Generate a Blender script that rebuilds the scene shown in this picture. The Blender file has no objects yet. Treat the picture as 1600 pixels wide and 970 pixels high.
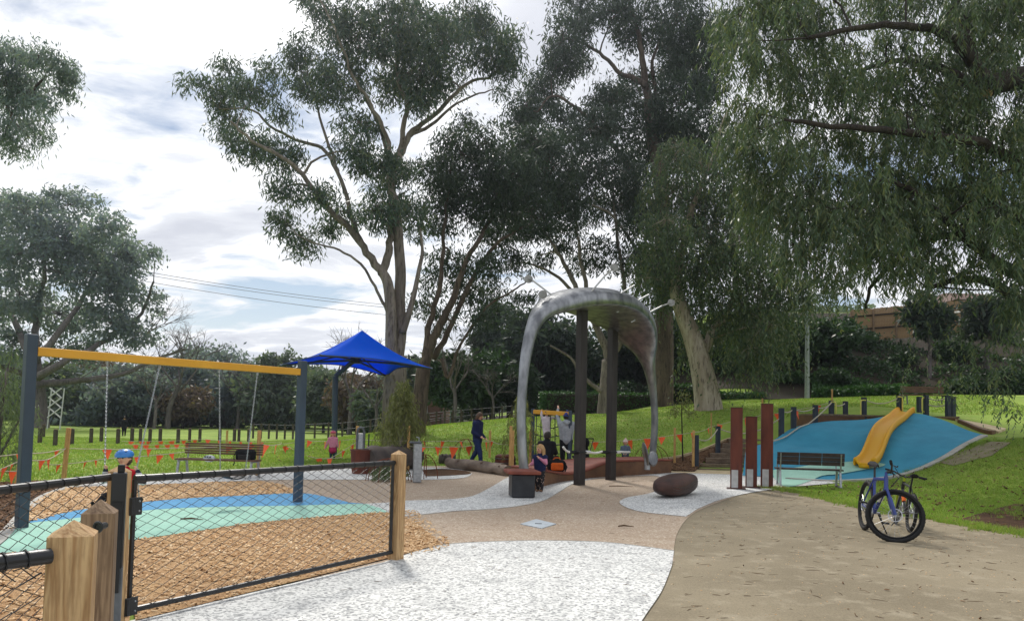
import bpy, bmesh, math, random
import numpy as np
from mathutils import Vector, Matrix, geometry

SC = bpy.context.scene
COL = SC.collection
R = math.radians

# ------------------------------------------------------------------ camera
FPX, CX, CY = 1156.0, 800.0, 600.0
PITCH, ROLL = math.atan(55 / 1156), 0.022
CAM = Vector((0, 0, 1.55))
_f = Vector((0, math.cos(PITCH), math.sin(PITCH)))
_u0 = Vector((0, -math.sin(PITCH), math.cos(PITCH)))
_r0 = Vector((1, 0, 0))
_r = _r0 * math.cos(ROLL) + _u0 * math.sin(ROLL)
_u = _u0 * math.cos(ROLL) - _r0 * math.sin(ROLL)
cam_d = bpy.data.cameras.new('camera')
cam = bpy.data.objects.new('camera', cam_d)
COL.objects.link(cam)
m = Matrix((_r, _u, -_f)).transposed().to_4x4()
m.translation = CAM
cam.matrix_world = m
cam_d.sensor_width = 36
cam_d.lens = 36 * FPX / 1600
cam_d.shift_y = (600 - 485) / 1600
cam_d.clip_end = 6000
cam_d.clip_start = 0.05
SC.camera = cam

# ------------------------------------------------------------------ light
SUN_AZ, SUN_EL = R(-17), R(47)          # azimuth from +Y towards +X
SUN_DIR = Vector((math.sin(SUN_AZ) * math.cos(SUN_EL), math.cos(SUN_AZ) * math.cos(SUN_EL), math.sin(SUN_EL)))
sd = bpy.data.lights.new('sun', 'SUN')
sd.energy = 3.2
sd.angle = R(9)
sd.color = (1.0, 0.95, 0.88)
so = bpy.data.objects.new('sun', sd)
COL.objects.link(so)
so.rotation_euler = (-SUN_DIR).to_track_quat('-Z', 'Y').to_euler()
so.location = (0, 0, 40)

SC.view_settings.view_transform = 'Standard'
SC.view_settings.look = 'None'
SC.view_settings.gamma = 1
SC.view_settings.use_curve_mapping = False
SC.view_settings.exposure = 0.0
SC.render.engine = 'CYCLES'
SC.cycles.max_bounces = 6
SC.cycles.diffuse_bounces = 3
SC.cycles.transmission_bounces = 4
SC.cycles.transparent_max_bounces = 8
SC.cycles.caustics_reflective = False
SC.cycles.caustics_refractive = False


class NT:
    """tiny node helper"""
    def __init__(s, tree):
        s.t = tree
        tree.nodes.clear()
    def n(s, kind, **kw):
        nd = s.t.nodes.new(kind)
        for k, v in kw.items():
            if k.startswith('i_'):
                nd.inputs[k[2:].replace('_', ' ')].default_value = v
            else:
                setattr(nd, k, v)
        return nd
    def l(s, a, b):
        s.t.links.new(a, b)
    def math(s, op, a, b=None, clamp=False):
        nd = s.n('ShaderNodeMath', operation=op, use_clamp=clamp)
        for i, x in enumerate((a, b)):
            if x is None:
                continue
            if isinstance(x, (int, float)):
                nd.inputs[i].default_value = x
            else:
                s.l(x, nd.inputs[i])
        return nd.outputs[0]
    def mix(s, fac, a, b, blend='MIX'):
        nd = s.n('ShaderNodeMix', data_type='RGBA', blend_type=blend)
        for i, x in ((0, fac), (6, a), (7, b)):
            if isinstance(x, (int, float)):
                nd.inputs[i].default_value = x
            elif isinstance(x, (tuple, list)):
                nd.inputs[i].default_value = tuple(x)[:3] + (1,)
            else:
                s.l(x, nd.inputs[i])
        return nd.outputs[2]
    def ramp(s, fac, stops, interp='LINEAR'):
        nd = s.n('ShaderNodeValToRGB')
        cr = nd.color_ramp
        cr.interpolation = interp
        while len(cr.elements) < len(stops):
            cr.elements.new(0.5)
        for e, (p, c) in zip(cr.elements, stops):
            e.position = p
            e.color = (c, c, c, 1) if isinstance(c, (int, float)) else tuple(c)[:3] + (1,)
        s.l(fac, nd.inputs[0])
        return nd.outputs[0]
    def noise(s, vec, scale, detail=4, rough=.55, dist=0, out=0):
        nd = s.n('ShaderNodeTexNoise')
        nd.inputs['Scale'].default_value = scale
        nd.inputs['Detail'].default_value = detail
        nd.inputs['Roughness'].default_value = rough
        nd.inputs['Distortion'].default_value = dist
        if vec is not None:
            s.l(vec, nd.inputs['Vector'])
        return nd.outputs[out]


# ------------------------------------------------------------------ world: thin cloud over a Nishita sky
W = bpy.data.worlds.new('World')
SC.world = W
W.use_nodes = True
k = NT(W.node_tree)
sky = k.n('ShaderNodeTexSky', sky_type='NISHITA', sun_disc=False, sun_elevation=SUN_EL, sun_rotation=SUN_AZ, altitude=50, air_density=1.0, dust_density=0.3, ozone_density=1.0)
STR = 0.1
tc = k.n('ShaderNodeTexCoord')
d = tc.outputs['Generated']
sep = k.n('ShaderNodeSeparateXYZ'); k.l(d, sep.inputs[0])
zc = k.math('ADD', k.math('MAXIMUM', sep.outputs[2], 0.0), 0.16)
px_ = k.math('DIVIDE', sep.outputs[0], zc)
py_ = k.math('DIVIDE', sep.outputs[1], zc)
cmb = k.n('ShaderNodeCombineXYZ'); k.l(px_, cmb.inputs[0]); k.l(py_, cmb.inputs[1])
mp = k.n('ShaderNodeMapping')
mp.inputs['Location'].default_value = (9.9, 17.2, 0)
mp.inputs['Rotation'].default_value = (0, 0, R(38))
mp.inputs['Scale'].default_value = (0.62, 1.0, 1)
k.l(cmb.outputs[0], mp.inputs[0])
cv = mp.outputs[0]
warp = k.n('ShaderNodeVectorMath', operation='SCALE'); warp.inputs['Scale'].default_value = .5
k.l(k.noise(cv, 1.3, 3, .5, 0, 1), warp.inputs[0])
wv = k.n('ShaderNodeVectorMath', operation='ADD'); k.l(cv, wv.inputs[0]); k.l(warp.outputs[0], wv.inputs[1])
big = k.noise(wv.outputs[0], .95, 7, .55, .2)
det = k.noise(wv.outputs[0], 3.1, 9, .6, .2)
cov = k.math('ADD', k.math('MULTIPLY', big, 0.7), k.math('MULTIPLY', det, 0.3))
mask = k.ramp(cov, [(0.405, 0.0), (0.470, 1.0)])
# thick parts are greyer underneath, thin rims are bright
thick = k.ramp(cov, [(0.44, (1.10, 1.12, 1.16)), (0.49, (1.22, 1.23, 1.26)), (0.52, (.92, .95, 1.02)), (0.575, (.74, .77, .86)), (0.68, (.58, .61, .71))])
sunv = k.n('ShaderNodeVectorMath', operation='DOT_PRODUCT')
sunv.inputs[1].default_value = SUN_DIR.lerp(Vector((SUN_DIR.x, SUN_DIR.y, SUN_DIR.z * .8)), 1.0).normalized()
k.l(d, sunv.inputs[0])
dot = k.math('MAXIMUM', sunv.outputs['Value'], 0.0)
glow = k.math('MULTIPLY', k.math('POWER', dot, 40), .9)
glow2 = k.math('MULTIPLY', k.math('POWER', dot, 8), 0.16)
g = k.math('ADD', glow, glow2)
cl = k.mix(1.0, thick, k.mix(1.0, (0, 0, 0), (1, 1, 1)), 'MULTIPLY')
gcol = k.n('ShaderNodeCombineXYZ')
for i in range(3):
    k.l(k.math('MULTIPLY', g, (1.0, .97, .93)[i]), gcol.inputs[i])
cl = k.mix(1.0, cl, gcol.outputs[0], 'ADD')
cls = k.n('ShaderNodeVectorMath', operation='SCALE'); cls.inputs['Scale'].default_value = 0.88 / STR
k.l(cl, cls.inputs[0])
hz = k.ramp(sep.outputs[2], [(0.0, 0.6), (0.2, 0.0)])
skyb = k.n('ShaderNodeVectorMath', operation='SCALE'); skyb.inputs['Scale'].default_value = 0.85
k.l(sky.outputs[0], skyb.inputs[0])
mask2 = k.math('MAXIMUM', mask, hz)
mask2 = k.math('ADD', k.math('MULTIPLY', mask2, .94), .06)
fin = k.mix(mask2, skyb.outputs[0], cls.outputs[0])
bg = k.n('ShaderNodeBackground'); bg.inputs['Strength'].default_value = STR
k.l(fin, bg.inputs['Color'])
wo = k.n('ShaderNodeOutputWorld'); k.l(bg.outputs[0], wo.inputs[0])


# ------------------------------------------------------------------ pixel geometry of the photograph (1600 x 970) -> places
def ray(u, v):
    return _f + _r * ((u - CX) / FPX) + _u * ((CY - v) / FPX)

def P(u, v, Y):
    d = ray(u, v)
    return CAM + d * (Y / d.y)

def sm(t):
    t = np.clip(t, 0, 1)
    return t * t * (3 - 2 * t)

GX = [-60, -14, -10, -4, 0, 5, 10, 15, 22, 60]
GZ = [0, 0, .25, 1.15, 1.6, 1.95, 2.6, 2.95, 3.35, 4.0]

def terr(x, y):
    x = np.asarray(x, float); y = np.asarray(y, float)
    g = np.interp(x, GX, GZ)
    s = sm((y - 22) / 18)
    z = g * s
    z = z + 1.35 * sm((x - 10) / 5.5) * sm((y - 14) / 9) * (1 - s)
    z = z + .5 * sm((x - 6.5) / 3) * sm((y - 23.5) / 4) * (1 - sm((y - 29) / 8)) * (1 - sm((x - 13) / 6))
    bank = np.clip((x - 7) / 9, 0, 1)
    z = z + bank * 0.42 * np.clip(y - 43, 0, 18) * sm((y - 41) / 5)
    z = z + 0.03 * np.clip(y - 60, 0, 60) * sm((x + 15) / 20)
    return z

def T(x, y):
    return float(terr(x, y))

def G(u, v, dz=0.0):
    """where the ray of a pixel meets the ground"""
    d = ray(u, v)
    t0, t = 0.5, 0.5
    while t < 400:
        p = CAM + d * t
        if p.z < T(p.x, p.y) + dz:
            break
        t0 = t; t *= 1.03
    for _ in range(30):
        mid = (t0 + t) / 2
        p = CAM + d * mid
        if p.z < T(p.x, p.y) + dz: t = mid
        else: t0 = mid
    p = CAM + d * t
    return Vector((p.x, p.y, T(p.x, p.y)))

def PH(u, vb, vt):
    """ground point under (u,vb) and the height reached at row vt there"""
    g = G(u, vb)
    return g, P(u, vt, g.y).z - g.z


# ------------------------------------------------------------------ objects
def S(r, g, b):
    def f(c):
        c /= 255
        return c / 12.92 if c <= .04045 else ((c + .055) / 1.055) ** 2.4
    return (f(r), f(g), f(b))

def tag(o, label=None, cat=None, group=None, kind=None):
    if label: o['label'] = label
    if cat: o['category'] = cat
    if group: o['group'] = group
    if kind: o['kind'] = kind
    return o

def thing(name, label, cat, loc=(0, 0, 0), group=None, rotz=0):
    o = bpy.data.objects.new(name, None)
    o.empty_display_size = .2
    COL.objects.link(o)
    o.location = loc
    o.rotation_euler = (0, 0, rotz)
    return tag(o, label, cat, group)

def base_of(parent):
    v = Vector((0, 0, 0))
    while parent is not None:
        v += parent.location
        parent = parent.parent
    return v

def link_mesh(name, me, mat, parent=None):
    o = bpy.data.objects.new(name, me)
    COL.objects.link(o)
    if mat is not None:
        for mm in (mat if isinstance(mat, (list, tuple)) else [mat]):
            me.materials.append(mm)
    if parent is not None:
        o.parent = parent
    return o

def kids(o):
    return list(o.children)

def dup(o, loc=None, label=None, parent=None, rotz=None):
    c = o.copy()
    COL.objects.link(c)
    if parent is not None:
        c.parent = parent
    if loc is not None: c.location = loc
    if rotz is not None: c.rotation_euler = (0, 0, rotz)
    if label: c['label'] = label
    for ch in kids(o):
        dup(ch, parent=c)
    return c

class MB:
    """collects shapes, links them as one mesh object. world=True: coordinates are in the world"""
    def __init__(s):
        s.v = []; s.f = []; s.m = []; s.mi = 0
    def add(s, vs, fs):
        b = len(s.v)
        s.v.extend([tuple(x) for x in vs])
        for f in fs:
            s.f.append(tuple(i + b for i in f)); s.m.append(s.mi)
        return s
    def box(s, c, size, rot=None, taper=1.0, bev=0.0):
        hx, hy, hz = size[0] / 2, size[1] / 2, size[2] / 2
        if bev > 0:
            bm = bmesh.new()
            bmesh.ops.create_cube(bm, size=1)
            for v in bm.verts:
                v.co = Vector((v.co.x * size[0], v.co.y * size[1], v.co.z * size[2]))
            bmesh.ops.bevel(bm, geom=list(bm.edges), offset=bev, segments=1, affect='EDGES')
            vs = [v.co.copy() for v in bm.verts]
            bm.verts.index_update()
            fs = [[v.index for v in f.verts] for f in bm.faces]
            bm.free()
        else:
            vs = [Vector((x * hx * (taper if z > 0 else 1), y * hy * (taper if z > 0 else 1), z * hz)) for z in (-1, 1) for x, y in ((-1, -1), (1, -1), (1, 1), (-1, 1))]
            fs = [(3, 2, 1, 0), (4, 5, 6, 7), (0, 1, 5, 4), (1, 2, 6, 5), (2, 3, 7, 6), (3, 0, 4, 7)]
        if rot is not None:
            M = rot if isinstance(rot, Matrix) else Matrix.Rotation(rot, 3, 'Z')
            vs = [M @ v for v in vs]
        c = Vector(c)
        return s.add([v + c for v in vs], fs)
    def beam(s, a, b, w, h, up=Vector((0, 0, 1)), bev=0.0):
        """box from a to b, w wide, h high"""
        a = Vector(a); b = Vector(b)
        y = (b - a); L = y.length; y.normalize()
        x = y.cross(up)
        if x.length < 1e-4: x = Vector((1, 0, 0))
        x.normalize(); z = x.cross(y)
        M = Matrix((x, y, z)).transposed()
        return s.box((a + b) / 2, (w, L, h), M, bev=bev)
    def tube(s, pts, rad, seg=8, caps=True, closed=False):
        pts = [Vector(p) for p in pts]
        n = len(pts)
        if isinstance(rad, (int, float)): rad = [rad] * n
        elif len(rad) == 2 and n != 2: rad = [rad[0] + (rad[1] - rad[0]) * i / (n - 1) for i in range(n)]
        vs, fs = [], []
        prev = None
        for i, p in enumerate(pts):
            if closed: t = pts[(i + 1) % n] - pts[i - 1]
            else: t = pts[min(i + 1, n - 1)] - pts[max(i - 1, 0)]
            if t.length < 1e-9: t = Vector((0, 0, 1))
            t.normalize()
            if prev is None:
                a = Vector((0, 0, 1)) if abs(t.z) < .9 else Vector((1, 0, 0))
                x = t.cross(a)
            else:
                x = prev - t * prev.dot(t)
                if x.length < 1e-6: x = t.orthogonal()
            x.normalize(); prev = x
            y = t.cross(x)
            for j in range(seg):
                an = 2 * math.pi * (j + .5) / seg
                vs.append(p + (x * math.cos(an) + y * math.sin(an)) * rad[i])
        m = n if closed else n - 1
        for i in range(m):
            for j in range(seg):
                a, b = i * seg + j, i * seg + (j + 1) % seg
                c, dd = ((i + 1) % n) * seg + (j + 1) % seg, ((i + 1) % n) * seg + j
                fs.append((a, b, c, dd))
        if caps and not closed:
            fs.append(tuple(range(seg - 1, -1, -1)))
            fs.append(tuple(range((n - 1) * seg, n * seg)))
        return s.add(vs, fs)
    def lathe(s, prof, c=(0, 0, 0), seg=16, M=None):
        vs, fs = [], []
        for r, z in prof:
            for j in range(seg):
                an = 2 * math.pi * j / seg
                vs.append(Vector((r * math.cos(an), r * math.sin(an), z)))
        n = len(prof)
        for i in range(n - 1):
            for j in range(seg):
                a, b = i * seg + j, i * seg + (j + 1) % seg
                fs.append((a, b, b + seg, a + seg))
        fs.append(tuple(range(seg - 1, -1, -1)))
        fs.append(tuple(range((n - 1) * seg, n * seg)))
        if M is not None: vs = [M @ v for v in vs]
        c = Vector(c)
        return s.add([v + c for v in vs], fs)
    def ball(s, c, r, seg=12, rings=8, M=None):
        if isinstance(r, (int, float)): r = (r, r, r)
        vs, fs = [Vector((0, 0, -r[2]))], []
        for i in range(1, rings):
            a = -math.pi / 2 + math.pi * i / rings
            for j in range(seg):
                b = 2 * math.pi * j / seg
                vs.append(Vector((r[0] * math.cos(a) * math.cos(b), r[1] * math.cos(a) * math.sin(b), r[2] * math.sin(a))))
        vs.append(Vector((0, 0, r[2])))
        for j in range(seg):
            fs.append((0, 1 + (j + 1) % seg, 1 + j))
            fs.append((len(vs) - 1, 1 + (rings - 2) * seg + j, 1 + (rings - 2) * seg + (j + 1) % seg))
        for i in range(rings - 2):
            for j in range(seg):
                a, b = 1 + i * seg + j, 1 + i * seg + (j + 1) % seg
                fs.append((a, b, b + seg, a + seg))
        if M is not None: vs = [M @ v for v in vs]
        c = Vector(c)
        return s.add([v + c for v in vs], fs)
    def prism(s, poly, z0, z1, M=None, c=(0, 0, 0)):
        n = len(poly)
        vs = [Vector((x, y, z0)) for x, y in poly] + [Vector((x, y, z1)) for x, y in poly]
        fs = [tuple(range(n - 1, -1, -1)), tuple(range(n, 2 * n))] + [(i, (i + 1) % n, n + (i + 1) % n, n + i) for i in range(n)]
        if M is not None: vs = [M @ v for v in vs]
        c = Vector(c)
        return s.add([v + c for v in vs], fs)
    def build(s, name, mat, parent=None, world=False, smooth=False, kind=None, label=None):
        me = bpy.data.meshes.new(name)
        off = base_of(parent) if (world and parent is not None) else Vector((0, 0, 0))
        vs = np.array(s.v, dtype=np.float64).reshape(-1, 3) - np.array(off)
        me.from_pydata(vs.tolist(), [], s.f)
        if isinstance(mat, (list, tuple)):
            me.polygons.foreach_set('material_index', s.m)
        if smooth:
            me.polygons.foreach_set('use_smooth', [True] * len(me.polygons))
            if smooth == 'auto':
                for e in ():
                    pass
        me.update()
        o = link_mesh(name, me, mat, parent)
        if smooth == 'auto':
            me.set_sharp_from_angle(angle=R(35))
        if kind: o['kind'] = kind
        if label: o['label'] = label
        return o

def np_mesh(name, V, F, mat, parent=None, smooth=False, kind=None):
    """V (n,3), F (m,k) arrays"""
    me = bpy.data.meshes.new(name)
    nv, (nf, kk) = len(V), F.shape
    me.vertices.add(nv)
    me.vertices.foreach_set('co', np.ascontiguousarray(V, dtype=np.float32).ravel())
    me.loops.add(nf * kk)
    me.loops.foreach_set('vertex_index', np.ascontiguousarray(F, dtype=np.int32).ravel())
    me.polygons.add(nf)
    me.polygons.foreach_set('loop_start', np.arange(0, nf * kk, kk, dtype=np.int32))
    me.polygons.foreach_set('loop_total', np.full(nf, kk, dtype=np.int32))
    me.update(calc_edges=True)
    me.validate()
    if smooth:
        me.polygons.foreach_set('use_smooth', np.ones(nf, dtype=bool))
    o = link_mesh(name, me, mat, parent)
    if kind: o['kind'] = kind
    return o

def catmull(pts, n=6, closed=False):
    pts = [Vector(p) for p in pts]
    out = []
    N = len(pts)
    rng = range(N if closed else N - 1)
    for i in rng:
        if closed: a, b, c, d_ = pts[i - 1], pts[i], pts[(i + 1) % N], pts[(i + 2) % N]
        else: a, b, c, d_ = pts[max(i - 1, 0)], pts[i], pts[i + 1], pts[min(i + 2, N - 1)]
        for j in range(n):
            t = j / n
            out.append(.5 * ((2 * b) + (c - a) * t + (2 * a - 5 * b + 4 * c - d_) * t * t + (3 * b - a - 3 * c + d_) * t ** 3))
    if not closed: out.append(pts[-1])
    return out

def inside(poly, x, y):
    """vectorised point in polygon"""
    px = np.array([p[0] for p in poly]); py = np.array([p[1] for p in poly])
    r = np.zeros(np.shape(x), bool)
    j = len(px) - 1
    for i in range(len(px)):
        c = ((py[i] > y) != (py[j] > y)) & (x < (px[j] - px[i]) * (y - py[i]) / (py[j] - py[i] + 1e-12) + px[i])
        r ^= c
        j = i
    return r

def densify(poly, step):
    out = []
    n = len(poly)
    for i in range(n):
        a = Vector(poly[i][:2]); b = Vector(poly[(i + 1) % n][:2])
        kk = max(1, int((b - a).length / step))
        for j in range(kk): out.append(a + (b - a) * j / kk)
    return out

def sheet(name, poly, mat, dz=.006, res=.6, kind='structure', parent=None, zf=None, thick=0.0):
    """a ground sheet that follows the terrain dz above it"""
    bd = densify(poly, res)
    xs = [p.x for p in bd]; ys = [p.y for p in bd]
    gx = np.arange(min(xs) + res * .37, max(xs), res); gy = np.arange(min(ys) + res * .41, max(ys), res)
    inner = []
    if len(gx) and len(gy):
        A, B = np.meshgrid(gx, gy)
        A = A.ravel(); B = B.ravel()
        ok = inside(bd, A, B)
        A, B = A[ok], B[ok]
        bx = np.array(xs); by = np.array(ys)
        for x, y in zip(A, B):
            if ((bx - x) ** 2 + (by - y) ** 2).min() > (.35 * res) ** 2: inner.append(Vector((x, y)))
    r = geometry.delaunay_2d_cdt(bd + inner, [], [list(range(len(bd)))], 1, 1e-5)
    vs, fs = r[0], r[2]
    f = zf or (lambda x, y: T(x, y))
    V = [(p.x, p.y, f(p.x, p.y) + dz) for p in vs]
    me = bpy.data.meshes.new(name)
    me.from_pydata(V, [], fs)
    me.update()
    if me.polygons and me.polygons[0].normal.z < 0: me.flip_normals()
    me.polygons.foreach_set('use_smooth', [True] * len(me.polygons))
    o = link_mesh(name, me, mat, parent)
    if kind: o['kind'] = kind
    return o

# ------------------------------------------------------------------ materials
def new_mat(name):
    m = bpy.data.materials.new(name)
    m.use_nodes = True
    k = NT(m.node_tree)
    out = k.n('ShaderNodeOutputMaterial')
    return m, k, out

def pm(name, col, col2=None, scale=5, rough=.7, bump=.0, bscale=60, metal=0.0, spec=.4, stretch=(1, 1, 1), detail=5, lo=.35, hi=.65, rough2=None, coat=0.0):
    m, k, out = new_mat(name)
    tc = k.n('ShaderNodeTexCoord')
    mp = k.n('ShaderNodeMapping'); mp.inputs['Scale'].default_value = stretch
    k.l(tc.outputs['Object'], mp.inputs[0])
    v = mp.outputs[0]
    b = k.n('ShaderNodeBsdfPrincipled')
    if col2 is None: col2 = tuple(c * .78 for c in col)
    nz = k.noise(v, scale, detail)
    fac = k.ramp(nz, [(lo, 0.0), (hi, 1.0)])
    k.l(k.mix(fac, col, col2), b.inputs['Base Color'])
    b.inputs['Roughness'].default_value = rough
    if rough2 is not None:
        rr = k.n('ShaderNodeMapRange'); rr.inputs[3].default_value = rough; rr.inputs[4].default_value = rough2
        k.l(fac, rr.inputs[0]); k.l(rr.outputs[0], b.inputs['Roughness'])
    b.inputs['Metallic'].default_value = metal
    b.inputs['Specular IOR Level'].default_value = spec
    b.inputs['Coat Weight'].default_value = coat
    if bump:
        bp = k.n('ShaderNodeBump'); bp.inputs['Strength'].default_value = bump; bp.inputs['Distance'].default_value = .02
        k.l(k.noise(v, bscale, 4), bp.inputs['Height']); k.l(bp.outputs[0], b.inputs['Normal'])
    k.l(b.outputs[0], out.inputs[0])
    return m

def leaf_mat(name, cols, trans=.22, rough=.5, spec=.35):
    """each leaf takes its own shade from a list of greens"""
    m, k, out = new_mat(name)
    geo = k.n('ShaderNodeNewGeometry')
    n = len(cols)
    r = k.n('ShaderNodeValToRGB')
    cr = r.color_ramp
    while len(cr.elements) < n: cr.elements.new(.5)
    for i, (e, c) in enumerate(zip(cr.elements, cols)):
        e.position = i / max(1, n - 1); e.color = tuple(c) + (1,)
    k.l(geo.outputs['Random Per Island'], r.inputs[0])
    ns = k.noise(geo.outputs['Position'], .55, 2)
    c = k.mix(k.ramp(ns, [(.35, 0.0), (.65, .45)]), r.outputs[0], tuple(x * .55 for x in cols[0]))
    b = k.n('ShaderNodeBsdfPrincipled')
    k.l(c, b.inputs['Base Color'])
    b.inputs['Roughness'].default_value = rough
    b.inputs['Specular IOR Level'].default_value = spec
    t = k.n('ShaderNodeBsdfTranslucent')
    k.l(k.mix(1.0, c, (1.5, 1.6, .8), 'MULTIPLY'), t.inputs['Color'])
    mx = k.n('ShaderNodeMixShader'); mx.inputs[0].default_value = trans
    k.l(b.outputs[0], mx.inputs[1]); k.l(t.outputs[0], mx.inputs[2])
    k.l(mx.outputs[0], out.inputs[0])
    return m

def mat_aggregate(name, base, base2, speck, dark, sc, amount):
    """exposed aggregate concrete: pebbles of several tones in a cement bed"""
    m, k, out = new_mat(name)
    geo = k.n('ShaderNodeNewGeometry'); v = geo.outputs['Position']
    vo = k.n('ShaderNodeTexVoronoi'); vo.inputs['Scale'].default_value = sc; k.l(v, vo.inputs['Vector'])
    sepc = k.n('ShaderNodeSeparateColor'); k.l(vo.outputs['Color'], sepc.inputs[0])
    wn = k.noise(v, sc * .35, 3, .7)
    big = k.noise(v, .55, 4)
    c = k.mix(k.ramp(big, [(.3, 0.0), (.7, 1.0)]), base, base2)
    c = k.mix(k.ramp(sepc.outputs[0], [(1 - amount - .03, 0.0), (1 - amount + .03, .9)]), c, speck)
    c = k.mix(k.ramp(sepc.outputs[1], [(.90, 0.0), (.93, .85)]), c, dark)
    c = k.mix(k.ramp(wn, [(.52, 0.0), (.68, .5)]), c, speck)
    st = k.noise(v, 2.2, 6, .65)
    c = k.mix(k.ramp(st, [(.55, 0.0), (.75, .42)]), c, dark)
    st2 = k.noise(v, .7, 5, .7, 1.5)
    c = k.mix(k.ramp(st2, [(.56, 0.0), (.62, .16), (.66, 0.0)]), c, dark)
    b = k.n('ShaderNodeBsdfPrincipled'); k.l(c, b.inputs['Base Color'])
    b.inputs['Roughness'].default_value = .8; b.inputs['Specular IOR Level'].default_value = .3
    bp = k.n('ShaderNodeBump'); bp.inputs['Strength'].default_value = .45; bp.inputs['Distance'].default_value = .008
    k.l(vo.outputs['Distance'], bp.inputs['Height']); k.l(bp.outputs[0], b.inputs['Normal'])
    k.l(b.outputs[0], out.inputs[0])
    return m

def mat_ground(name, c1, c2, c3, s1, s2, fine, rough=.9, bump=.5, bdist=.02, thr=(.52, .66)):
    m, k, out = new_mat(name)
    geo = k.n('ShaderNodeNewGeometry'); v = geo.outputs['Position']
    n1 = k.noise(v, s1, 5, .6, .3); n2 = k.noise(v, s2, 5, .65); n3 = k.noise(v, fine, 3, .7)
    c = k.mix(k.ramp(n1, [(.35, 0.0), (.65, 1.0)]), c1, c2)
    c = k.mix(k.ramp(n2, [(thr[0], 0.0), (thr[1], .75)]), c, c3)
    c = k.mix(k.ramp(n3, [(.3, .45), (.5, 0.0)]), c, tuple(x * .35 for x in c1))
    c = k.mix(k.ramp(n3, [(.56, 0.0), (.75, .5)]), c, tuple(min(1, x * 1.7) for x in c2))
    b = k.n('ShaderNodeBsdfPrincipled'); k.l(c, b.inputs['Base Color'])
    b.inputs['Roughness'].default_value = rough; b.inputs['Specular IOR Level'].default_value = .2
    bp = k.n('ShaderNodeBump'); bp.inputs['Strength'].default_value = bump; bp.inputs['Distance'].default_value = bdist
    k.l(n3, bp.inputs['Height']); k.l(bp.outputs[0], b.inputs['Normal'])
    k.l(b.outputs[0], out.inputs[0])
    return m

def mat_timber(name, c1, c2, ring=9.0, knots=True, axis='Z', rough=.75):
    """sawn pine: stretched growth rings with knots"""
    m, k, out = new_mat(name)
    tc = k.n('ShaderNodeTexCoord')
    mp = k.n('ShaderNodeMapping')
    sc = {'Z': (1, 1, .09), 'Y': (1, .09, 1), 'X': (.09, 1, 1)}[axis]
    mp.inputs['Scale'].default_value = sc
    k.l(tc.outputs['Object'], mp.inputs[0])
    n = k.noise(mp.outputs[0], ring, 3, .5, 1.2)
    sn = k.math('FRACT', k.math('MULTIPLY', n, 7.0))
    sn = k.math('ABSOLUTE', k.math('SUBTRACT', sn, .5))
    fine = k.noise(mp.outputs[0], 120, 3)
    c = k.mix(k.ramp(sn, [(.05, 0.0), (.48, 1.0)]), c1, c2)
    c = k.mix(k.ramp(fine, [(.45, 0.0), (.7, .5)]), c, tuple(x * .55 for x in c2))
    dirt = k.noise(tc.outputs['Object'], 3.5, 5)
    c = k.mix(k.ramp(dirt, [(.5, 0.0), (.75, .45)]), c, tuple(x * .6 for x in c2))
    b = k.n('ShaderNodeBsdfPrincipled')
    if knots:
        vo = k.n('ShaderNodeTexVoronoi'); vo.inputs['Scale'].default_value = 4.2
        mk = k.n('ShaderNodeMapping'); mk.inputs['Scale'].default_value = tuple(1 if s == 1 else .75 for s in sc)
        k.l(tc.outputs['Object'], mk.inputs[0]); k.l(mk.outputs[0], vo.inputs['Vector'])
        c = k.mix(k.ramp(vo.outputs['Distance'], [(.045, 1.0), (.085, 0.0)]), c, tuple(x * .38 for x in c2))
    k.l(c, b.inputs['Base Color'])
    b.inputs['Roughness'].default_value = rough; b.inputs['Specular IOR Level'].default_value = .3
    bp = k.n('ShaderNodeBump'); bp.inputs['Strength'].default_value = .25; bp.inputs['Distance'].default_value = .01
    k.l(fine, bp.inputs['Height']); k.l(bp.outputs[0], b.inputs['Normal'])
    k.l(b.outputs[0], out.inputs[0])
    return m

def mat_bark(name, c1, c2, c3, sc=2.2):
    m, k, out = new_mat(name)
    geo = k.n('ShaderNodeNewGeometry')
    mp = k.n('ShaderNodeMapping'); mp.inputs['Scale'].default_value = (1, 1, .22)
    k.l(geo.outputs['Position'], mp.inputs[0])
    n1 = k.noise(mp.outputs[0], sc, 5, .6, .6); n2 = k.noise(mp.outputs[0], sc * 5, 5, .65)
    c = k.mix(k.ramp(n1, [(.36, 0.0), (.62, 1.0)]), c1, c2)
    c = k.mix(k.ramp(n2, [(.5, 0.0), (.66, .9)]), c, c3)
    b = k.n('ShaderNodeBsdfPrincipled'); k.l(c, b.inputs['Base Color'])
    b.inputs['Roughness'].default_value = .85; b.inputs['Specular IOR Level'].default_value = .2
    bp = k.n('ShaderNodeBump'); bp.inputs['Strength'].default_value = .8; bp.inputs['Distance'].default_value = .06
    k.l(n2, bp.inputs['Height']); k.l(bp.outputs[0], b.inputs['Normal'])
    k.l(b.outputs[0], out.inputs[0])
    return m

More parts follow.
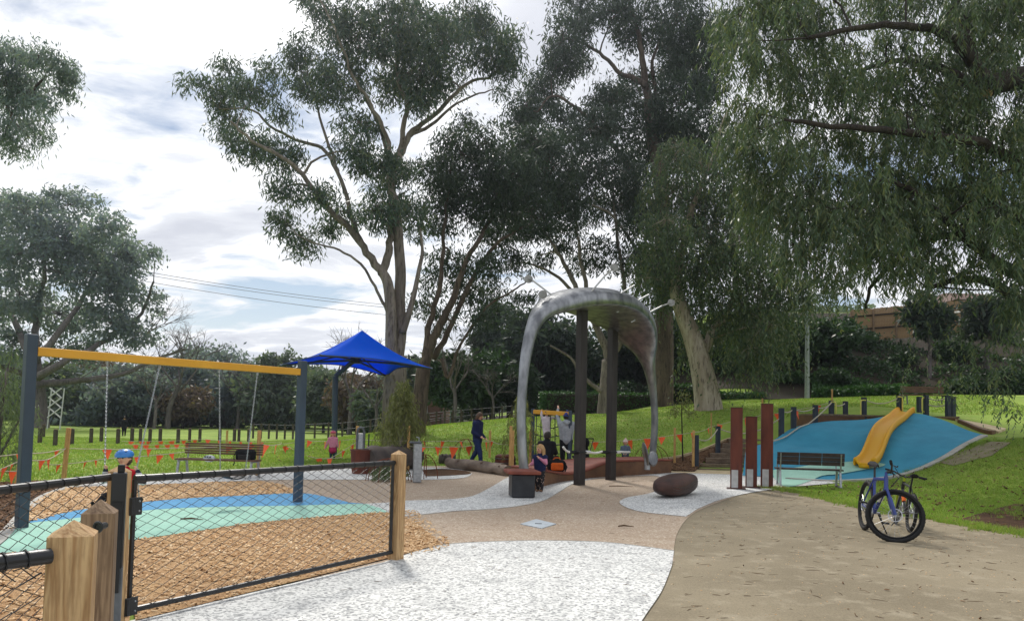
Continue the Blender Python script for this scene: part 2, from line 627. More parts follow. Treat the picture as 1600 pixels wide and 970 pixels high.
def mat_fabric(name, c1, c2, trans, rough=.8):
    m, k, out = new_mat(name)
    geo = k.n('ShaderNodeNewGeometry')
    c = k.mix(k.noise(geo.outputs['Position'], 2.0, 4), c1, c2)
    b = k.n('ShaderNodeBsdfPrincipled'); k.l(c, b.inputs['Base Color']); b.inputs['Roughness'].default_value = rough; b.inputs['Specular IOR Level'].default_value = .2 if rough > .5 else .6
    t = k.n('ShaderNodeBsdfTranslucent'); k.l(c, t.inputs['Color'])
    mx = k.n('ShaderNodeMixShader'); mx.inputs[0].default_value = trans
    k.l(b.outputs[0], mx.inputs[1]); k.l(t.outputs[0], mx.inputs[2]); k.l(mx.outputs[0], out.inputs[0])
    return m

M = {}
M['lawn'] = mat_ground('lawn', S(142, 164, 68), S(114, 140, 52), S(168, 164, 98), .35, 1.6, 28, bump=.7, bdist=.03, thr=(.56, .72))
M['sand_path'] = mat_ground('sand_path', S(146, 135, 113), S(127, 117, 97), S(160, 150, 129), .45, 3.1, 55, bump=.5, bdist=.012)
M['white_agg'] = mat_aggregate('white_agg', S(226, 226, 222), S(212, 213, 210), S(164, 165, 164), S(118, 120, 122), 46, .30)
M['beige_agg'] = mat_aggregate('beige_agg', S(178, 161, 142), S(162, 145, 126), S(150, 128, 106), S(206, 194, 176), 52, .33)
M['concrete'] = pm('concrete', S(186, 184, 178), S(160, 157, 150), 3, .85, .3, 90)
M['tan_concrete'] = pm('tan_concrete', S(206, 188, 152), S(184, 164, 128), 4, .85, .3, 60)
M['chips_bed'] = mat_ground('chips_bed', S(196, 160, 116), S(168, 130, 92), S(212, 182, 142), 1.2, 18, 50, bump=1, bdist=.03)
M['mulch'] = mat_ground('mulch', S(104, 78, 56), S(78, 56, 40), S(128, 98, 72), 1.1, 14, 40, bump=1, bdist=.04)
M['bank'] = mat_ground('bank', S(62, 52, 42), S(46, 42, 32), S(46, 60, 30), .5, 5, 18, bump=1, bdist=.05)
M['rubber_blue'] = pm('rubber_blue', S(100, 162, 204), S(92, 152, 196), 3, .9, .5, 220, spec=.2)
M['rubber_mint'] = pm('rubber_mint', S(168, 212, 194), S(156, 202, 184), 3, .9, .5, 220, spec=.2)
M['mound_blue'] = pm('mound_blue', S(66, 152, 182), S(58, 140, 170), 1.4, .88, .5, 200, spec=.25)
M['pine'] = mat_timber('pine', S(200, 168, 124), S(162, 126, 86))
M['pine_old'] = mat_timber('pine_old', S(150, 126, 100), S(112, 90, 70))
M['stake'] = mat_timber('stake', S(212, 172, 112), S(180, 138, 84), knots=False)
M['sleeper'] = mat_timber('sleeper', S(150, 132, 112), S(112, 94, 78), knots=False, axis='X')
M['slat'] = mat_timber('slat', S(120, 92, 76), S(92, 68, 56), knots=False, axis='X')
M['dark_slat'] = mat_timber('dark_slat', S(70, 58, 52), S(52, 44, 40), knots=False, axis='X')
M['fence_wood'] = mat_timber('fence_wood', S(176, 146, 108), S(140, 110, 78), knots=False)
M['black_steel'] = pm('black_steel', S(30, 31, 35), S(22, 23, 26), 8, .38, .08, 120, spec=.5)
M['wire'] = pm('wire', S(28, 28, 30), None, 8, .5)
M['grey_steel'] = pm('grey_steel', S(96, 100, 104), S(78, 82, 86), 14, .6, .15, 160)
M['slate_paint'] = pm('slate_paint', S(62, 76, 92), S(54, 68, 82), 2, .5, .05, 120)
M['dark_post'] = pm('dark_post', S(50, 60, 74), S(40, 48, 60), 4, .6, .15, 60)
M['yellow_paint'] = pm('yellow_paint', S(226, 168, 52), S(214, 156, 44), 2, .45, .04, 100)
M['pale_yellow'] = pm('pale_yellow', S(232, 220, 110), None, 6, .4)
M['slide_yellow'] = mat_fabric('slide_yellow', S(255, 206, 18), S(255, 196, 12), .36, .5)
M['canopy_blue'] = pm('canopy_blue', S(10, 70, 226), S(8, 60, 206), 1.2, .8, .25, 260, spec=.25)
M['canopy_cloth'] = mat_fabric('canopy_cloth', S(8, 122, 255), S(6, 108, 250), .5)
M['galv'] = pm('galv', S(176, 180, 184), S(150, 154, 158), 20, .42, .05, 100, metal=.8)
M['steel_bright'] = pm('steel_bright', S(160, 162, 164), S(112, 114, 118), 5, .38, .22, 22, metal=1.0, stretch=(1, 1, .35), rough2=.52)
M['dark_column'] = pm('dark_column', S(66, 60, 58), S(46, 42, 42), 2.5, .5, .2, 40, stretch=(3, 3, .4), metal=.3)
M['corten'] = pm('corten', S(112, 58, 42), S(82, 42, 34), 3, .75, .3, 80, stretch=(2, 2, .5))
M['corten_dark'] = pm('corten_dark', S(92, 62, 52), S(58, 44, 42), 2.2, .48, .25, 50, metal=.25)
M['deck_red'] = pm('deck_red', S(140, 76, 58), S(116, 60, 48), 4, .7, .3, 60)
M['wall_brown'] = pm('wall_brown', S(118, 82, 54), S(92, 62, 42), 3, .6, .25, 50)
M['black_box'] = pm('black_box', S(60, 62, 66), S(46, 48, 52), 5, .42, .1, 60, metal=.35)
M['dull_disc'] = pm('dull_disc', S(150, 150, 146), S(120, 120, 116), 9, .5, .05, 80, metal=.6)
M['plate'] = pm('plate', S(190, 190, 190), S(172, 172, 172), 9, .4, .05, 80, metal=.7)
M['rope'] = pm('rope', S(206, 198, 178), S(178, 168, 148), 30, .9, .5, 200)
M['white_rope'] = pm('white_rope', S(232, 232, 228), None, 30, .8, .3, 200)
M['orange_flag'] = pm('orange_flag', S(255, 112, 58), S(250, 96, 44), 5, .6, .1, 60)
M['rock'] = pm('rock', S(112, 104, 98), S(76, 72, 70), 2, .9, .8, 14)
M['rust_wire'] = pm('rust_wire', S(110, 58, 36), None, 20, .8)
M['log_grey'] = pm('log_grey', S(150, 136, 122), S(110, 96, 84), 3, .85, .6, 30, stretch=(.3, 1, 1))
M['log_dark'] = pm('log_dark', S(92, 82, 76), S(64, 58, 56), 3, .85, .6, 24)
M['brick'] = pm('brick', S(132, 100, 84), S(110, 82, 70), 6, .85, .2, 30)
M['white_wall'] = pm('white_wall', S(214, 210, 202), S(196, 192, 184), 3, .8)
M['white_paint'] = pm('white_paint', S(226, 226, 224), None, 5, .5)
M['roof_tile'] = pm('roof_tile', S(108, 80, 66), S(86, 66, 56), 8, .8, .4, 30)
M['dark_glass'] = pm('dark_glass', S(36, 42, 48), None, 3, .12, spec=.6)
M['pale_pole'] = pm('pale_pole', S(150, 156, 160), S(130, 136, 140), 6, .55, .05, 60)
M['lattice'] = pm('lattice', S(204, 206, 204), None, 10, .5)
M['cable'] = pm('cable', S(60, 62, 70), None, 10, .6)
M['lid'] = pm('lid', S(190, 200, 208), S(170, 180, 188), 12, .5, .2, 60, metal=.3)
M['bollard_wood'] = pm('bollard_wood', S(86, 78, 66), S(64, 58, 50), 5, .85, .3, 40)
M['rubber'] = pm('rubber', S(30, 30, 31), S(22, 22, 23), 20, .75, .3, 200)
M['alloy'] = pm('alloy', S(190, 192, 196), None, 10, .35, metal=.9)
M['black_plastic'] = pm('black_plastic', S(24, 24, 26), None, 12, .5)
M['bike_blue'] = pm('bike_blue', S(26, 56, 140), S(22, 48, 124), 4, .3, spec=.5, coat=.4)
M['bike_lime'] = pm('bike_lime', S(170, 190, 40), None, 4, .35, coat=.3)
M['grip'] = pm('grip', S(28, 28, 30), None, 30, .85, .4, 120)
M['skin'] = pm('skin', S(226, 178, 152), S(214, 160, 136), 12, .55)
M['eye'] = pm('eye', S(40, 32, 28), None, 10, .3)
M['lip'] = pm('lip', S(178, 104, 98), None, 10, .5)
def cloth(n, c, c2=None, sc=14): M[n] = pm(n, c, c2, sc, .85, .35, 120, spec=.2)
cloth('navy', S(36, 44, 82)); cloth('jean', S(40, 54, 96)); cloth('grey_hood', S(168, 174, 182)); cloth('black_cloth', S(30, 31, 36))
cloth('white_cloth', S(224, 216, 224)); cloth('pink', S(214, 140, 166)); cloth('magenta', S(172, 48, 92)); cloth('red', S(196, 34, 48))
cloth('teal_grey', S(104, 118, 136)); cloth('skirt', S(176, 92, 80)); cloth('dark_teal', S(50, 70, 84)); cloth('beanie_blue', S(58, 76, 160)); cloth('cream', S(232, 206, 196))
cloth('rust_boot', S(176, 92, 78)); cloth('brown_boot', S(134, 100, 72)); cloth('orange_bag', S(220, 104, 40)); cloth('bag_black', S(26, 27, 30))
M['stripe'] = None
M['blonde'] = pm('blonde', S(196, 160, 112), S(160, 122, 80), 30, .6, .4, 60, stretch=(1, 1, .2))
M['brown_hair'] = pm('brown_hair', S(96, 72, 54), S(70, 52, 40), 30, .6, .4, 60, stretch=(1, 1, .2))
M['dark_hair'] = pm('dark_hair', S(46, 38, 34), None, 30, .6, .4, 60)
M['helmet_blue'] = pm('helmet_blue', S(40, 130, 214), None, 5, .3, coat=.5)
M['helmet_pink'] = pm('helmet_pink', S(206, 70, 100), None, 5, .35, coat=.4)
M['helmet_white'] = pm('helmet_white', S(214, 220, 226), S(150, 160, 170), 9, .35)

def mat_stripe(name, c1, c2, freq):
    m, k, out = new_mat(name)
    tc = k.n('ShaderNodeTexCoord'); sp = k.n('ShaderNodeSeparateXYZ'); k.l(tc.outputs['Object'], sp.inputs[0])
    f = k.math('FRACT', k.math('MULTIPLY', sp.outputs[2], freq))
    b = k.n('ShaderNodeBsdfPrincipled'); b.inputs['Roughness'].default_value = .85
    k.l(k.mix(k.math('GREATER_THAN', f, .7), c1, c2), b.inputs['Base Color']); k.l(b.outputs[0], out.inputs[0])
    return m
M['stripe'] = mat_stripe('stripe', S(34, 38, 56), S(206, 206, 212), 14)

def mat_dots(name, c1, c2, sc):
    m, k, out = new_mat(name)
    tc = k.n('ShaderNodeTexCoord'); vo = k.n('ShaderNodeTexVoronoi'); vo.inputs['Scale'].default_value = sc; k.l(tc.outputs['Object'], vo.inputs['Vector'])
    b = k.n('ShaderNodeBsdfPrincipled'); b.inputs['Roughness'].default_value = .85
    k.l(k.mix(k.ramp(vo.outputs['Distance'], [(.2, 1.0), (.28, 0.0)]), c1, c2), b.inputs['Base Color']); k.l(b.outputs[0], out.inputs[0])
    return m
M['dots'] = mat_dots('dots', S(34, 32, 36), S(206, 176, 160), 22)

M['gum_bark'] = mat_bark('gum_bark', S(146, 136, 126), S(110, 101, 94), S(78, 69, 63))
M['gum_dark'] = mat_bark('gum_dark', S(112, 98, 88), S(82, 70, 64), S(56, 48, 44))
M['pale_bark'] = mat_bark('pale_bark', S(196, 184, 168), S(156, 142, 126), S(104, 92, 80), 1.6)
M['dark_bark'] = mat_bark('dark_bark', S(66, 58, 52), S(50, 44, 40), S(34, 30, 28))
M['grey_bark'] = mat_bark('grey_bark', S(120, 112, 110), S(96, 90, 90), S(70, 66, 66))
M['gum_leaf'] = leaf_mat('gum_leaf', [S(58, 78, 72), S(72, 94, 82), S(92, 112, 90), S(64, 86, 80), S(118, 126, 88), S(54, 72, 66)])
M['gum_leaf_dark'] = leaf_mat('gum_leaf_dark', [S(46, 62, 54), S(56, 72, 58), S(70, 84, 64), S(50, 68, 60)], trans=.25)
M['pepper_leaf'] = leaf_mat('pepper_leaf', [S(66, 86, 64), S(84, 104, 74), S(108, 124, 86), S(78, 100, 80), S(128, 132, 84), S(60, 82, 64)])
M['left_leaf'] = leaf_mat('left_leaf', [S(108, 122, 134), S(118, 130, 140), S(98, 116, 134), S(124, 130, 130)], trans=.45)  # pale blue-grey of the sun's flare veil is painted into this leaf colour
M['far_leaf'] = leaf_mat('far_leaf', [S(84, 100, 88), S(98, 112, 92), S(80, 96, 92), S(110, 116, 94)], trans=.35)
M['shrub_leaf'] = leaf_mat('shrub_leaf', [S(40, 62, 36), S(50, 76, 42), S(60, 86, 48)], trans=.2)
M['hedge_leaf'] = leaf_mat('hedge_leaf', [S(46, 78, 36), S(58, 94, 44), S(70, 106, 52)], trans=.2)
M['acacia_leaf'] = leaf_mat('acacia_leaf', [S(122, 126, 74), S(140, 142, 84), S(108, 116, 66), S(96, 104, 60)])
M['feather_leaf'] = leaf_mat('feather_leaf', [S(104, 122, 86), S(118, 136, 94), S(92, 110, 80)])
M['brown_leaf'] = leaf_mat('brown_leaf', [S(112, 92, 80), S(96, 80, 72), S(122, 108, 84)])
M['grass_blade'] = leaf_mat('grass_blade', [S(112, 148, 54), S(130, 162, 62), S(148, 170, 76), S(170, 170, 102), S(104, 138, 50)], trans=.3)
M['chip'] = leaf_mat('chip', [S(222, 182, 134), S(236, 204, 160), S(206, 162, 114), S(246, 222, 184), S(188, 142, 96), S(230, 192, 144)], trans=0.0, rough=.8, spec=.2)
M['mulch_chip'] = leaf_mat('mulch_chip', [S(104, 76, 54), S(128, 98, 70), S(84, 60, 44), S(146, 116, 88)], trans=0.0, rough=.85, spec=.2)
M['twig'] = leaf_mat('twig', [S(84, 66, 50), S(104, 84, 62), S(66, 52, 42)], trans=0.0, rough=.85, spec=.2)

# ------------------------------------------------------------------ ground
def axis_pts(lo, fine0, fine1, hi, step):
    a = list(np.arange(fine0, fine1 + 1e-6, step))
    s, x = step, fine1
    while x < hi:
        s *= 1.18; x += s; a.append(x)
    s, x = step, fine0
    while x > lo:
        s *= 1.18; x -= s; a.insert(0, x)
    return np.array(a)

xs = axis_pts(-2500, -10, 26, 2500, .45)
ys = axis_pts(-60, -4, 62, 3000, .45)
xs_ground, ys_ground = xs, ys
A, B = np.meshgrid(xs, ys)
Z = terr(A, B)
V = np.stack([A.ravel(), B.ravel(), Z.ravel()], 1)
nx, ny = len(xs), len(ys)
ii = (np.arange(ny - 1)[:, None] * nx + np.arange(nx - 1)[None, :]).ravel()
F = np.stack([ii, ii + 1, ii + nx + 1, ii + nx], 1)
np_mesh('lawn_ground', V, F, M['lawn'], smooth=True, kind='structure')

def gp(pts):
    return [G(u, v).to_2d() for u, v in pts]

def gc(pts, n=5):
    return [p.to_2d() for p in catmull([G(u, v) for u, v in pts], n)]

V2 = lambda x, y: Vector((x, y))
# right-hand granitic sand path
path_edge = gc([(1180, 759), (1240, 768), (1300, 781), (1370, 797), (1480, 815), (1600, 836), (1750, 858)])
sheet('sand_path', path_edge + [V2(22, 6), V2(22, -6), V2(-2, -6), V2(-2, 3.5)] + gp([(640, 880), (800, 800), (1000, 770)]), M['sand_path'], .005, .7)
# beige exposed aggregate apron
beige_r = gc([(1054, 878), (1053, 858), (1060, 830), (1080, 805), (1115, 788), (1170, 770), (1245, 758), (1330, 750)])
sheet('beige_paving', beige_r + gp([(1330, 742), (1180, 738), (1100, 736), (1048, 736), (900, 733), (800, 731), (740, 728), (640, 728), (520, 726), (400, 732), (250, 744)]) + gp([(120, 762), (60, 790), (0, 850)]) + [V2(-5, 5), V2(-1.5, 7.2)], M['beige_agg'], .011, .8)
# white exposed aggregate
front_top = gc([(600, 880), (640, 866), (690, 853), (760, 848), (850, 846), (950, 849), (1053, 862)])
front_r = gc([(1050, 885), (1034, 925), (1003, 972), (955, 1060), (900, 1200)])
sheet('white_paving', front_top + front_r + [V2(.3, -2), V2(-3.2, -2), V2(-3.1, 4.4), V2(-2.86, 5.35)], M['white_agg'], .017, .7)
sw_low = gc([(634, 808), (705, 800), (770, 796), (819, 790), (851, 782), (874, 769), (897, 756), (932, 748), (965, 744.5), (1018, 743.5), (1038, 748), (1043, 755), (1034, 764), (1012, 772), (980, 778), (968, 786), (985, 796), (1014, 802), (1072, 808)])
sw_r = gc([(1088, 797), (1121, 783), (1160, 773), (1200, 766), (1250, 760), (1330, 753.5)])
sw_up = gp([(1310, 745), (1240, 744), (1195, 742), (1145, 740), (1100, 739)]) + gc([(1048, 737.5), (1000, 738), (950, 741), (900, 746), (850, 755), (825, 750), (800, 744), (770, 760), (740, 775), (700, 781), (636, 783), (606, 786), (566, 788)])
sheet('white_paving', sw_low + sw_r + sw_up + gp([(600, 803)]), M['white_agg'], .018, .55)
strip_b = gc([(120, 761), (215, 758.5), (330, 754), (430, 750.5), (587, 750), (671, 750), (725, 747), (738, 740)])
sheet('white_paving', strip_b + gp([(718, 733), (640, 729), (560, 727), (480, 728), (400, 733), (300, 741), (215, 748), (130, 757)]), M['white_agg'], .019, .6)
sheet('bark_patch', gc([(665, 745), (700, 744), (735, 741), (725, 736), (690, 733), (660, 735)]), M['mulch'], .024, .5)
sheet('worn_soil_patch', gc([(1500, 812), (1540, 800), (1600, 786), (1700, 800), (1690, 845), (1600, 835), (1540, 824)]), M['mulch'], .012, .5)
# the pinkish strip before the steps
sheet('tan_strip', gp([(1046, 738.8), (1150, 742), (1150, 736.5), (1046, 733)]), M['tan_concrete'], .024, .5)

# ---- swing bay: chips, blue and mint rubber
def edge(*p): return gc(list(p), 4)
chips_near = gp([(207, 949)]) + [V2(-2.72, 5.5)] + gp([(628, 869), (690, 852)]) + gc([(645, 815), (606, 802), (540, 806), (460, 813), (381, 821), (315, 831), (210, 846), (80, 863), (0, 868)]) + [V2(-8.2, 7.0), V2(-8.2, 1), V2(-3.0, 1), V2(-2.8, 4.4), V2(-2.72, 5.4)]
chips_far = gc([(31, 823), (124, 799), (210, 788), (299, 780), (380, 776), (469, 772)]) + gc([(462, 768), (436, 758), (405, 753.5)]) + gc([(330, 755), (215, 760), (107, 764)]) + gc([(82, 771), (62, 781), (37, 804), (10, 838)])
sheet('chip_bed', chips_near, M['chips_bed'], .022, .5)
sheet('chip_bed', chips_far, M['chips_bed'], .022, .5)
mid = [(0, 832), (31, 821), (124, 811), (210, 801), (300, 795), (447, 792), (540, 789.5), (572, 789)]
sheet('mint_rubber', gc([(-60, 872), (0, 867), (80, 863), (210, 846), (315, 831), (381, 821), (460, 813), (540, 806.5), (606, 802)]) + gc([(595, 796), (572, 789)][:2]) + gc(mid[::-1]) + gp([(-60, 858)]), M['rubber_mint'], .027, .5)
sheet('blue_rubber', gc(mid[1:]) + gc([(546, 787), (518, 780), (469, 772), (380, 776), (299, 780), (210, 788), (124, 799), (60, 812)]), M['rubber_blue'], .028, .5)

# concrete edging on the left of the swing bay
def kerb(name, pts, w, h, mat, dz=.0, label=None, cat='kerb'):
    line = catmull(pts, 5)
    mb = MB()
    n = len(line)
    vs, fs = [], []
    for i, p in enumerate(line):
        t = (line[min(i + 1, n - 1)] - line[max(i - 1, 0)]); t.z = 0; t.normalize()
        s = Vector((t.y, -t.x, 0))
        z0 = p.z - .1; z1 = p.z + h + dz
        for q, z in ((p - s * w / 2, z0), (p - s * w / 2, z1), (p + s * w / 2, z1), (p + s * w / 2, z0)):
            vs.append((q.x, q.y, z))
    for i in range(n - 1):
        for j in range(4):
            a, b = i * 4 + j, i * 4 + (j + 1) % 4
            fs.append((a, a + 4, b + 4, b))
    fs.append((0, 1, 2, 3)); fs.append((n * 4 - 1, n * 4 - 2, n * 4 - 3, n * 4 - 4))
    mb.add(vs, fs)
    return mb.build(name, mat, None, kind='structure')
kerb('concrete_edging', [G(-40, 870), G(0, 845), G(37, 803), (G(62, 781)), G(82, 771), G(107, 763), G(150, 758.5)], .14, .035, M['concrete'])
sheet('mulch_bed', gp([(-300, 860), (-60, 876), (-5, 848)]) + gp([(33, 802), (58, 780), (78, 769), (98, 762), (70, 752), (0, 755), (-200, 765)]), M['mulch'], .012, .6)

# ---- chips and twigs as real pieces
def scatter_boxes(name, xy, mat, size, seed, zoff, tilt=.35, zf=None, up=.5):
    """small wedge-shaped flakes"""
    rg = np.random.default_rng(seed)
    n = len(xy)
    L = rg.uniform(size[0], size[1], n); Wd = L * rg.uniform(.28, .6, n); H = rg.uniform(.004, .011, n) * (size[1] / .07)
    yaw = rg.uniform(0, 2 * np.pi, n); pt = rg.normal(0, tilt, n)
    ux = np.stack([np.cos(yaw) * np.cos(pt), np.sin(yaw) * np.cos(pt), np.sin(pt)], 1)
    uy = np.stack([-np.sin(yaw), np.cos(yaw), rg.normal(0, tilt, n)], 1)
    uy /= np.linalg.norm(uy, axis=1)[:, None]
    uz = np.cross(ux, uy)
    z = (terr(xy[:, 0], xy[:, 1]) if zf is None else zf(xy[:, 0], xy[:, 1])) + zoff + rg.uniform(0, .02, n) * up
    c = np.stack([xy[:, 0], xy[:, 1], z], 1)
    v = []
    for a, b, h in ((-1, -1, 0), (1, -.7, 0), (1, .8, 0), (-1, 1, 0), (-.8, -.7, 1), (.9, -.5, 1), (.8, .6, 1), (-.9, .7, 1)):
        v.append(c + ux * (a * L / 2)[:, None] + uy * (b * Wd / 2)[:, None] + uz * (h * H)[:, None])
    V = np.stack(v, 1).reshape(-1, 3)
    q = np.array([(4, 5, 6, 7), (0, 1, 5, 4), (1, 2, 6, 5), (2, 3, 7, 6), (3, 0, 4, 7)])
    F = (np.arange(n)[:, None, None] * 8 + q[None]).reshape(-1, 4)
    return np_mesh(name, V, F, mat, kind='stuff')

def in_poly(poly, n, seed):
    rg = np.random.default_rng(seed)
    xs = [p.x for p in poly]; ys = [p.y for p in poly]
    out = np.zeros((0, 2))
    while len(out) < n:
        q = np.stack([rg.uniform(min(xs), max(xs), n), rg.uniform(min(ys), max(ys), n)], 1)
        out = np.concatenate([out, q[inside(poly, q[:, 0], q[:, 1])]])
    return out[:n]

scatter_boxes('bark_chips', in_poly(chips_near, 18500, 1), M['chip'], (.012, .06), 1, .024)
scatter_boxes('bark_chips', in_poly(chips_far, 6000, 2), M['chip'], (.035, .08), 2, .024)
scatter_boxes('mulch_chips', in_poly(gp([(-200, 862), (-60, 874), (-5, 848), (33, 802), (58, 780), (78, 769), (98, 762), (70, 752), (0, 755), (-200, 765)]), 3500, 3), M['mulch_chip'], (.04, .1), 3, .016)

def twigs(name, xy, seed, ln=(.06, .28), r=(.003, .007), zo=.01):
    rg = np.random.default_rng(seed)
    n = len(xy)
    L = rg.uniform(0, 1, n) ** 2 * (ln[1] - ln[0]) + ln[0]
    yaw = rg.normal(0, .7, n); bend = rg.normal(0, .25, n); rad = rg.uniform(*r, n)
    c = np.stack([xy[:, 0], xy[:, 1], terr(xy[:, 0], xy[:, 1]) + zo], 1)
    d1 = np.stack([np.cos(yaw), np.sin(yaw), rg.uniform(-.02, .05, n)], 1)
    d2 = np.stack([np.cos(yaw + bend), np.sin(yaw + bend), rg.uniform(-.02, .05, n)], 1)
    pts = [c - d1 * L[:, None] / 2, c, c + d2 * L[:, None] / 2]
    V = []
    for i, p in enumerate(pts):
        s = np.stack([-np.sin(yaw), np.cos(yaw), 0 * yaw], 1) * (rad * (.6, 1, .45)[i])[:, None]
        upz = np.array([0, 0, 1]) * (rad * (.9, 1.4, .7)[i])[:, None]
        V += [p - s, p + upz, p + s]
    V = np.stack(V, 1).reshape(-1, 3)
    q = np.array([(0, 1, 4, 3), (1, 2, 5, 4), (3, 4, 7, 6), (4, 5, 8, 7)])
    F = (np.arange(n)[:, None, None] * 9 + q[None]).reshape(-1, 4)
    return np_mesh(name, V, F, M['twig'], kind='stuff')
rg0 = np.random.default_rng(7)
path_poly = path_edge + [V2(14, 6), V2(9, 3), V2(1, 3)] + gp([(1040, 905), (1060, 845), (1100, 800)])
twigs('fallen_twigs', in_poly(path_poly, 850, 5), 5, (.03, .16), (.0015, .004), zo=.008)
twigs('fallen_twigs', in_poly(front_top + front_r + [V2(-2, 3)], 90, 6), 6, (.03, .09), (.0015, .003), zo=.02)
twigs('fallen_twigs', in_poly(beige_r + gp([(1048, 745), (900, 760), (660, 790), (690, 850)]), 130, 8), 8, (.04, .14), (.0015, .004), zo=.02)
grit = in_poly(path_poly, 2500, 9)
scatter_boxes('grit', grit, M['chip'], (.008, .022), 10, .004, .5, up=.1)

# ---- grass blades
def grass(name, poly, n, h, seed, excl=(), wid=.012, patch=.5):
    xy = in_poly(poly, n, seed)
    for e in excl: xy = xy[~inside(e, xy[:, 0], xy[:, 1])]
    rg = np.random.default_rng(seed)
    # thinner where the turf is worn
    w = np.sin(xy[:, 0] * 1.3 + np.sin(xy[:, 1] * .9) * 2) * np.sin(xy[:, 1] * 1.7 + 1.3)
    xy = xy[rg.uniform(-1, 1, len(xy)) * patch < .55 + w * .5]
    n = len(xy)
    H = rg.uniform(h * .5, h, n); yaw = rg.uniform(0, np.pi * 2, n); ln = rg.normal(0, .35, (n, 2)) * H[:, None]
    z = terr(xy[:, 0], xy[:, 1]) - .004
    s = np.stack([np.cos(yaw), np.sin(yaw), 0 * yaw], 1) * (wid * rg.uniform(.5, 1, n))[:, None]
    c = np.stack([xy[:, 0], xy[:, 1], z], 1)
    tip = c + np.stack([ln[:, 0], ln[:, 1], H], 1)
    V = np.stack([c - s, c + s, tip], 1).reshape(-1, 3)
    F = np.arange(n * 3).reshape(-1, 3)
    return np_mesh(name, V, F, M['grass_blade'], kind='stuff')
pe = [p for p in path_edge]
lawn_r = pe[2:] + [V2(17.5, 13.5), V2(17, 22)] + gp([(1540, 690), (1460, 724), (1400, 744), (1330, 758)])
grass('grass', lawn_r, 130000, .045, 11, excl=[gc([(1500, 812), (1540, 800), (1600, 786), (1700, 800), (1690, 845), (1600, 835), (1540, 824)])])
lawn_b = [V2(-9, 23.5), V2(4.5, 23.2), V2(6.5, 27), V2(9, 31), V2(22, 30), V2(24, 38), V2(8, 41), V2(-8, 44)]
grass('grass', lawn_b, 95000, .07, 12, wid=.025)
lawn_l = gp([(-60, 752), (100, 757), (300, 738), (480, 725), (560, 724), (640, 726)]) + [V2(-4, 30), V2(-6, 42), V2(-34, 42)]
grass('grass', lawn_l, 80000, .07, 13, wid=.025)

# ragged tufts along the lawn edge, leaf litter on the turf
def tufts(name, line, n, spread, h, seed, mat='grass_blade'):
    rg = np.random.default_rng(seed)
    pts = np.array([[p.x, p.y] for p in line])
    i = rg.integers(0, len(pts) - 1, n); t = rg.uniform(0, 1, n)[:, None]
    c = pts[i] * (1 - t) + pts[i + 1] * t
    cl = c + rg.normal(0, spread, (n, 2))
    xy = np.repeat(cl, 14, 0) + rg.normal(0, .035, (n * 14, 2)); m_ = len(xy)
    H = rg.uniform(h * .4, h, m_); yaw = rg.uniform(0, 6.28, m_); ln = rg.normal(0, .4, (m_, 2)) * H[:, None]
    z = terr(xy[:, 0], xy[:, 1]); s = np.stack([np.cos(yaw), np.sin(yaw), 0 * yaw], 1) * (.008 * rg.uniform(.5, 1, m_))[:, None]
    c3 = np.stack([xy[:, 0], xy[:, 1], z], 1); tip = c3 + np.stack([ln[:, 0], ln[:, 1], H], 1)
    V = np.stack([c3 - s, c3 + s, tip], 1).reshape(-1, 3)
    return np_mesh(name, V, np.arange(m_ * 3).reshape(-1, 3), M[mat], kind='stuff')
tufts('grass_tufts', pe[2:], 900, .16, .09, 21)
tufts('grass_tufts', [p.to_2d() for p in (G(1320, 756), G(1400, 742), G(1460, 722), G(1540, 688))], 500, .22, .09, 22)
rgt = np.random.default_rng(23)
ct = in_poly(lawn_r, 520, 24)
tufts('grass_tufts', [V2(*q) for q in ct], 1500, .25, .085, 25)
scatter_boxes('leaf_litter', np.concatenate([in_poly(lawn_r, 900, 26), in_poly(lawn_b, 900, 27)]), M['mulch_chip'], (.03, .1), 28, .03, .5)
scatter_boxes('leaf_litter', in_poly(path_poly, 110, 29), M['mulch_chip'], (.015, .05), 30, .008, .4)
# fine joint lines where the pavings meet
for ln_ in (front_top[7:], sw_low[:60]):
    kerb('paving_joint', [Vector((p.x, p.y, .02)) for p in ln_], .01, .002, M['concrete'])
scatter_boxes('bark_chips', in_poly(gp([(640, 872), (700, 858), (705, 848), (650, 800), (620, 800)]), 500, 40), M['chip'], (.015, .06), 41, .03)

# ------------------------------------------------------------------ near gate and fences
def pyramid_post(name, label, x, y, w, h, mat, rot=0.0, cap=.045, cat='post', group=None, loc_z=None):
    z = T(x, y) if loc_z is None else loc_z
    mb = MB()
    a = w / 2
    b = .006
    prof = [(-.02, a), (h - cap, a)]
    vs = []
    for zz, r in prof:
        for sx, sy in ((-1, -1), (1, -1), (1, 1), (-1, 1)):
            # small chamfer: two corners each
            if sx * sy > 0: vs += [(sx * r, sy * (r - b), zz), (sx * (r - b), sy * r, zz)]
            else: vs += [(sx * (r - b), sy * r, zz), (sx * r, sy * (r - b), zz)]
    vs.append((0, 0, h))
    # order the ring by angle
    def ring(i):
        ids = list(range(i * 8, i * 8 + 8))
        return sorted(ids, key=lambda q: math.atan2(vs[q][1], vs[q][0]))
    r0, r1 = ring(0), ring(1)
    fs = [(r0[i], r0[(i + 1) % 8], r1[(i + 1) % 8], r1[i]) for i in range(8)] + [(r1[i], r1[(i + 1) % 8], 16) for i in range(8)]
    mb.add(vs, fs)
    o = mb.build(name, mat)
    o.location = (x, y, z); o.rotation_euler = (0, 0, rot)
    return tag(o, label, cat, group)

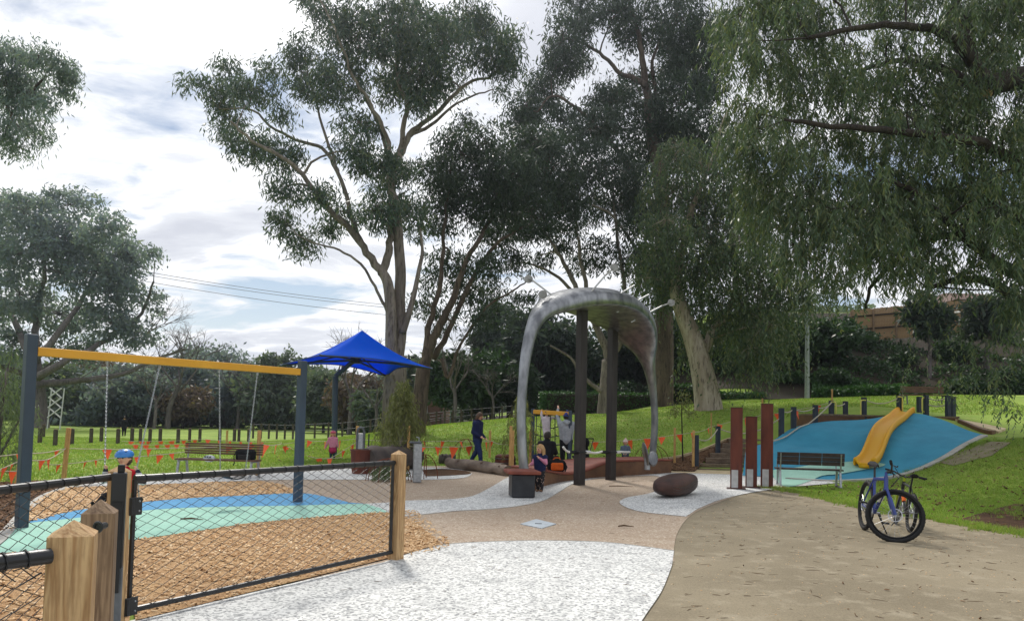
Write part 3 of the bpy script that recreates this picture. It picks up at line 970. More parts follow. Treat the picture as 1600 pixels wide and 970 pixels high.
def chain_mesh(mb, A, B, z0, z1, pitch=.075, r=.0035):
    """woven diamond wire between two plan points: zigzag strands that hook round each other"""
    A = Vector(A); B = Vector(B)
    L = (B - A).length; dx = (B - A) / L
    nrm = Vector((-dx.y, dx.x, 0))
    half = pitch / 2
    hz = pitch * .46
    nz = int((z1 - z0) / hz)
    for i in range(int(L / pitch) + 1):
        pts = []
        for j in range(nz + 1):
            q = min(max(i * pitch + (half if (i + j) % 2 else -half), 0), L)
            pts.append(A + dx * q + nrm * (.003 if (i + j) % 2 else -.003) + Vector((0, 0, z0 + j * hz)))
        mb.tube(pts, r, 4, caps=False)
    return mb

def knuckles(mb, A, B, z, r, step, rad=.0028):
    A = Vector(A); B = Vector(B); L = (B - A).length; d = (B - A) / L
    n = Vector((-d.y, d.x, 0))
    for i in range(int(L / step)):
        c = A + d * (i + .5) * step + Vector((0, 0, z))
        mb.tube([c + n * math.cos(t) * r * 1.08 + Vector((0, 0, math.sin(t) * r * 1.08)) + d * .01 * (t / 6) for t in np.linspace(0, 2 * math.pi, 9)], rad, 4, caps=False)

gA = Vector((-2.78, 5.42, 0)); gB = Vector((-1.255, 8.03, 0))
gd = (gB - gA).normalized()
gate = thing('gate', 'long black chain link gate between the swings and the white paving', 'gate', gA)
f = MB()
f.tube([gA + gd * .05 + Vector((0, 0, 1.055)), gB + Vector((0, 0, 1.055))], .027, 10)
f.build('top_rail', M['black_steel'], gate, True, 'auto')
f = MB(); f.tube([gA + gd * .05 + Vector((0, 0, .10)), gB + Vector((0, 0, .10))], .022, 10); f.build('bottom_rail', M['black_steel'], gate, True, 'auto')
for q in (gA + gd * .05, gB - gd * .02):
    f = MB(); f.tube([q + Vector((0, 0, .09)), q + Vector((0, 0, 1.05))], .018, 8); f.build('stile', M['black_steel'], gate, True, 'auto')
w = MB(); chain_mesh(w, gA + gd * .05, gB, .10, 1.05); knuckles(w, gA + gd * .05, gB, 1.055, .029, .15); w.build('wire_mesh', M['wire'], gate, True)
gn = Vector((gd.y, -gd.x, 0))
for z in (.86, .14):
    f = MB(); f.box(gA + gd * .035 + gn * .05 + Vector((0, 0, z)), (.10, .012, .13), Matrix.Rotation(math.atan2(gd.y, gd.x), 3, 'Z'), bev=.004)
    f.tube([gA + gd * .0 + gn * .062 + Vector((0, 0, z - .06)), gA + gd * .0 + gn * .062 + Vector((0, 0, z + .06))], .014, 8)
    h = f.build('hinge', M['black_steel'], gate, True)
    for dz in (-.035, .035):
        b = MB(); b.ball(gA + gd * .06 + gn * .057 + Vector((0, 0, z + dz)), .008, 6, 5); b.build('bolt', M['galv'], h, True)
gang = math.atan2(gd.y, gd.x)
pyramid_post('timber_post', 'square pine post with pyramid cap at the far end of the chain link gate', gB.x + gd.x * .075, gB.y + gd.y * .075, .125, 1.19, M['pine'], gang, cat='post', group='square timber fence posts')
pyramid_post('timber_post', 'pine post half hidden behind the black latch post, carrying the gate hinges', gA.x - gd.x * .055 - .01, gA.y - gd.y * .055, .115, 1.16, M['pine'], gang, group='square timber fence posts')
# fence running back along the swing bay, seen end on
fA = Vector((-2.95, 3.7, 0)); fB = Vector((-2.86, 5.3, 0))
sf0 = Vector((-3.15, 2.2, 0)); sfe = Vector((-2.86, 5.32, 0))
fen = thing('chain_link_fence', 'black chain link fence panel left of the latch post, swing post showing through', 'fence', (-2.95, 4, 0), 'chain link fence panels')
f = MB(); f.tube([sf0 + Vector((0, 0, 1.075)), sfe + Vector((0, 0, 1.075))], .027, 10); f.build('top_rail', M['black_steel'], fen, True, 'auto')
f = MB(); f.tube([sf0 + Vector((0, 0, .1)), sfe + Vector((0, 0, .1))], .022, 10); f.build('bottom_rail', M['black_steel'], fen, True, 'auto')
w = MB(); chain_mesh(w, sf0, sfe, .1, 1.07); knuckles(w, sf0, sfe, 1.075, .029, .15); w.build('wire_mesh', M['wire'], fen, True)
# near rail with loose wire ends
p0 = P(78, 868, 2.27); p1 = P(-330, 921, 1.78)
nA = Vector((p1.x, p1.y, 0)); nB = Vector((p0.x, p0.y, 0)); nz = p0.z
fen2 = thing('chain_link_fence', 'nearest black rail and chain link mesh with loose wire ends beside the big pine post', 'fence', nB, 'chain link fence panels')
f = MB(); f.tube([nA + Vector((0, 0, p1.z)), nB + Vector((0, 0, p0.z))], .024, 14); f.build('top_rail', M['black_steel'], fen2, True, 'auto')
w = MB(); chain_mesh(w, nA, nB, .3, nz - .02, r=.003)
dn = (nB - nA).normalized()
for i in range(7):
    c = nB - dn * (.10 + .055 * i) + Vector((0, 0, nz - .03))
    w.tube([c, c + dn * .03 + Vector((0, -.012, .006)), c + dn * .055 + Vector((0, -.02, -.012)), c + dn * .07 + Vector((0, -.012, -.03))], .0024, 4)
knuckles(w, nA, nB, nz, .026, .06)
w.build('wire_mesh', M['wire'], fen2, True)
q = P(116, 830, 2.33)
big = pyramid_post('timber_post', 'nearest big pine post with knots, its cap pale and freshly cut', q.x - .02, 2.36, .128, 1.203, M['pine'], R(24), .045, group='square timber fence posts')
q = P(152, 800, 2.86)
pyramid_post('timber_post', 'weathered grey-capped timber post right behind the nearest pine post', q.x, 2.88, .115, 1.208, M['pine_old'], R(22), .05, group='square timber fence posts')
# latch ring on the weathered post
q = P(153, 823, 2.745)
f = MB(); f.tube([q + Vector((math.cos(a) * .014, 0, math.sin(a) * .017)) for a in np.linspace(0, 2 * math.pi, 15)[:-1]], .006, 6, closed=True)
f.tube([q, q + Vector((0, .05, 0))], .012, 8)
tag(f.build('latch_ring', M['black_steel']), 'round black latch ring fixed to the weathered timber post', 'latch')
# black latch post with stub and grey lower sleeve
q = P(187, 738, 4.2)
lp = thing('latch_post', 'black steel latch post with narrow stub on top and grey lower sleeve', 'post', (q.x, 4.2, 0), None, R(24))
f = MB(); f.box((0, 0, (.67 + q.z) / 2), (.075, .075, q.z - .67), bev=.006); f.build('upper_sleeve', M['black_steel'], lp)
f = MB(); f.box((0.008, 0, q.z + .022), (.036, .036, .046), bev=.004); f.build('stub', M['black_plastic'], lp)
f = MB(); f.box((-.012, .01, .34), (.1, .075, .68), bev=.005); f.build('lower_sleeve', M['grey_steel'], lp)
f = MB(); f.box((.0, -.046, .79), (.05, .012, .5)); f.build('cover_strip', M['black_plastic'], lp)

# ------------------------------------------------------------------ swing frame
sL = Vector((-6.27, 9.60, 0)); sR = Vector((-3.71, 13.05, 0))
sdir = (sR - sL).normalized()
sw = thing('swing_set', 'two-seat swing frame with slate blue posts and a yellow beam', 'swing', (sL + sR) / 2)
for q, h in ((sL, 2.52), (sR, 2.50)):
    f = MB(); f.box((q.x, q.y, h / 2), (.13, .13, h), gang and Matrix.Rotation(math.atan2(sdir.y, sdir.x), 3, 'Z'), bev=.012)
    f.build('post', M['slate_paint'], sw, True)
f = MB(); f.beam(sL + sdir * .065 + Vector((0, 0, 2.30)), sR - sdir * .065 + Vector((0, 0, 2.30)), .10, .115, bev=.008); f.build('beam', M['yellow_paint'], sw, True)

def beam_pt(u):
    """the point of the beam seen at column u"""
    best = min(np.linspace(0, 1, 400), key=lambda t: abs(proj(sL + (sR - sL) * t + Vector((0, 0, 2.24)))[0] - u))
    return sL + (sR - sL) * float(best) + Vector((0, 0, 2.24))

def proj(p):
    d = Vector(p) - CAM
    w_ = d.dot(_f)
    return CX + FPX * d.dot(_r) / w_, CY - FPX * d.dot(_u) / w_

def chain(mb, a, b, link=.032, r=.0042):
    a = Vector(a); b = Vector(b); L = (b - a).length; d = (b - a) / L
    x = d.orthogonal().normalized(); y = d.cross(x)
    n = int(L / (link * .8))
    for i in range(n):
        c = a + d * (i + .5) * L / n
        s = x if i % 2 else y
        mb.tube([c + d * link * .55 * math.cos(t) + s * link * .3 * math.sin(t) for t in np.linspace(0, 2 * math.pi, 9)[:-1]], r, 4, closed=True)

def swing_seat(label, ua, ub, sa, sb, seat_c, closed):
    A_, B_ = beam_pt(ua), beam_pt(ub)
    t = thing('hanging_swing', label, 'swing seat', (seat_c[0], seat_c[1], seat_c[2]), 'swing seats on the yellow beam')
    for a, b in ((A_, sa), (B_, sb)):
        f = MB(); chain(f, a, b); c = f.build('chain', M['galv'], t, True)
        h = MB(); h.tube([a + Vector((0, 0, .02)), a + Vector((0, 0, -.05))], .018, 8); h.build('hanger', M['galv'], c, True)
    ax = (Vector(sb) - Vector(sa)); ax.z = 0; ax.normalize()
    f = MB()
    c = Vector(seat_c)
    nn = Vector((-ax.y, ax.x, 0))
    # sling: wide curved rubber strap
    vs, fs = [], []
    W_ = .21
    for i in range(9):
        tt = i / 8
        p = c + ax * (tt - .5) * .46 + Vector((0, 0, .11 * (2 * tt - 1) ** 2 - .06))
        for s_ in (-1, 1):
            vs += [p + nn * s_ * W_ / 2 * (.7 if i in (0, 8) else 1), p + nn * s_ * W_ / 2 * (.7 if i in (0, 8) else 1) + Vector((0, 0, -.02))]
    for i in range(8):
        a = i * 4
        fs += [(a, a + 4, a + 6, a + 2), (a + 1, a + 3, a + 7, a + 5), (a, a + 1, a + 5, a + 4), (a + 2, a + 6, a + 7, a + 3)]
    f.add(vs, fs)
    f.build('seat', M['black_plastic'], t, True)
    if closed:
        f = MB()
        for s_ in (-1, 1):
            f.tube([c + ax * -.22 + nn * s_ * .1 + Vector((0, 0, .05)), c + ax * -.1 + nn * s_ * .13 + Vector((0, 0, .02)), c + ax * .1 + nn * s_ * .13 + Vector((0, 0, .02)), c + ax * .22 + nn * s_ * .1 + Vector((0, 0, .05))], .012, 6)
        f.build('rim', M['black_plastic'], t, True)
    return t, A_, B_
# empty seat
eA, eB = beam_pt(343), beam_pt(402)
em = (eA + eB) / 2
ec = Vector((em.x - .02, em.y + .0, P(375, 741, em.y).z))
eax = (eB - eA); eax.z = 0; eax.normalize()
swing_seat('empty black swing seat hanging in front of the slatted bench', 343, 402, ec - eax * .24 + Vector((0, 0, .09)), ec + eax * .22 + Vector((0, 0, .09)), ec, True)

# ------------------------------------------------------------------ slatted benches
def bench(name, label, c, yaw, L, hseat, hback, nslat_b, nslat_s, mslat, mleg, depth=.42, arms=False, facing=1, backtilt=.12, group=None, seg=1, gap=.014):
    """local: x along the bench, y towards the back; facing=1: back is away from the viewer"""
    t = thing(name, label, 'bench', c, group, yaw)
    sh = (hback - hseat - .09) / nslat_b
    for s_ in range(seg):
        x0 = -L / 2 + L * s_ / seg + .006; x1 = -L / 2 + L * (s_ + 1) / seg - .006
        for i in range(nslat_b):
            z = hseat + .09 + sh * (i + .5)
            y = depth / 2 + .02 + backtilt * (z - hseat)
            f = MB(); f.box(((x0 + x1) / 2, y, z), (x1 - x0, .035, sh - gap), bev=.004); f.build('back_slat', mslat, t)
        sd_ = depth / nslat_s
        for i in range(nslat_s):
            f = MB(); f.box(((x0 + x1) / 2, -depth / 2 + sd_ * (i + .5), hseat - .02), (x1 - x0, sd_ - .012, .036), bev=.004); f.build('seat_slat', mslat, t)
    for x in (-L / 2 + .09, L / 2 - .09):
        f = MB()
        f.tube([(x, depth / 2 + .035 + backtilt * (hback - hseat), hback - .02), (x, depth / 2 + .03, hseat - .05)], .02, 6)
        f.tube([(x, depth / 2 + .02, hseat - .05), (x, -depth / 2, hseat - .05)], .022, 6)
        f.build('bracket', mleg, t)
        for yy, y2 in ((-depth / 2 + .05, -depth / 2 - .02), (depth / 2 - .02, depth / 2 + .06)):
            f = MB(); f.beam((x, yy, hseat - .05), (x, y2, 0), .05, .05, up=Vector((1, 0, 0)), bev=.006); f.build('leg', mleg, t)
        f = MB(); f.box((x, .02, .012), (.06, depth + .16, .02)); f.build('foot', mleg, t)
        if arms:
            f = MB(); f.tube([(x, -depth / 2 - .02, hseat - .05), (x, -depth / 2 - .04, hseat + .2), (x, -depth / 2 + .06, hseat + .24), (x, depth / 2 + .07, hseat + .22)], .017, 6); f.build('armrest', mleg, t)
    return t
bA, bz = PH(340, 746, 697)
bench('park_bench', 'brown slatted park bench on the left lawn edge, bag and helmet on it', bA, R(-6), 2.0, .45, .82, 5, 3, M['slat'], M['galv'], facing=1)
# bench facing the mound, its back to us
q = G(1263, 760)
b2 = thing('x', 'x', 'x')
bpy.data.objects.remove(b2)
bench('park_bench', 'dark slatted bench with aluminium arms and legs, its back to us before the blue mound', (q.x, q.y, q.z + .018), R(180 - 11), 1.62, .45, .86, 3, 4, M['dark_slat'], M['galv'], arms=True, seg=3, backtilt=.16, gap=.005)
q = P(1445, 627, 33.5)
bench('park_bench', 'brown slatted bench on the grass rise behind the slide', (q.x, 33.5, T(q.x, 33.5)), R(-4), 1.9, .45, .84, 4, 3, M['slat'], M['grey_steel'])

# bag and helmet on the left bench
hq = P(327, 716, bA.y - .05)
f = MB(); f.ball(hq, (.145, .11, .085), 14, 9)
h = tag(f.build('cycle_helmet', M['helmet_white'], None, smooth=True), 'white and grey cycle helmet lying on the slatted bench seat', 'helmet')
f = MB()
for s_ in (-.06, 0, .06): f.box((hq.x + s_, hq.y - .07, hq.z + .045), (.022, .1, .03))
f.build('vent', M['black_plastic'], h)
bq = P(384, 712, bA.y - .02)
bg_ = thing('shoulder_bag', 'black bag on the right end of the left slatted bench', 'bag', bq)
f = MB(); f.box((0, 0, .02), (.46, .2, .26), bev=.05); f.build('bag_body', M['bag_black'], bg_)
f = MB(); f.box((-.0, -.105, -.03), (.3, .03, .13), bev=.012); f.build('pocket', M['black_plastic'], bg_)
f = MB(); f.tube([(-.2, -.05, .13), (-.24, -.12, .0), (-.22, -.13, -.16), (-.25, -.1, -.22)], .014, 5); f.build('strap', M['bag_black'], bg_)

# ------------------------------------------------------------------ shade umbrella
uY = 27.0
ub = P(522, 716, uY)
um = thing('shade_umbrella', 'big square blue shade umbrella on a bent slate post', 'umbrella', (ub.x, uY, 0))
pk = P(566, 516, uY - .1)
crn = [P(438, 570, 27.1), P(500, 554, 24.4), P(676, 575, 27.6), P(604, 587, 29.9)]
zc_ = sum(c.z for c in crn) / 4
# canopy: each of four sides curves in towards the peak and scallops between corners
vs, fs = [], []
NR, NS = 10, 12
ring = []
for s_ in range(4):
    a, b = crn[s_], crn[(s_ + 1) % 4]
    for j in range(NS):
        t = j / NS
        p = a.lerp(b, t)
        cen = (crn[0] + crn[1] + crn[2] + crn[3]) / 4
        p = p.lerp(cen, (.05, .05, .16, .12)[s_] * math.sin(math.pi * t))
        p.z += (.06, .10, .16, .22)[s_] * math.sin(math.pi * t)
        ring.append(p)
nr = len(ring)
for i in range(NR + 1):
    t = i / NR
    for p in ring:
        q = p.lerp(pk, t)
        q.z = p.z + (pk.z - p.z) * (t ** 1.7 * .6 + t * .4) - .02 * math.sin(t * math.pi)
        if t > .93: q.z = pk.z - .06 * ((1 - t) / .07)
        vs.append(q)
for i in range(NR):
    for j in range(nr):
        fs.append((i * nr + j, i * nr + (j + 1) % nr, (i + 1) * nr + (j + 1) % nr, (i + 1) * nr + j))
mb = MB(); mb.add(vs, fs)
cn = mb.build('canopy', M['canopy_cloth'], um, True, smooth=True)
sol = cn.modifiers.new('thick', 'SOLIDIFY'); sol.thickness = .012
hub = Vector((P(556, 562, uY).x, uY, P(556, 563, uY).z))
f = MB(); f.tube([(ub.x, uY, 0), (P(524, 588, uY).x, uY, P(524, 588, uY).z)], .105, 12); f.build('pole', M['slate_paint'], um, True, 'auto')
e = Vector((P(524, 588, uY).x, uY, P(524, 588, uY).z))
f = MB(); f.tube([e, hub + Vector((0, 0, .05))], .085, 10); f.build('arm', M['slate_paint'], um, True, 'auto')
f = MB(); f.box(hub, (.34, .34, .22), bev=.02); f.build('hub', M['black_steel'], um, True)
for c in crn:
    f = MB(); f.tube([hub, hub.lerp(c, .5) + Vector((0, 0, .03)), c + Vector((0, 0, -.02))], .04, 6); f.build('rib', M['slate_paint'], um, True)
    f = MB(); f.tube([hub + Vector((0, 0, .3)), hub.lerp(c, .55) + Vector((0, 0, .05))], .025, 6); f.build('strut', M['slate_paint'], um, True)
f = MB(); f.tube([hub, pk - Vector((0, 0, .05))], .05, 8); f.build('mast', M['slate_paint'], um, True)
for a, b in ((0, 1), (1, 2), (2, 3), (3, 0)):
    ed = [v for v in vs[a * NS:a * NS + NS]] + [crn[b]]
    f = MB(); f.tube([p + Vector((0, 0, -.02)) for p in ed], .018, 5); f.build('edge_cable', M['slate_paint'], um, True)

# ------------------------------------------------------------------ steel arch with two columns
arch = thing('steel_arch', 'tall stainless steel arch sculpture with a wide leaf-shaped top and thin legs', 'sculpture', (2.0, 17.9, 0))
apx = [(819, 736, 15.6, .20, .20), (816, 700, 15.6, .20, .20), (814.5, 650, 15.65, .20, .20), (817, 600, 15.75, .21, .20), (822, 555, 15.9, .25, .23), (832, 512, 16.1, .32, .25), (849, 481, 16.4, .6, .30),
       (880, 463, 17.0, 1.2, .42), (915, 462, 17.7, 1.75, .50), (950, 473, 18.6, 1.85, .52), (982, 496, 19.4, 1.45, .48), (1002, 527, 19.9, .9, .38), (1012, 562, 20.2, .42, .28), (1020, 610, 20.4, .22, .2), (1023, 660, 20.45, .19, .19), (1019, 718, 20.5, .19, .19)]
cp = catmull([P(u, v, y) for u, v, y, _, _ in apx], 5)
wd = [p.x for p in catmull([Vector((a[3], 0, 0)) for a in apx], 5)]
ht = [p.x for p in catmull([Vector((a[4], 0, 0)) for a in apx], 5)]
pl = (cp[-1] - cp[0]); pl.z = 0; pl.normalize()
side = Vector((pl.y, -pl.x, 0))          # towards the right/front
vs, fs = [], []
NSG = 20
for i, p in enumerate(cp):
    t = (cp[min(i + 1, len(cp) - 1)] - cp[max(i - 1, 0)]).normalized()
    nrm = t.cross(side)
    nrm = -nrm if nrm.z < -.2 or (abs(nrm.z) <= .2 and nrm.dot(Vector((-.6, -.8, 0)) if i < len(cp) / 2 else Vector((.6, .8, 0))) < 0) else nrm
    wide = min(1, max(0, (wd[i] - .25) / .8))
    tilt = 0.0
    p = p - Vector((0, 0, .27 * wide))
    s2 = side * math.cos(tilt) - nrm * math.sin(tilt)
    n2 = nrm * math.cos(tilt) + side * math.sin(tilt)
    for j in range(NSG):
        a = 2 * math.pi * j / NSG
        x, y = math.cos(a), math.sin(a)
        if y < 0: y = -(-y) ** 1.0 * (1 - .85 * wide)
        else: y = y ** (1 - .45 * wide) if y > 0 else 0
        vs.append(p + s2 * x * wd[i] / 2 + n2 * y * ht[i] / 2 * (1 + .82 * wide))
for i in range(len(cp) - 1):
    for j in range(NSG):
        a, b = i * NSG + j, i * NSG + (j + 1) % NSG
        fs.append((a, b, b + NSG, a + NSG))
fs.append(tuple(range(NSG - 1, -1, -1))); fs.append(tuple(range(len(vs) - NSG, len(vs))))
mb = MB(); mb.add(vs, fs)
ab = mb.build('arch_body', M['steel_bright'], arch, True, smooth=True)
bmx = bmesh.new(); bmx.from_mesh(ab.data); bmesh.ops.recalc_face_normals(bmx, faces=bmx.faces); bmx.to_mesh(ab.data); bmx.free()
for u0, v0, u1, v1, Y in ((915, 466, 945, 431, 16.85), (946, 472, 991, 446, 17.45), (970, 484, 1014, 460, 18.0), (992, 500, 1034, 478, 18.7), (857, 457, 832, 438, 16.6)):
    a = P(u0, v0, Y); b = P(u1, v1, Y + .05)
    f = MB(); f.tube([a - (b - a) * .15, b], .02, 6); rd = f.build('rod', M['plate'], arch, True)
    if (u1, v1) in ((945, 431), (1034, 478), (832, 438)):
        dq = {945: (960, 418), 1034: (1049, 473), 832: (826, 436)}[u1]
        c = P(dq[0], dq[1], Y + .1)
        f = MB(); f.tube([b, c], .018, 6); f.lathe([(.02, -.008), (.09, -.008), (.098, 0), (.09, .008), (.02, .008)], c, 18, Matrix.Rotation(R(80), 3, 'X'))
        f.build('disc', M['dull_disc'], rd, True)
c = P(848, 460, 16.5); f = MB(); f.lathe([(.02, -.01), (.09, -.01), (.10, 0), (.09, .01), (.02, .01)], c, 16, Matrix.Rotation(R(80), 3, 'X')); f.build('disc', M['dull_disc'], arch, True)
# columns
for i, (ub_, vb_, vt_, lab) in enumerate(((905, 758, 474, 'nearer dark square steel column under the arch'), (954, 750, 494, 'farther dark square steel column under the arch'))):
    g_, h_ = PH(ub_, vb_, vt_)
    co = thing('steel_column', lab, 'column', g_, 'dark columns under the steel arch')
    f = MB(); f.box((0, 0, h_ / 2), (.21, .21, h_), R(38), bev=.012); f.build('shaft', M['dark_column'], co)
    hb = P(ub_, 706, g_.y).z
    f = MB(); f.box((0, 0, hb), (.24, .24, .05), R(38), bev=.008); f.build('collar', M['black_steel'], co)
    for s_ in (-1, 1):
        f = MB(); f.tube([(s_ * .1, s_ * .06, hb), (s_ * .26, s_ * .12, hb)], .042, 8); f.build('socket', M['white_paint'] if s_ > 0 else M['black_steel'], co)
c1 = PH(905, 758, 484)[0]; c2 = PH(954, 750, 506)[0]
def rope_obj(name, label, a, b, sag, r, mat, cat='rope', n=14, group=None):
    a = Vector(a); b = Vector(b)
    f = MB(); f.tube([a.lerp(b, i / n) - Vector((0, 0, sag * 4 * (i / n) * (1 - i / n))) for i in range(n + 1)], r, 6)
    return tag(f.build(name, mat, None, smooth=True), label, cat, group)
r1 = P(905, 706, c1.y); r2 = P(954, 705, c2.y)
rope_obj('rope', 'white rope slung between the two dark columns', r1 + Vector((.25, .12, 0)), r2 + Vector((-.24, -.12, 0)), .03, .028, M['white_rope'])
rope_obj('rope', 'short white rope left of the nearer dark column', P(880, 698, 17.6), r1 + Vector((-.24, -.12, 0)), .03, .03, M['white_rope'])
rope_obj('rope', 'short white rope right of the farther dark column', r2 + Vector((.25, .12, 0)), P(984, 706, 20.3), .01, .026, M['white_rope'])

# polished disc at the foot of the right leg
q = G(1012, 727)
ms = thing('mirror_sculpture', 'polished steel disc sculpture at the foot of the right arch leg', 'sculpture', (P(1012, 720, 20.2).x, 20.0, .38))
f = MB(); Mx = Matrix.Rotation(R(90), 3, 'X') @ Matrix.Rotation(R(62), 3, 'Y')
f.lathe([(.03, -.05), (.30, -.04), (.34, 0), (.30, .04), (.03, .05)], (-.1, 0, .32), 22, Matrix.Diagonal((.62, 1, 1.0)) @ Matrix.Rotation(R(72), 3, 'Y') )
f.build('crescent', M['steel_bright'], ms, smooth='auto')
f = MB(); f.lathe([(.02, -.03), (.14, -.03), (.17, 0), (.14, .03), (.02, .03)], (.09, -.05, .2), 20, Matrix.Diagonal((.8, 1, 1.25)) @ Matrix.Rotation(R(78), 3, 'X') ); f.build('disc', M['steel_bright'], ms, smooth='auto')
f = MB(); f.tube([(-.05, 0, -.1), (-.05, 0, .2)], .08, 10); f.build('stem', M['galv'], ms)

# ------------------------------------------------------------------ wavy corten platform below the arch
fr = [(800, 775, .44), (832, 766, .42), (858, 758, .30), (876, 754, .20), (892, 751.5, .165), (908, 749.5, .18), (925, 747.5, .25), (942, 746, .35), (958, 745, .41), (985, 743.5, .41), (1015, 741.5, .40), (1049, 739, .38)]
fp = catmull([Vector((G(u, v).x, G(u, v).y, h)) for u, v, h in fr], 4)
n_ = len(fp)
bk = []
for i, p in enumerate(fp):
    t = fp[min(i + 1, n_ - 1)] - fp[max(i - 1, 0)]; t.z = 0; t.normalize()
    s_ = Vector((-t.y, t.x, 0))
    k0 = max(0, 1 - i / 14)
    s_ = (s_ * (1 - k0) + Vector((.42, .9, 0)) * k0).normalized()
    wdt = 1.25 + .35 * math.sin(math.pi * i / (n_ - 1))
    hb = .40 - .12 * math.sin(math.pi * min(1, i / (n_ * .75)))
    bk.append(Vector((p.x + s_.x * wdt, p.y + s_.y * wdt, max(hb, p.z * .9))))
pf = thing('corten_platform', 'curved low rusty steel platform with a wavy reddish top under the arch', 'platform', (2.0, 18.5, 0))
vs = []; fs = []
for p, b in zip(fp, bk):
    vs += [Vector((p.x, p.y, -.02)), p, b, Vector((b.x, b.y, -.02))]
for i in range(n_ - 1):
    a = i * 4
    fs += [(a, a + 1, a + 5, a + 4), (a + 2, a + 3, a + 7, a + 6)]
fs += [(0, 3, 2, 1), (n_ * 4 - 4, n_ * 4 - 3, n_ * 4 - 2, n_ * 4 - 1)]
mb = MB(); mb.add(vs, fs); mb.build('side_wall', M['wall_brown'], pf, True)
vs = []; fs = []
K = 6
for p, b in zip(fp, bk):
    d_ = (b - p); d_.z = 0; d_.normalize()
    for j in range(K + 1):
        q = (p - d_ * .03).lerp(b, j / K)
        q.z = p.z + (b.z - p.z) * sm(j / K) + .008
        vs.append(q)
for i in range(n_ - 1):
    for j in range(K):
        a = i * (K + 1) + j
        fs.append((a, a + K + 1, a + K + 2, a + 1))
mb = MB(); mb.add(vs, fs); tp = mb.build('top_surface', M['deck_red'], pf, True, smooth=True)
so_ = tp.modifiers.new('thick', 'SOLIDIFY'); so_.thickness = .05; so_.offset = 1
# metal box seat at the left leg
g_, h_ = PH(815, 779, 742)
bx = thing('seat_box', 'black steel box with a red-brown seat slab holding the left arch leg', 'seat', (g_.x, g_.y + .22, g_.z + .018))
f = MB(); f.box((0, 0, .23), (.46, .5, .46), R(8), bev=.025); f.build('box', M['black_box'], bx)
f = MB(); f.box((.0, .12, .49), (.64, .85, .065), R(8), bev=.012); f.build('seat_slab', M['deck_red'], bx)

# carved log-like corten boulder
g_, h_ = PH(1055, 787, 742)
_a, _b = G(1038, 786), G(1094, 768)
g_ = (_a + _b) / 2
bo = thing('carved_seat', 'rounded rusty carved seat like a canoe hull on the white paving', 'seat', (g_.x - .12, g_.y + .12, .016), None, R(54))
vs, fs = [], []
NX, NA = 22, 20
for i in range(NX + 1):
    t = -1 + 2 * i / NX
    e = (1 - abs(t) ** 2.3) ** .62 if abs(t) < 1 else 0
    e = max(e, .03)
    for j in range(NA):
        a = 2 * math.pi * j / NA
        c_, s_ = math.cos(a), math.sin(a)
        y = math.copysign(abs(c_) ** .8, c_) * .30 * e * (1 - .12 * t)
        zz = (math.copysign(abs(s_) ** .75, s_))
        z = .23 + (zz * (.235 if zz > 0 else .23 - .12 * abs(t) ** 3)) * (.35 + .65 * e) + .02 * t
        vs.append(Vector((t * .98, y, max(z, 0))))
for i in range(NX):
    for j in range(NA):
        a, b = i * NA + j, i * NA + (j + 1) % NA
        fs.append((a, a + NA, b + NA, b))
fs.append(tuple(range(NA))); fs.append(tuple(range(len(vs) - 1, len(vs) - NA - 1, -1)))
mb = MB(); mb.add(vs, fs); mb.build('hull', M['corten_dark'], bo, smooth=True)
for kx, amp in ((0, .05), (.05, .06), (.1, .05)):
    pts = []
    for i in range(17):
        t = -.72 + 1.44 * i / 16
        e = (1 - abs(t) ** 2.3) ** .62
        z = .16 + kx + amp * math.sin(t * 4.0)
        s_ = (z - .24) / .25
        y = -.30 * e * (1 - .12 * t) * (1 - min(.98, abs(s_)) ** 2.4) ** .42 - .001
        pts.append((t * .98, y, z))
    f = MB(); f.tube(pts, .006, 5); f.build('carved_line', M['black_steel'], bo)

# three square corten posts
for (u, vb, vt, w_, lab) in ((1153, 765, 638, .275, 'left of the three rusty square posts by the dark bench'), (1176.5, 763, 652, .265, 'shorter middle one of the three rusty square posts'), (1201, 763, 632, .28, 'right rusty square post nearest the dark bench')):
    g_, h_ = PH(u, vb, vt)
    po = thing('corten_post', lab, 'post', (g_.x, g_.y + .14, .018), 'rusty square steel posts', R(-16))
    f = MB(); f.box((0, 0, h_ / 2), (w_, w_, h_), bev=.012); f.build('shaft', M['corten'], po)
    f = MB(); f.box((0, 0, .006), (w_ + .16, w_ + .16, .012)); f.build('base_plate', M['corten_dark'], po)
    f = MB(); f.box((-.035, -w_ / 2 - .004, .24), (.15, .006, .42)); pl_ = f.build('plaque', M['plate'], po)
    for zz in (.06, .42):
        for xx in (-.09, .02):
            f = MB(); f.ball((xx, -w_ / 2 - .008, zz), .006, 6, 4); f.build('screw', M['galv'], pl_)
    f = MB(); f.box((0, 0, h_ + .004), (w_ + .015, w_ + .015, .012), bev=.003); f.build('cap', M['corten_dark'], po)

# inspection lid in the paving
q = [G(813, 820), G(838, 812.5), G(869, 820), G(846, 827)]
ld = thing('inspection_lid', 'pale grey steel inspection lid set in the beige paving', 'lid', (q[0] + q[2]) / 2)
f = MB(); f.prism([(p.x, p.y) for p in q], .009, .022); f.build('plate', M['lid'], ld, True)
f = MB(); cq = (q[0] + q[2]) / 2; f.box((cq.x, cq.y, .024), (.1, .03, .008)); f.build('lifting_slot', M['grey_steel'], ld, True)

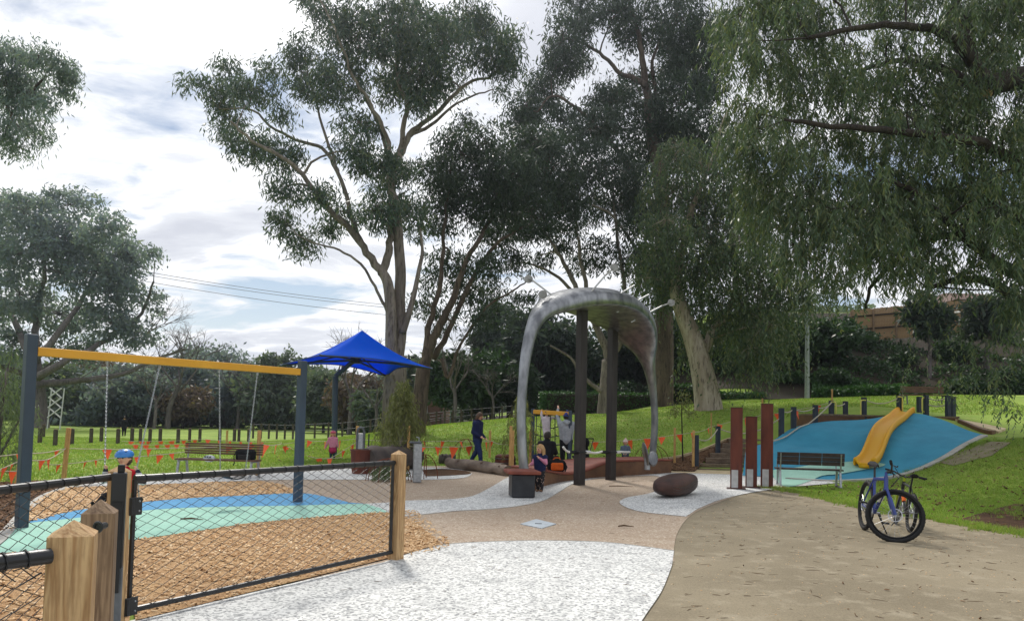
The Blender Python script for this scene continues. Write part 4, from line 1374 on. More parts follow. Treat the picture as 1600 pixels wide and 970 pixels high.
# ------------------------------------------------------------------ trees
def leaf_quads(base, axis, side, L, Wd, curl=None):
    """diamond leaves: base (n,3), unit axis, unit side"""
    L = L[:, None]; Wd = Wd[:, None]
    mid = base + axis * L * .45
    tip = base + axis * L
    V = np.stack([base, mid + side * Wd / 2, tip, mid - side * Wd / 2], 1).reshape(-1, 3)
    F = np.arange(len(base) * 4).reshape(-1, 4)
    return V, F

def rand_unit(rg, n):
    v = rg.normal(0, 1, (n, 3))
    return v / np.linalg.norm(v, axis=1)[:, None]

def norm(v):
    return v / (np.linalg.norm(v, axis=1)[:, None] + 1e-9)

class Tree:
    def __init__(s, name, label, base, seed, bark, leaf, group=None, cat='tree'):
        s.root = thing(name, label, cat, base, group)
        s.rg = np.random.default_rng(seed)
        s.rnd = random.Random(seed)
        s.bark, s.leaf = bark, leaf
        s.nodes = []           # (point, radius) along trunk and limbs
        s.tw = MB()
        s.V = []; s.F = []; s.nv = 0
    def limb(s, pts, r0, r1, name='limb', seg=8, smooth=4, wob=.0, part=True):
        pts = catmull(pts, smooth) if len(pts) > 2 else [Vector(p) for p in pts]
        n = len(pts)
        rad = [r0 + (r1 - r0) * (i / (n - 1)) ** .8 for i in range(n)]
        if wob:
            pts = [p + Vector((s.rnd.uniform(-1, 1), s.rnd.uniform(-1, 1), s.rnd.uniform(-.4, .4))) * wob * (0 < i < n - 1) for i, p in enumerate(pts)]
        if part:
            mb = MB(); mb.tube(pts, rad, seg)
            mb.build(name, M[s.bark], s.root, True, smooth=True)
        else:
            s.tw.tube(pts, rad, max(4, seg - 3))
        s.nodes += [(p, r) for p, r in zip(pts, rad)]
        return pts
    def twig(s, a, b, r0, r1, sagv=.1, seg=4, n=4):
        a = Vector(a); b = Vector(b); L = (b - a).length
        o = Vector((s.rnd.uniform(-1, 1), s.rnd.uniform(-1, 1), s.rnd.uniform(-.3, 1))) * L * sagv
        pts = [a.lerp(b, i / n) + o * (4 * (i / n) * (1 - i / n)) + Vector((s.rnd.uniform(-1, 1), s.rnd.uniform(-1, 1), s.rnd.uniform(-1, 1))) * L * .03 * (0 < i < n) for i in range(n + 1)]
        s.tw.tube(pts, [r0 + (r1 - r0) * i / n for i in range(n + 1)], seg, caps=False)
        return pts
    def nearest(s, c):
        c = Vector(c)
        best, bd = None, 1e9
        for p, r in s.nodes:
            d = (p - c).length + max(0, p.z - c.z) * .6
            if d < bd: best, bd = (p, r), d
        return best
    def addleaf(s, V, F):
        s.V.append(V); s.F.append(F + s.nv); s.nv += len(V)
    def clump(s, c, r, nsub, nleaf, L, Wd, sub_r=.5, hang=.75, branch=True, shell=.55, br=.05, tf=.7):
        """a mass of foliage: sub-clusters of drooping leaves on twigs"""
        rg = s.rg
        c = np.array(c, float); r = np.array(r, float)
        near = s.nearest(c) if branch and s.nodes else None
        hub = Vector(c)
        if near:
            r0 = min(near[1] * .6, br)
            s.twig(near[0], hub, r0, r0 * .45, .12, 5)
        u = rand_unit(rg, nsub); rr = rg.uniform(shell ** 3, 1, nsub) ** (1 / 3)
        sc = c + u * rr[:, None] * r
        for q in sc:
            if rg.uniform() < tf: s.twig(hub, q, br * .28, br * .08, .12, 3, 3)
        n = nsub * nleaf
        cs = np.repeat(sc, nleaf, 0)
        sz = np.repeat(rg.uniform(.65, 1.25, nsub), nleaf)[:, None]
        off = np.clip(rg.normal(0, 1, (n, 3)), -1.6, 1.6) * np.array([1, 1, .75]) * sub_r * .5 * sz
        base = cs + off
        ax = rand_unit(rg, n) + np.array([0, 0, -hang * 1.6]); ax = norm(ax)
        sd_ = norm(np.cross(ax, rand_unit(rg, n)))
        l = rg.uniform(.6, 1.2, n) * L; w_ = rg.uniform(.6, 1.2, n) * Wd
        s.addleaf(*leaf_quads(base, ax, sd_, l, w_))
        s.nodes.append((hub, br * .5))
    def strands(s, c, r, ns, length, nl, L, Wd, branch=True, sway=.25, br=.045, up=.35):
        """weeping sprays: strings of small leaflets hanging from the clump"""
        rg = s.rg
        c = np.array(c, float); r = np.array(r, float)
        near = s.nearest(c) if branch and s.nodes else None
        hub = Vector(c) + Vector((0, 0, r[2] * .3))
        if near:
            r0 = min(near[1] * .6, br)
            s.twig(near[0], hub, r0, r0 * .4, .15, 5)
        u = rand_unit(rg, ns); rr = rg.uniform(.1, 1, ns) ** (1 / 2)
        st = c + u * rr[:, None] * r
        for q in st[::4]:
            s.twig(hub, q, br * .25, br * .08, .15, 3, 3)
        ln = rg.uniform(.5, 1.1, ns) * length
        dr = rg.normal(0, 1, (ns, 3)) * sway; dr[:, 2] = 0
        out_ = (st - c); out_[:, 2] = 0; out_ = norm(out_) * sway
        dr += out_
        t = np.linspace(0, 1, nl)[None, :, None]
        lnn = ln[:, None, None]
        pts = st[:, None, :] + dr[:, None, :] * lnn * (t ** .6) + np.array([0, 0, 1.0]) * lnn * (up * t * (1 - t) * 1.2 - t ** 1.4)
        pts = pts + rg.normal(0, .03, pts.shape) * length * .35
        base = pts.reshape(-1, 3)
        n = len(base)
        yaw = rg.uniform(0, 2 * np.pi, n)
        ax = norm(np.stack([np.cos(yaw) * .55, np.sin(yaw) * .55, rg.uniform(-1.6, -.3, n)], 1))
        sd_ = norm(np.cross(ax, rand_unit(rg, n)))
        s.addleaf(*leaf_quads(base, ax, sd_, rg.uniform(.6, 1.2, n) * L, rg.uniform(.6, 1.2, n) * Wd))
        s.nodes.append((hub, br * .5))
    def bare(s, a, d, L, r, depth=4, spread=.55):
        """leafless winter branching"""
        a = Vector(a); d = Vector(d).normalized()
        b = a + d * L
        pts = s.twig(a, b, r, r * .62, .06, 5 if depth > 2 else 3, 3)
        if depth <= 0: return
        for _ in range(s.rnd.choice((2, 3, 3))):
            nd = (d + Vector((s.rnd.gauss(0, 1), s.rnd.gauss(0, 1), s.rnd.gauss(.15, .7))) * spread).normalized()
            at = pts[s.rnd.choice((-1, -1, -2))]
            s.bare(at, nd, L * s.rnd.uniform(.6, .85), r * .6, depth - 1, spread)
    def done(s, crown='crown'):
        if s.tw.v: s.tw.build('branches', M[s.bark], s.root, True, smooth=True, kind='stuff')
        if s.V:
            off = np.array(base_of(s.root))
            np_mesh(crown, np.concatenate(s.V) - off, np.concatenate(s.F), M[s.leaf], s.root)
        return s.root

def PL(pts, Y, wob=0.0):
    """pixel polyline -> places; each entry (u, v) or (u, v, depth offset)"""
    return [P(p[0], p[1], Y + (p[2] if len(p) > 2 else 0)) for p in pts]

def clumps_px(t, lst, Y, spread, dens, L, Wd, sub_r, hang=.7, rz=1.0, kind='clump', strand=1.6, nl=12, nleaf=26, br=.06, shrink=.88):
    """lst of (u, v, ru, rv): foliage masses seen there, set at varied depths"""
    for i, (u, v, ru, rv) in enumerate(lst):
        if kind == 'clump': ru, rv = ru * shrink, rv * shrink
        y = Y + t.rnd.uniform(-1, 1) * spread
        px = y / FPX
        c = P(u, v, y)
        r = (ru * px, (ru + rv) * .5 * px * rz, rv * px)
        area = ru * rv / 1000.0
        if kind == 'clump':
            ns = max(5, int(dens * area)); t.clump(c, r, ns, nleaf, L, Wd, sub_r, hang, br=br)
        else:
            ns = max(6, int(dens * area)); t.strands(c, r, ns, strand, nl, L, Wd, br=br)

# 1 the pale multi-stemmed gum behind the umbrella
Y1 = 30.0
b = P(617, 712, Y1); b = Vector((b.x, Y1, T(b.x, Y1)))
t1 = Tree('gum_tree', 'tall pale multi-stemmed gum tree behind the blue umbrella', b, 101, 'gum_bark', 'gum_leaf')
mbp = t1.limb([b + Vector((0, 0, -.3))] + PL([(616, 660), (617, 600), (619, 556)], Y1), 0.568, 0.430, 'trunk', 14)
t1.limb(PL([(616, 610), (613, 565), (611, 536), (611, 488), (606, 443), (597, 425)], Y1), 0.284, 0.206)
t1.limb(PL([(597, 428), (574, 395), (548, 358, -.5), (522, 336, -1), (493, 302, -1.5), (466, 265, -2), (424, 237, -2.5), (393, 220, -2.5), (360, 190, -3)], Y1), 0.189, 0.043, wob=.06)
t1.limb(PL([(565, 380), (552, 350, .5), (545, 321, .8), (528, 268, 1), (500, 230, 1), (472, 223, 1), (431, 203, .8), (393, 172, .5), (342, 170, .3)], Y1), 0.129, 0.034, wob=.06)
t1.limb(PL([(528, 268, 1), (510, 215, 1.5), (490, 150, 2), (478, 100, 2.2)], Y1), 0.086, 0.026, wob=.05)
t1.limb(PL([(598, 428), (606, 395), (611, 362, .3), (611, 317, .5), (609, 275, .6), (600, 215, .8), (570, 150, 1), (545, 100, 1.2)], Y1), 0.189, 0.043, wob=.05)
t1.limb(PL([(618, 610), (621, 560), (626, 517), (624, 473), (626, 428), (623, 384), (619, 328), (610, 292), (614, 265), (624, 241)], Y1 + .4), 0.292, 0.172)
t1.limb(PL([(624, 243), (641, 210), (668, 189), (703, 155), (737, 127), (764, 122), (795, 95)], Y1 + .4), 0.146, 0.034, wob=.06)
t1.limb(PL([(641, 212), (672, 196, 1), (705, 168, 1.5), (740, 150, 2), (770, 140, 2)], Y1 + .4), 0.095, 0.026, wob=.05)
t1.limb(PL([(624, 241), (630, 205, -.3), (637, 165, -.5), (624, 130, -.8), (620, 70, -1), (630, 10, -1), (640, -60, -1)], Y1 + .4), 0.129, 0.034, wob=.05)
t1.limb(PL([(610, 292), (607, 223, -.5), (589, 182, -1), (572, 151, -1.2), (551, 120, -1.6), (530, 60, -2), (500, 0, -2.4)], Y1 + .4), 0.112, 0.034, wob=.05)
t1.limb(PL([(629, 520), (640, 486), (648, 455), (655, 420), (660, 391, .5), (655, 350, .8)], Y1 + .2), 0.155, 0.052)
t1.limb(PL([(610, 495), (602, 478), (585, 447, -.5), (563, 413, -1), (530, 391, -1.2), (493, 380, -1.6), (462, 366, -2)], Y1), 0.086, 0.026, wob=.04)
C1 = [(310, 135, 28, 17), (345, 148, 38, 28), (355, 108, 22, 18), (398, 140, 40, 27), (360, 196, 34, 24), (392, 225, 44, 28), (436, 240, 38, 26), (480, 118, 42, 40), (470, 78, 30, 26), (528, 130, 45, 46), (560, 62, 50, 56), (612, 40, 50, 56), (520, 28, 40, 32), (660, 110, 50, 56), (652, 40, 45, 46), (692, 66, 42, 48), (722, 32, 46, 38), (752, 52, 42, 36), (772, 92, 38, 36), (800, 72, 22, 32), (792, 112, 18, 18), (622, 132, 45, 38), (560, 190, 38, 26), (555, 235, 36, 26), (592, 262, 42, 30), (446, 294, 34, 20), (500, 300, 30, 20), (532, 330, 26, 20), (444, 350, 32, 22), (470, 380, 32, 17), (512, 352, 24, 24), (588, 328, 36, 42), (642, 340, 34, 38), (622, 282, 36, 36), (482, -24, 40, 34), (560, -44, 50, 40), (640, -54, 50, 40), (722, -40, 46, 36), (700, 125, 30, 26), (662, 168, 26, 20), (420, 100, 20, 16), (440, 180, 26, 14)]
clumps_px(t1, C1, Y1, 2.0, 24, .30, .06, .62, nleaf=58, rz=.9)
t1.done()

# 2 the dark leaning gum to its right
Y2 = 34.0
b = P(650, 700, Y2); b = Vector((b.x, Y2, T(b.x, Y2)))
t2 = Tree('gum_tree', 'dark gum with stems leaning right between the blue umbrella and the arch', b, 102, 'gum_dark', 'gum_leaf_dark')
t2.limb([b + Vector((0, 0, -.3))] + PL([(655, 640), (662, 570)], Y2), .42, .32, 'trunk', 10)
t2.limb(PL([(662, 572), (674, 536), (689, 506), (708, 465), (726, 413), (745, 378), (770, 340, 1), (800, 300, 1.5)], Y2), .26, .06, wob=.05)
t2.limb(PL([(665, 560), (667, 525), (678, 480), (689, 432), (693, 373), (697, 324), (705, 260, -.5)], Y2), .18, .05, wob=.05)
t2.limb(PL([(676, 560), (700, 520), (735, 440), (765, 395), (790, 370), (830, 350, 1)], Y2 + .6), .17, .05, wob=.05)
t2.limb(PL([(690, 560), (700, 590), (720, 540), (760, 480), (800, 455), (822, 440)], Y2 + 1), .1, .03, wob=.05)
C2 = [(722, 240, 46, 44), (682, 272, 36, 44), (762, 222, 38, 36), (800, 270, 54, 52), (742, 310, 52, 44), (832, 330, 46, 52), (780, 362, 44, 32), (692, 335, 32, 36), (862, 262, 50, 48), (842, 222, 44, 24), (720, 196, 24, 22), (700, 402, 26, 24), (760, 420, 36, 26), (680, 440, 20, 26), (800, 410, 30, 24), (735, 455, 34, 22), (660, 470, 14, 22), (690, 500, 24, 20), (880, 330, 40, 40), (722, 420, 24, 20), (770, 460, 30, 18), (745, 500, 26, 18), (820, 470, 24, 16), (710, 300, 40, 40), (780, 300, 50, 40), (812, 232, 32, 30)]
clumps_px(t2, C2, Y2 + 1, 2.2, 24, .31, .07, .7, nleaf=58)
t2.done()

# 3 the fanning gum right behind the arch
Y3 = 40.0
b = P(946, 650, Y3); b = Vector((b.x, Y3, T(b.x, Y3)))
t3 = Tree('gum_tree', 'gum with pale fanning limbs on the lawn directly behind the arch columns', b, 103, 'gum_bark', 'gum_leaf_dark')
t3.limb([b + Vector((0, 0, -.4))] + PL([(948, 622), (950, 590), (951, 562)], Y3), .52, .36, 'trunk', 12)
t3.limb(PL([(951, 565), (944, 535), (932, 511), (915, 480), (897, 445), (880, 410), (862, 378), (840, 350, 1)], Y3), .26, .06, wob=.06)
t3.limb(PL([(932, 511), (922, 470), (912, 430), (905, 390), (900, 340), (895, 290)], Y3), .17, .05, wob=.05)
t3.limb(PL([(951, 562), (962, 545), (975, 520), (980, 480), (972, 420), (963, 358), (958, 300)], Y3 + .5), .24, .06, wob=.05)
t3.limb(PL([(910, 470), (880, 440), (850, 420), (815, 410), (790, 415)], Y3 - .5), .12, .03, wob=.06)
t3.limb(PL([(940, 612), (920, 596), (905, 580), (890, 558), (860, 540)], Y3 - .8), .13, .05, wob=.04)
t3.limb(PL([(975, 515), (985, 480, 1), (1000, 440, 1), (998, 400, 1), (960, 340, 0), (920, 318, 0)], Y3), .15, .05, wob=.04)
C3 = [(830, 232, 46, 34), (880, 240, 52, 44), (932, 262, 52, 44), (850, 292, 50, 42), (802, 302, 42, 42), (902, 322, 52, 34), (972, 322, 42, 42), (962, 262, 44, 36), (872, 372, 34, 24), (932, 392, 30, 30), (1002, 352, 40, 40), (842, 402, 22, 16), (982, 402, 32, 26), (900, 410, 20, 14), (816, 350, 34, 30), (925, 200, 46, 36), (990, 300, 40, 40), (1020, 420, 26, 40)]
clumps_px(t3, C3, Y3 + 1, 2.2, 23, .35, .08, .75, nleaf=58)
t3.done()

# 4 the tall gum whose top fills the upper middle
Y4 = 43.0
b = P(1036, 640, Y4); b = Vector((b.x, Y4, T(b.x, Y4)))
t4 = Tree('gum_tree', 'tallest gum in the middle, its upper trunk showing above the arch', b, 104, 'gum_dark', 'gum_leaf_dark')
t4.limb([b + Vector((0, 0, -.4))] + PL([(1038, 560), (1037, 440), (1035, 330), (1031, 272), (1021, 221), (1015, 170)], Y4), .6, .34, 'trunk', 12)
t4.limb(PL([(1015, 172), (1008, 129), (1004, 92), (998, 58), (985, 10), (975, -50)], Y4), .28, .06, wob=.05)
t4.limb(PL([(1027, 240), (1026, 190), (1024, 140), (1020, 95), (1040, 50), (1062, 20)], Y4 + .6), .2, .05, wob=.05)
t4.limb(PL([(1010, 135), (990, 122), (970, 116), (943, 88), (915, 70), (890, 60)], Y4 - .4), .2, .05, wob=.05)
t4.limb(PL([(1033, 330), (998, 299), (977, 252), (943, 211), (900, 170), (865, 150), (840, 175)], Y4 - .8), .2, .05, wob=.06)
t4.limb(PL([(1031, 275), (1050, 230), (1075, 190), (1100, 160), (1120, 120)], Y4 + .4), .18, .05, wob=.05)
C4 = [(880, 62, 36, 44), (872, 102, 36, 26), (852, 142, 36, 34), (822, 162, 26, 22), (842, 184, 34, 24), (902, 12, 36, 34), (962, 22, 36, 34), (1002, 32, 44, 34), (1062, 32, 44, 44), (1110, 62, 36, 34), (1082, 102, 46, 44), (1128, 52, 26, 34), (1002, 142, 54, 34), (952, 162, 44, 34), (1062, 162, 54, 44), (1110, 122, 36, 44), (902, 92, 26, 20), (982, 62, 26, 26), (1062, 222, 46, 34), (962, 202, 54, 26), (922, -40, 46, 34), (1002, -54, 46, 36), (1082, -44, 46, 36), (880, 190, 30, 24), (1030, 200, 40, 36), (1010, 250, 44, 36), (790, 140, 14, 16), (808, 190, 22, 20), (1100, 220, 40, 44), (1050, 90, 36, 36)]
clumps_px(t4, C4, Y4, 2.4, 29, .36, .085, .8, nleaf=56, shrink=.95)
t4.done()

# 5 pepper tree on the lawn, trunk leaning left
Y5 = 36.0
b = P(1106, 641, Y5); b = Vector((b.x, Y5, T(b.x, Y5)))
t5 = Tree('pepper_tree', 'weeping pepper tree with thick pale trunk on the lawn right of the arch', b, 105, 'pale_bark', 'pepper_leaf')
t5.limb([b + Vector((.05, 0, -.4))] + PL([(1106, 630), (1101, 598), (1092, 560), (1080, 522), (1066, 488), (1056, 450), (1062, 400)], Y5), .78, .26, 'trunk', 14)
t5.limb(PL([(1094, 566), (1112, 520), (1140, 480), (1150, 430), (1140, 370)], Y5 + .5), .3, .08, wob=.05)
t5.limb(PL([(1062, 402), (1075, 350), (1090, 300), (1110, 260), (1130, 190), (1155, 150)], Y5), .22, .05, wob=.05)
t5.limb(PL([(1140, 376), (1168, 346), (1218, 356), (1270, 367), (1310, 372)], Y5), .17, .06, wob=.04)
t5.limb(PL([(1218, 356), (1245, 330), (1280, 318), (1310, 330)], Y5), .1, .04, wob=.04)
t5.limb(PL([(1250, 430), (1256, 409), (1272, 404), (1288, 412), (1282, 430), (1265, 450)], Y5), .09, .04, wob=.03)
C5 = [(1062, 240, 40, 32), (1100, 272, 50, 42), (1052, 302, 50, 34), (1112, 322, 50, 36), (1042, 352, 44, 34), (1092, 372, 54, 42), (1022, 402, 32, 32), (1062, 422, 44, 34), (1120, 422, 54, 42), (1036, 456, 34, 22), (1162, 382, 44, 42), (1202, 402, 44, 42), (1182, 462, 44, 42), (1132, 502, 36, 32), (1202, 520, 42, 42), (1232, 452, 32, 52), (1100, 470, 34, 30), (1082, 545, 18, 20), (1172, 552, 32, 24), (1010, 440, 22, 20), (1160, 300, 36, 40), (1150, 240, 30, 40), (1290, 440, 30, 22)]
clumps_px(t5, C5, Y5, 2.4, 75, .24, .075, .6, kind='strands', strand=1.9, nl=18, br=.05)
clumps_px(t5, C5[:20], Y5 + .8, 2.2, 22, .24, .075, .7, nleaf=22, br=.04)
t5.done()

# 6 the big pepper tree reaching in from the right
Y6 = 20.0
b = P(1690, 720, Y6 + 1); b = Vector((b.x, Y6 + 1, T(b.x, Y6 + 1)))
t6 = Tree('pepper_tree', 'huge weeping pepper tree overhanging the whole right side', b, 106, 'dark_bark', 'pepper_leaf')
t6.limb([b + Vector((0, 0, -.4))] + PL([(1680, 600), (1650, 450), (1640, 300), (1660, 190)], Y6 + 1), .62, .42, 'trunk', 14)
t6.limb(PL([(1672, 150, 1), (1630, 122, .4), (1575, 126, 0), (1538, 138, -.2)], Y6), .36, .28)
t6.limb(PL([(1548, 136, -.1), (1527, 110, 0), (1512, 65, .2), (1498, 20, .5), (1486, -40, .8)], Y6), .24, .1, wob=.03)
t6.limb(PL([(1524, 105, 0), (1498, 70, -.4), (1462, 48, -.8), (1400, 40, -1.2), (1330, 46, -1.6), (1262, 60, -2)], Y6), .17, .05, wob=.04)
t6.limb(PL([(1538, 140, -.2), (1510, 128, 0), (1470, 108, .3), (1430, 96, .6), (1390, 97, 1), (1345, 112, 1.2)], Y6), .16, .05, wob=.04)
t6.limb(PL([(1650, 470, 1), (1600, 432, .6), (1560, 412, .4), (1530, 388, .2), (1500, 366, 0), (1468, 334, -.2), (1440, 308, -.4), (1400, 285, -.6)], Y6), .24, .06, wob=.04)
t6.limb(PL([(1655, 520, 1.2), (1605, 478, 1), (1552, 444, .8), (1500, 436, .6), (1450, 450, .5)], Y6), .22, .06, wob=.04)
t6.limb(PL([(1500, 366, .2), (1460, 372, .8), (1421, 388, 1), (1389, 419, 1.2), (1360, 450, 1.4), (1353, 482, 1.6)], Y6), .12, .04, wob=.03)
t6.limb(PL([(1645, 330, 1), (1600, 270, .4), (1550, 230, -.4), (1480, 215, -1), (1400, 205, -1.4), (1320, 200, -1.8), (1240, 190, -2)], Y6), .2, .05, wob=.05)
t6.limb(PL([(1640, 390, 1), (1580, 330, .4), (1530, 300, .2), (1490, 240, 0)], Y6), .14, .04, wob=.04)
stub = MB(); q = P(1540, 146, Y6 - .35); stub.tube([q + Vector((.1, .06, .02)), q + Vector((-.03, -.05, -.05))], .12, 10); stub.build('cut_end', M['pine'], t6.root, True)
C6 = []
for v in range(-50, 320, 46):
    for u in range(1150, 1680, 52):
        ju, jv = t6.rnd.uniform(-18, 18), t6.rnd.uniform(-16, 16)
        left = 1130 + max(0, (v - 60)) * .12 + max(0, 40 - v) * .5
        if u + ju < left: continue
        if t6.rnd.random() < .10: continue
        C6.append((u + ju, v + jv, t6.rnd.uniform(30, 48), t6.rnd.uniform(22, 34)))
clumps_px(t6, C6, Y6 + 1.6, 2.2, 56, .25, .044, .45, kind='strands', strand=1.1, nl=18, br=.035)
clumps_px(t6, C6[::4], Y6 - 1.4, .8, 26, .22, .04, .45, kind='strands', strand=.9, nl=18, br=.03)
C6b = [(1180, 300, 36, 30), (1200, 250, 40, 30), (1330, 330, 46, 26), (1380, 350, 40, 26), (1450, 340, 40, 26), (1300, 372, 40, 26), (1350, 395, 30, 24), (1420, 412, 36, 22), (1460, 395, 34, 22), (1510, 340, 40, 26), (1560, 360, 34, 26), (1600, 330, 40, 40), (1590, 470, 30, 26), (1300, 430, 24, 18), (1610, 440, 30, 30), (1260, 330, 36, 30), (1240, 390, 26, 30), (1380, 380, 36, 24), (1440, 370, 36, 24), (1530, 410, 30, 20), (1580, 400, 30, 24), (1480, 420, 30, 18), (1620, 380, 34, 34), (1320, 400, 30, 20), (1500, 300, 40, 30), (1420, 320, 40, 30)]
clumps_px(t6, C6b, Y6 + .5, 2.0, 56, .24, .042, .45, kind='strands', strand=1.0, nl=18, br=.03)
C6c = [(1450, 560, 26, 22), (1490, 590, 24, 26), (1530, 560, 36, 30), (1570, 600, 30, 36), (1600, 560, 36, 46), (1505, 520, 30, 22), (1590, 640, 22, 20), (1560, 530, 34, 22), (1430, 500, 24, 20)]
clumps_px(t6, C6c, Y6 - 1, 1.5, 13, .15, .04, .45, kind='strands', strand=.9, nl=18, br=.025)
t6.done()

# 7 gum spray hanging in at the top left
Y7 = 22.0
b = Vector((-22.5, Y7, 0))
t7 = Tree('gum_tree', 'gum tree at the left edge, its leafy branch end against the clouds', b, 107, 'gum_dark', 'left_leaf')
t7.limb([b, b + Vector((.3, 0, 4)), P(-300, 250, Y7), P(-260, 120, Y7)], .45, .25, 'trunk', 10)
t7.limb(PL([(-270, 150), (-150, 150), (-60, 158), (0, 132), (40, 148), (70, 120)], Y7), .14, .03, wob=.04)
t7.limb(PL([(-60, 158), (0, 160), (20, 185), (45, 215)], Y7 + .3), .05, .02, wob=.04)
t7.limb(PL([(-100, 150), (-40, 110), (10, 90), (60, 85)], Y7 + .2), .06, .02, wob=.04)
C7 = [(20, 82, 32, 20), (62, 86, 30, 20), (92, 116, 24, 18), (42, 130, 34, 22), (98, 142, 18, 12), (20, 172, 22, 20), (52, 192, 26, 16), (30, 230, 26, 13), (62, 214, 16, 13), (-30, 80, 36, 30), (-40, 140, 40, 30), (8, 120, 24, 22), (-30, 210, 36, 30), (74, 160, 14, 12), (104, 124, 14, 12), (30, 150, 26, 20), (60, 160, 22, 18), (10, 200, 26, 20), (100, 100, 16, 14)]
clumps_px(t7, C7, Y7, 1.2, 40, .20, .042, .4, nleaf=46, br=.03)
t7.done()

# 8 the big grey-green tree far left
Y8 = 62.0
b = P(62, 668, Y8); b = Vector((b.x, Y8, 0))
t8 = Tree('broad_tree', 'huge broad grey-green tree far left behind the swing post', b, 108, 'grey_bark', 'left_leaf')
t8.limb([b + Vector((0, 0, -.3))] + PL([(60, 640), (56, 590), (50, 545)], Y8), .8, .5, 'trunk', 10)
for pts in ([(52, 560), (20, 500), (-10, 450), (-30, 400)], [(52, 550), (60, 480), (70, 420), (60, 360)], [(54, 565), (100, 510), (140, 450), (160, 390)], [(58, 590), (110, 560), (170, 530), (220, 490), (240, 440)], [(56, 600), (120, 595), (190, 585), (250, 560), (290, 545)], [(50, 590), (0, 570), (-60, 540)]):
    t8.limb(PL([(p[0], p[1], t8.rnd.uniform(-3, 3)) for p in pts], Y8), .35, .08, wob=.15)
C8 = [(38, 330, 46, 30), (110, 320, 46, 26), (160, 358, 40, 30), (202, 398, 34, 28), (62, 388, 64, 42), (130, 428, 54, 42), (200, 450, 34, 34), (30, 460, 46, 42), (92, 490, 62, 34), (170, 502, 44, 34), (212, 520, 34, 24), (236, 396, 14, 16), (-20, 380, 50, 50), (-30, 470, 50, 50), (20, 540, 40, 26), (120, 545, 40, 22), (240, 470, 14, 22), (10, 320, 40, 24), (180, 420, 40, 40), (100, 370, 50, 30)]
clumps_px(t8, C8, Y8, 4.5, 26, .5, .18, 1.0, hang=.5, nleaf=44, br=.1, shrink=.98)
for p in ((250, 560), (230, 520), (190, 585), (120, 595)):
    for _ in range(3): t8.bare(P(p[0], p[1], Y8 + t8.rnd.uniform(-2, 2)), (1, t8.rnd.uniform(-1, 1), t8.rnd.uniform(0, 1)), 1.6, .05, 4, .6)
t8.done()

# background trees, each its own crown and trunk
def bg_tree(name, label, u, vb, vt, w, Y, seed, bark, leaf, dens=1.0, base_frac=.25, L=.42, Wd=.17, hang=.25, group=None, forks=4, wob=.1, col_leaf=None, ground=True):
    """crown of pixel width w between row vt and the trunk; base row only sets the picture size"""
    px = Y / FPX
    x = P(u, vb, Y).x
    z0 = T(x, Y)
    zt = P(u, vt, Y).z
    b = Vector((x, Y, z0))
    t = Tree(name, label, b, seed, bark, leaf, group)
    H = zt - z0
    r = w * px / 2
    tr = max(.12, H * .026)
    top = b + Vector((t.rnd.uniform(-.3, .3), 0, H * .55))
    t.limb([b + Vector((0, 0, -.3)), b + Vector((t.rnd.uniform(-.2, .2), 0, H * .3)), top], tr, tr * .5, 'trunk', 8)
    lo = H * base_frac
    cz = (lo + H) / 2
    n = forks
    for i in range(n):
        a = 2 * math.pi * (i + t.rnd.random() * .6) / n
        e = b + Vector((math.cos(a) * r * .65, math.sin(a) * r * .65, cz + t.rnd.uniform(-.1, .35) * H))
        s_ = b + Vector((0, 0, H * t.rnd.uniform(.22, .45)))
        t.limb([s_, s_.lerp(e, .5) + Vector((0, 0, .06 * H)), e], tr * .5, tr * .12, wob=wob)
    nc = int(20 * dens) + 5
    for i in range(nc):
        uvec = rand_unit(t.rg, 1)[0]
        rr = t.rg.uniform(.35, .92)
        c = Vector((b.x, b.y, z0 + cz)) + Vector((uvec[0] * r * rr, uvec[1] * r * rr, uvec[2] * (H - lo) / 2 * rr))
        cr = r * t.rg.uniform(.26, .42)
        t.clump(c, (cr, cr, cr * .7), int(11 * dens) + 4, 16, L * 1.3, Wd * 1.35, cr * .5 + .2, hang, br=.06, tf=.15)
    return t

k_ = 0
def bt(*a, **kw):
    bg_tree(*a, **kw).done()
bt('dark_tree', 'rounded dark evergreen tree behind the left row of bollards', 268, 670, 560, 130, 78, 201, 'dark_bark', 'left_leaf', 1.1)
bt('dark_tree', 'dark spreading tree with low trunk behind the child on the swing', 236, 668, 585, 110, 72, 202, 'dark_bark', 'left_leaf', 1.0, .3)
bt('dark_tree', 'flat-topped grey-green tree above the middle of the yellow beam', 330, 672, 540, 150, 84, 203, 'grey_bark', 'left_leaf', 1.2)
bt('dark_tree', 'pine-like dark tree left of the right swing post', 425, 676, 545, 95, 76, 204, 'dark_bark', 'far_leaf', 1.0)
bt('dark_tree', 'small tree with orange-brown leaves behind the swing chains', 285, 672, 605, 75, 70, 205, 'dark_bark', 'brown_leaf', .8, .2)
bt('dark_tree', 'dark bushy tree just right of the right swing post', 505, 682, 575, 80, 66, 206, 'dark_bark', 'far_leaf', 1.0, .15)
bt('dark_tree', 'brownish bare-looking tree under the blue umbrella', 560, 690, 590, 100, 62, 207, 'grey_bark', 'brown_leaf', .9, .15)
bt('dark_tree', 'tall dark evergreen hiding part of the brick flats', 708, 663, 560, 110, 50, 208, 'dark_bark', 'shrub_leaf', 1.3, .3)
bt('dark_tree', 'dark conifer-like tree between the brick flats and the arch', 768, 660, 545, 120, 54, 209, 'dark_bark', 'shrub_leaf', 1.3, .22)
bt('dark_tree', 'dense evergreen behind the left arch leg', 838, 640, 470, 130, 58, 210, 'dark_bark', 'gum_leaf_dark', 1.5, .1)
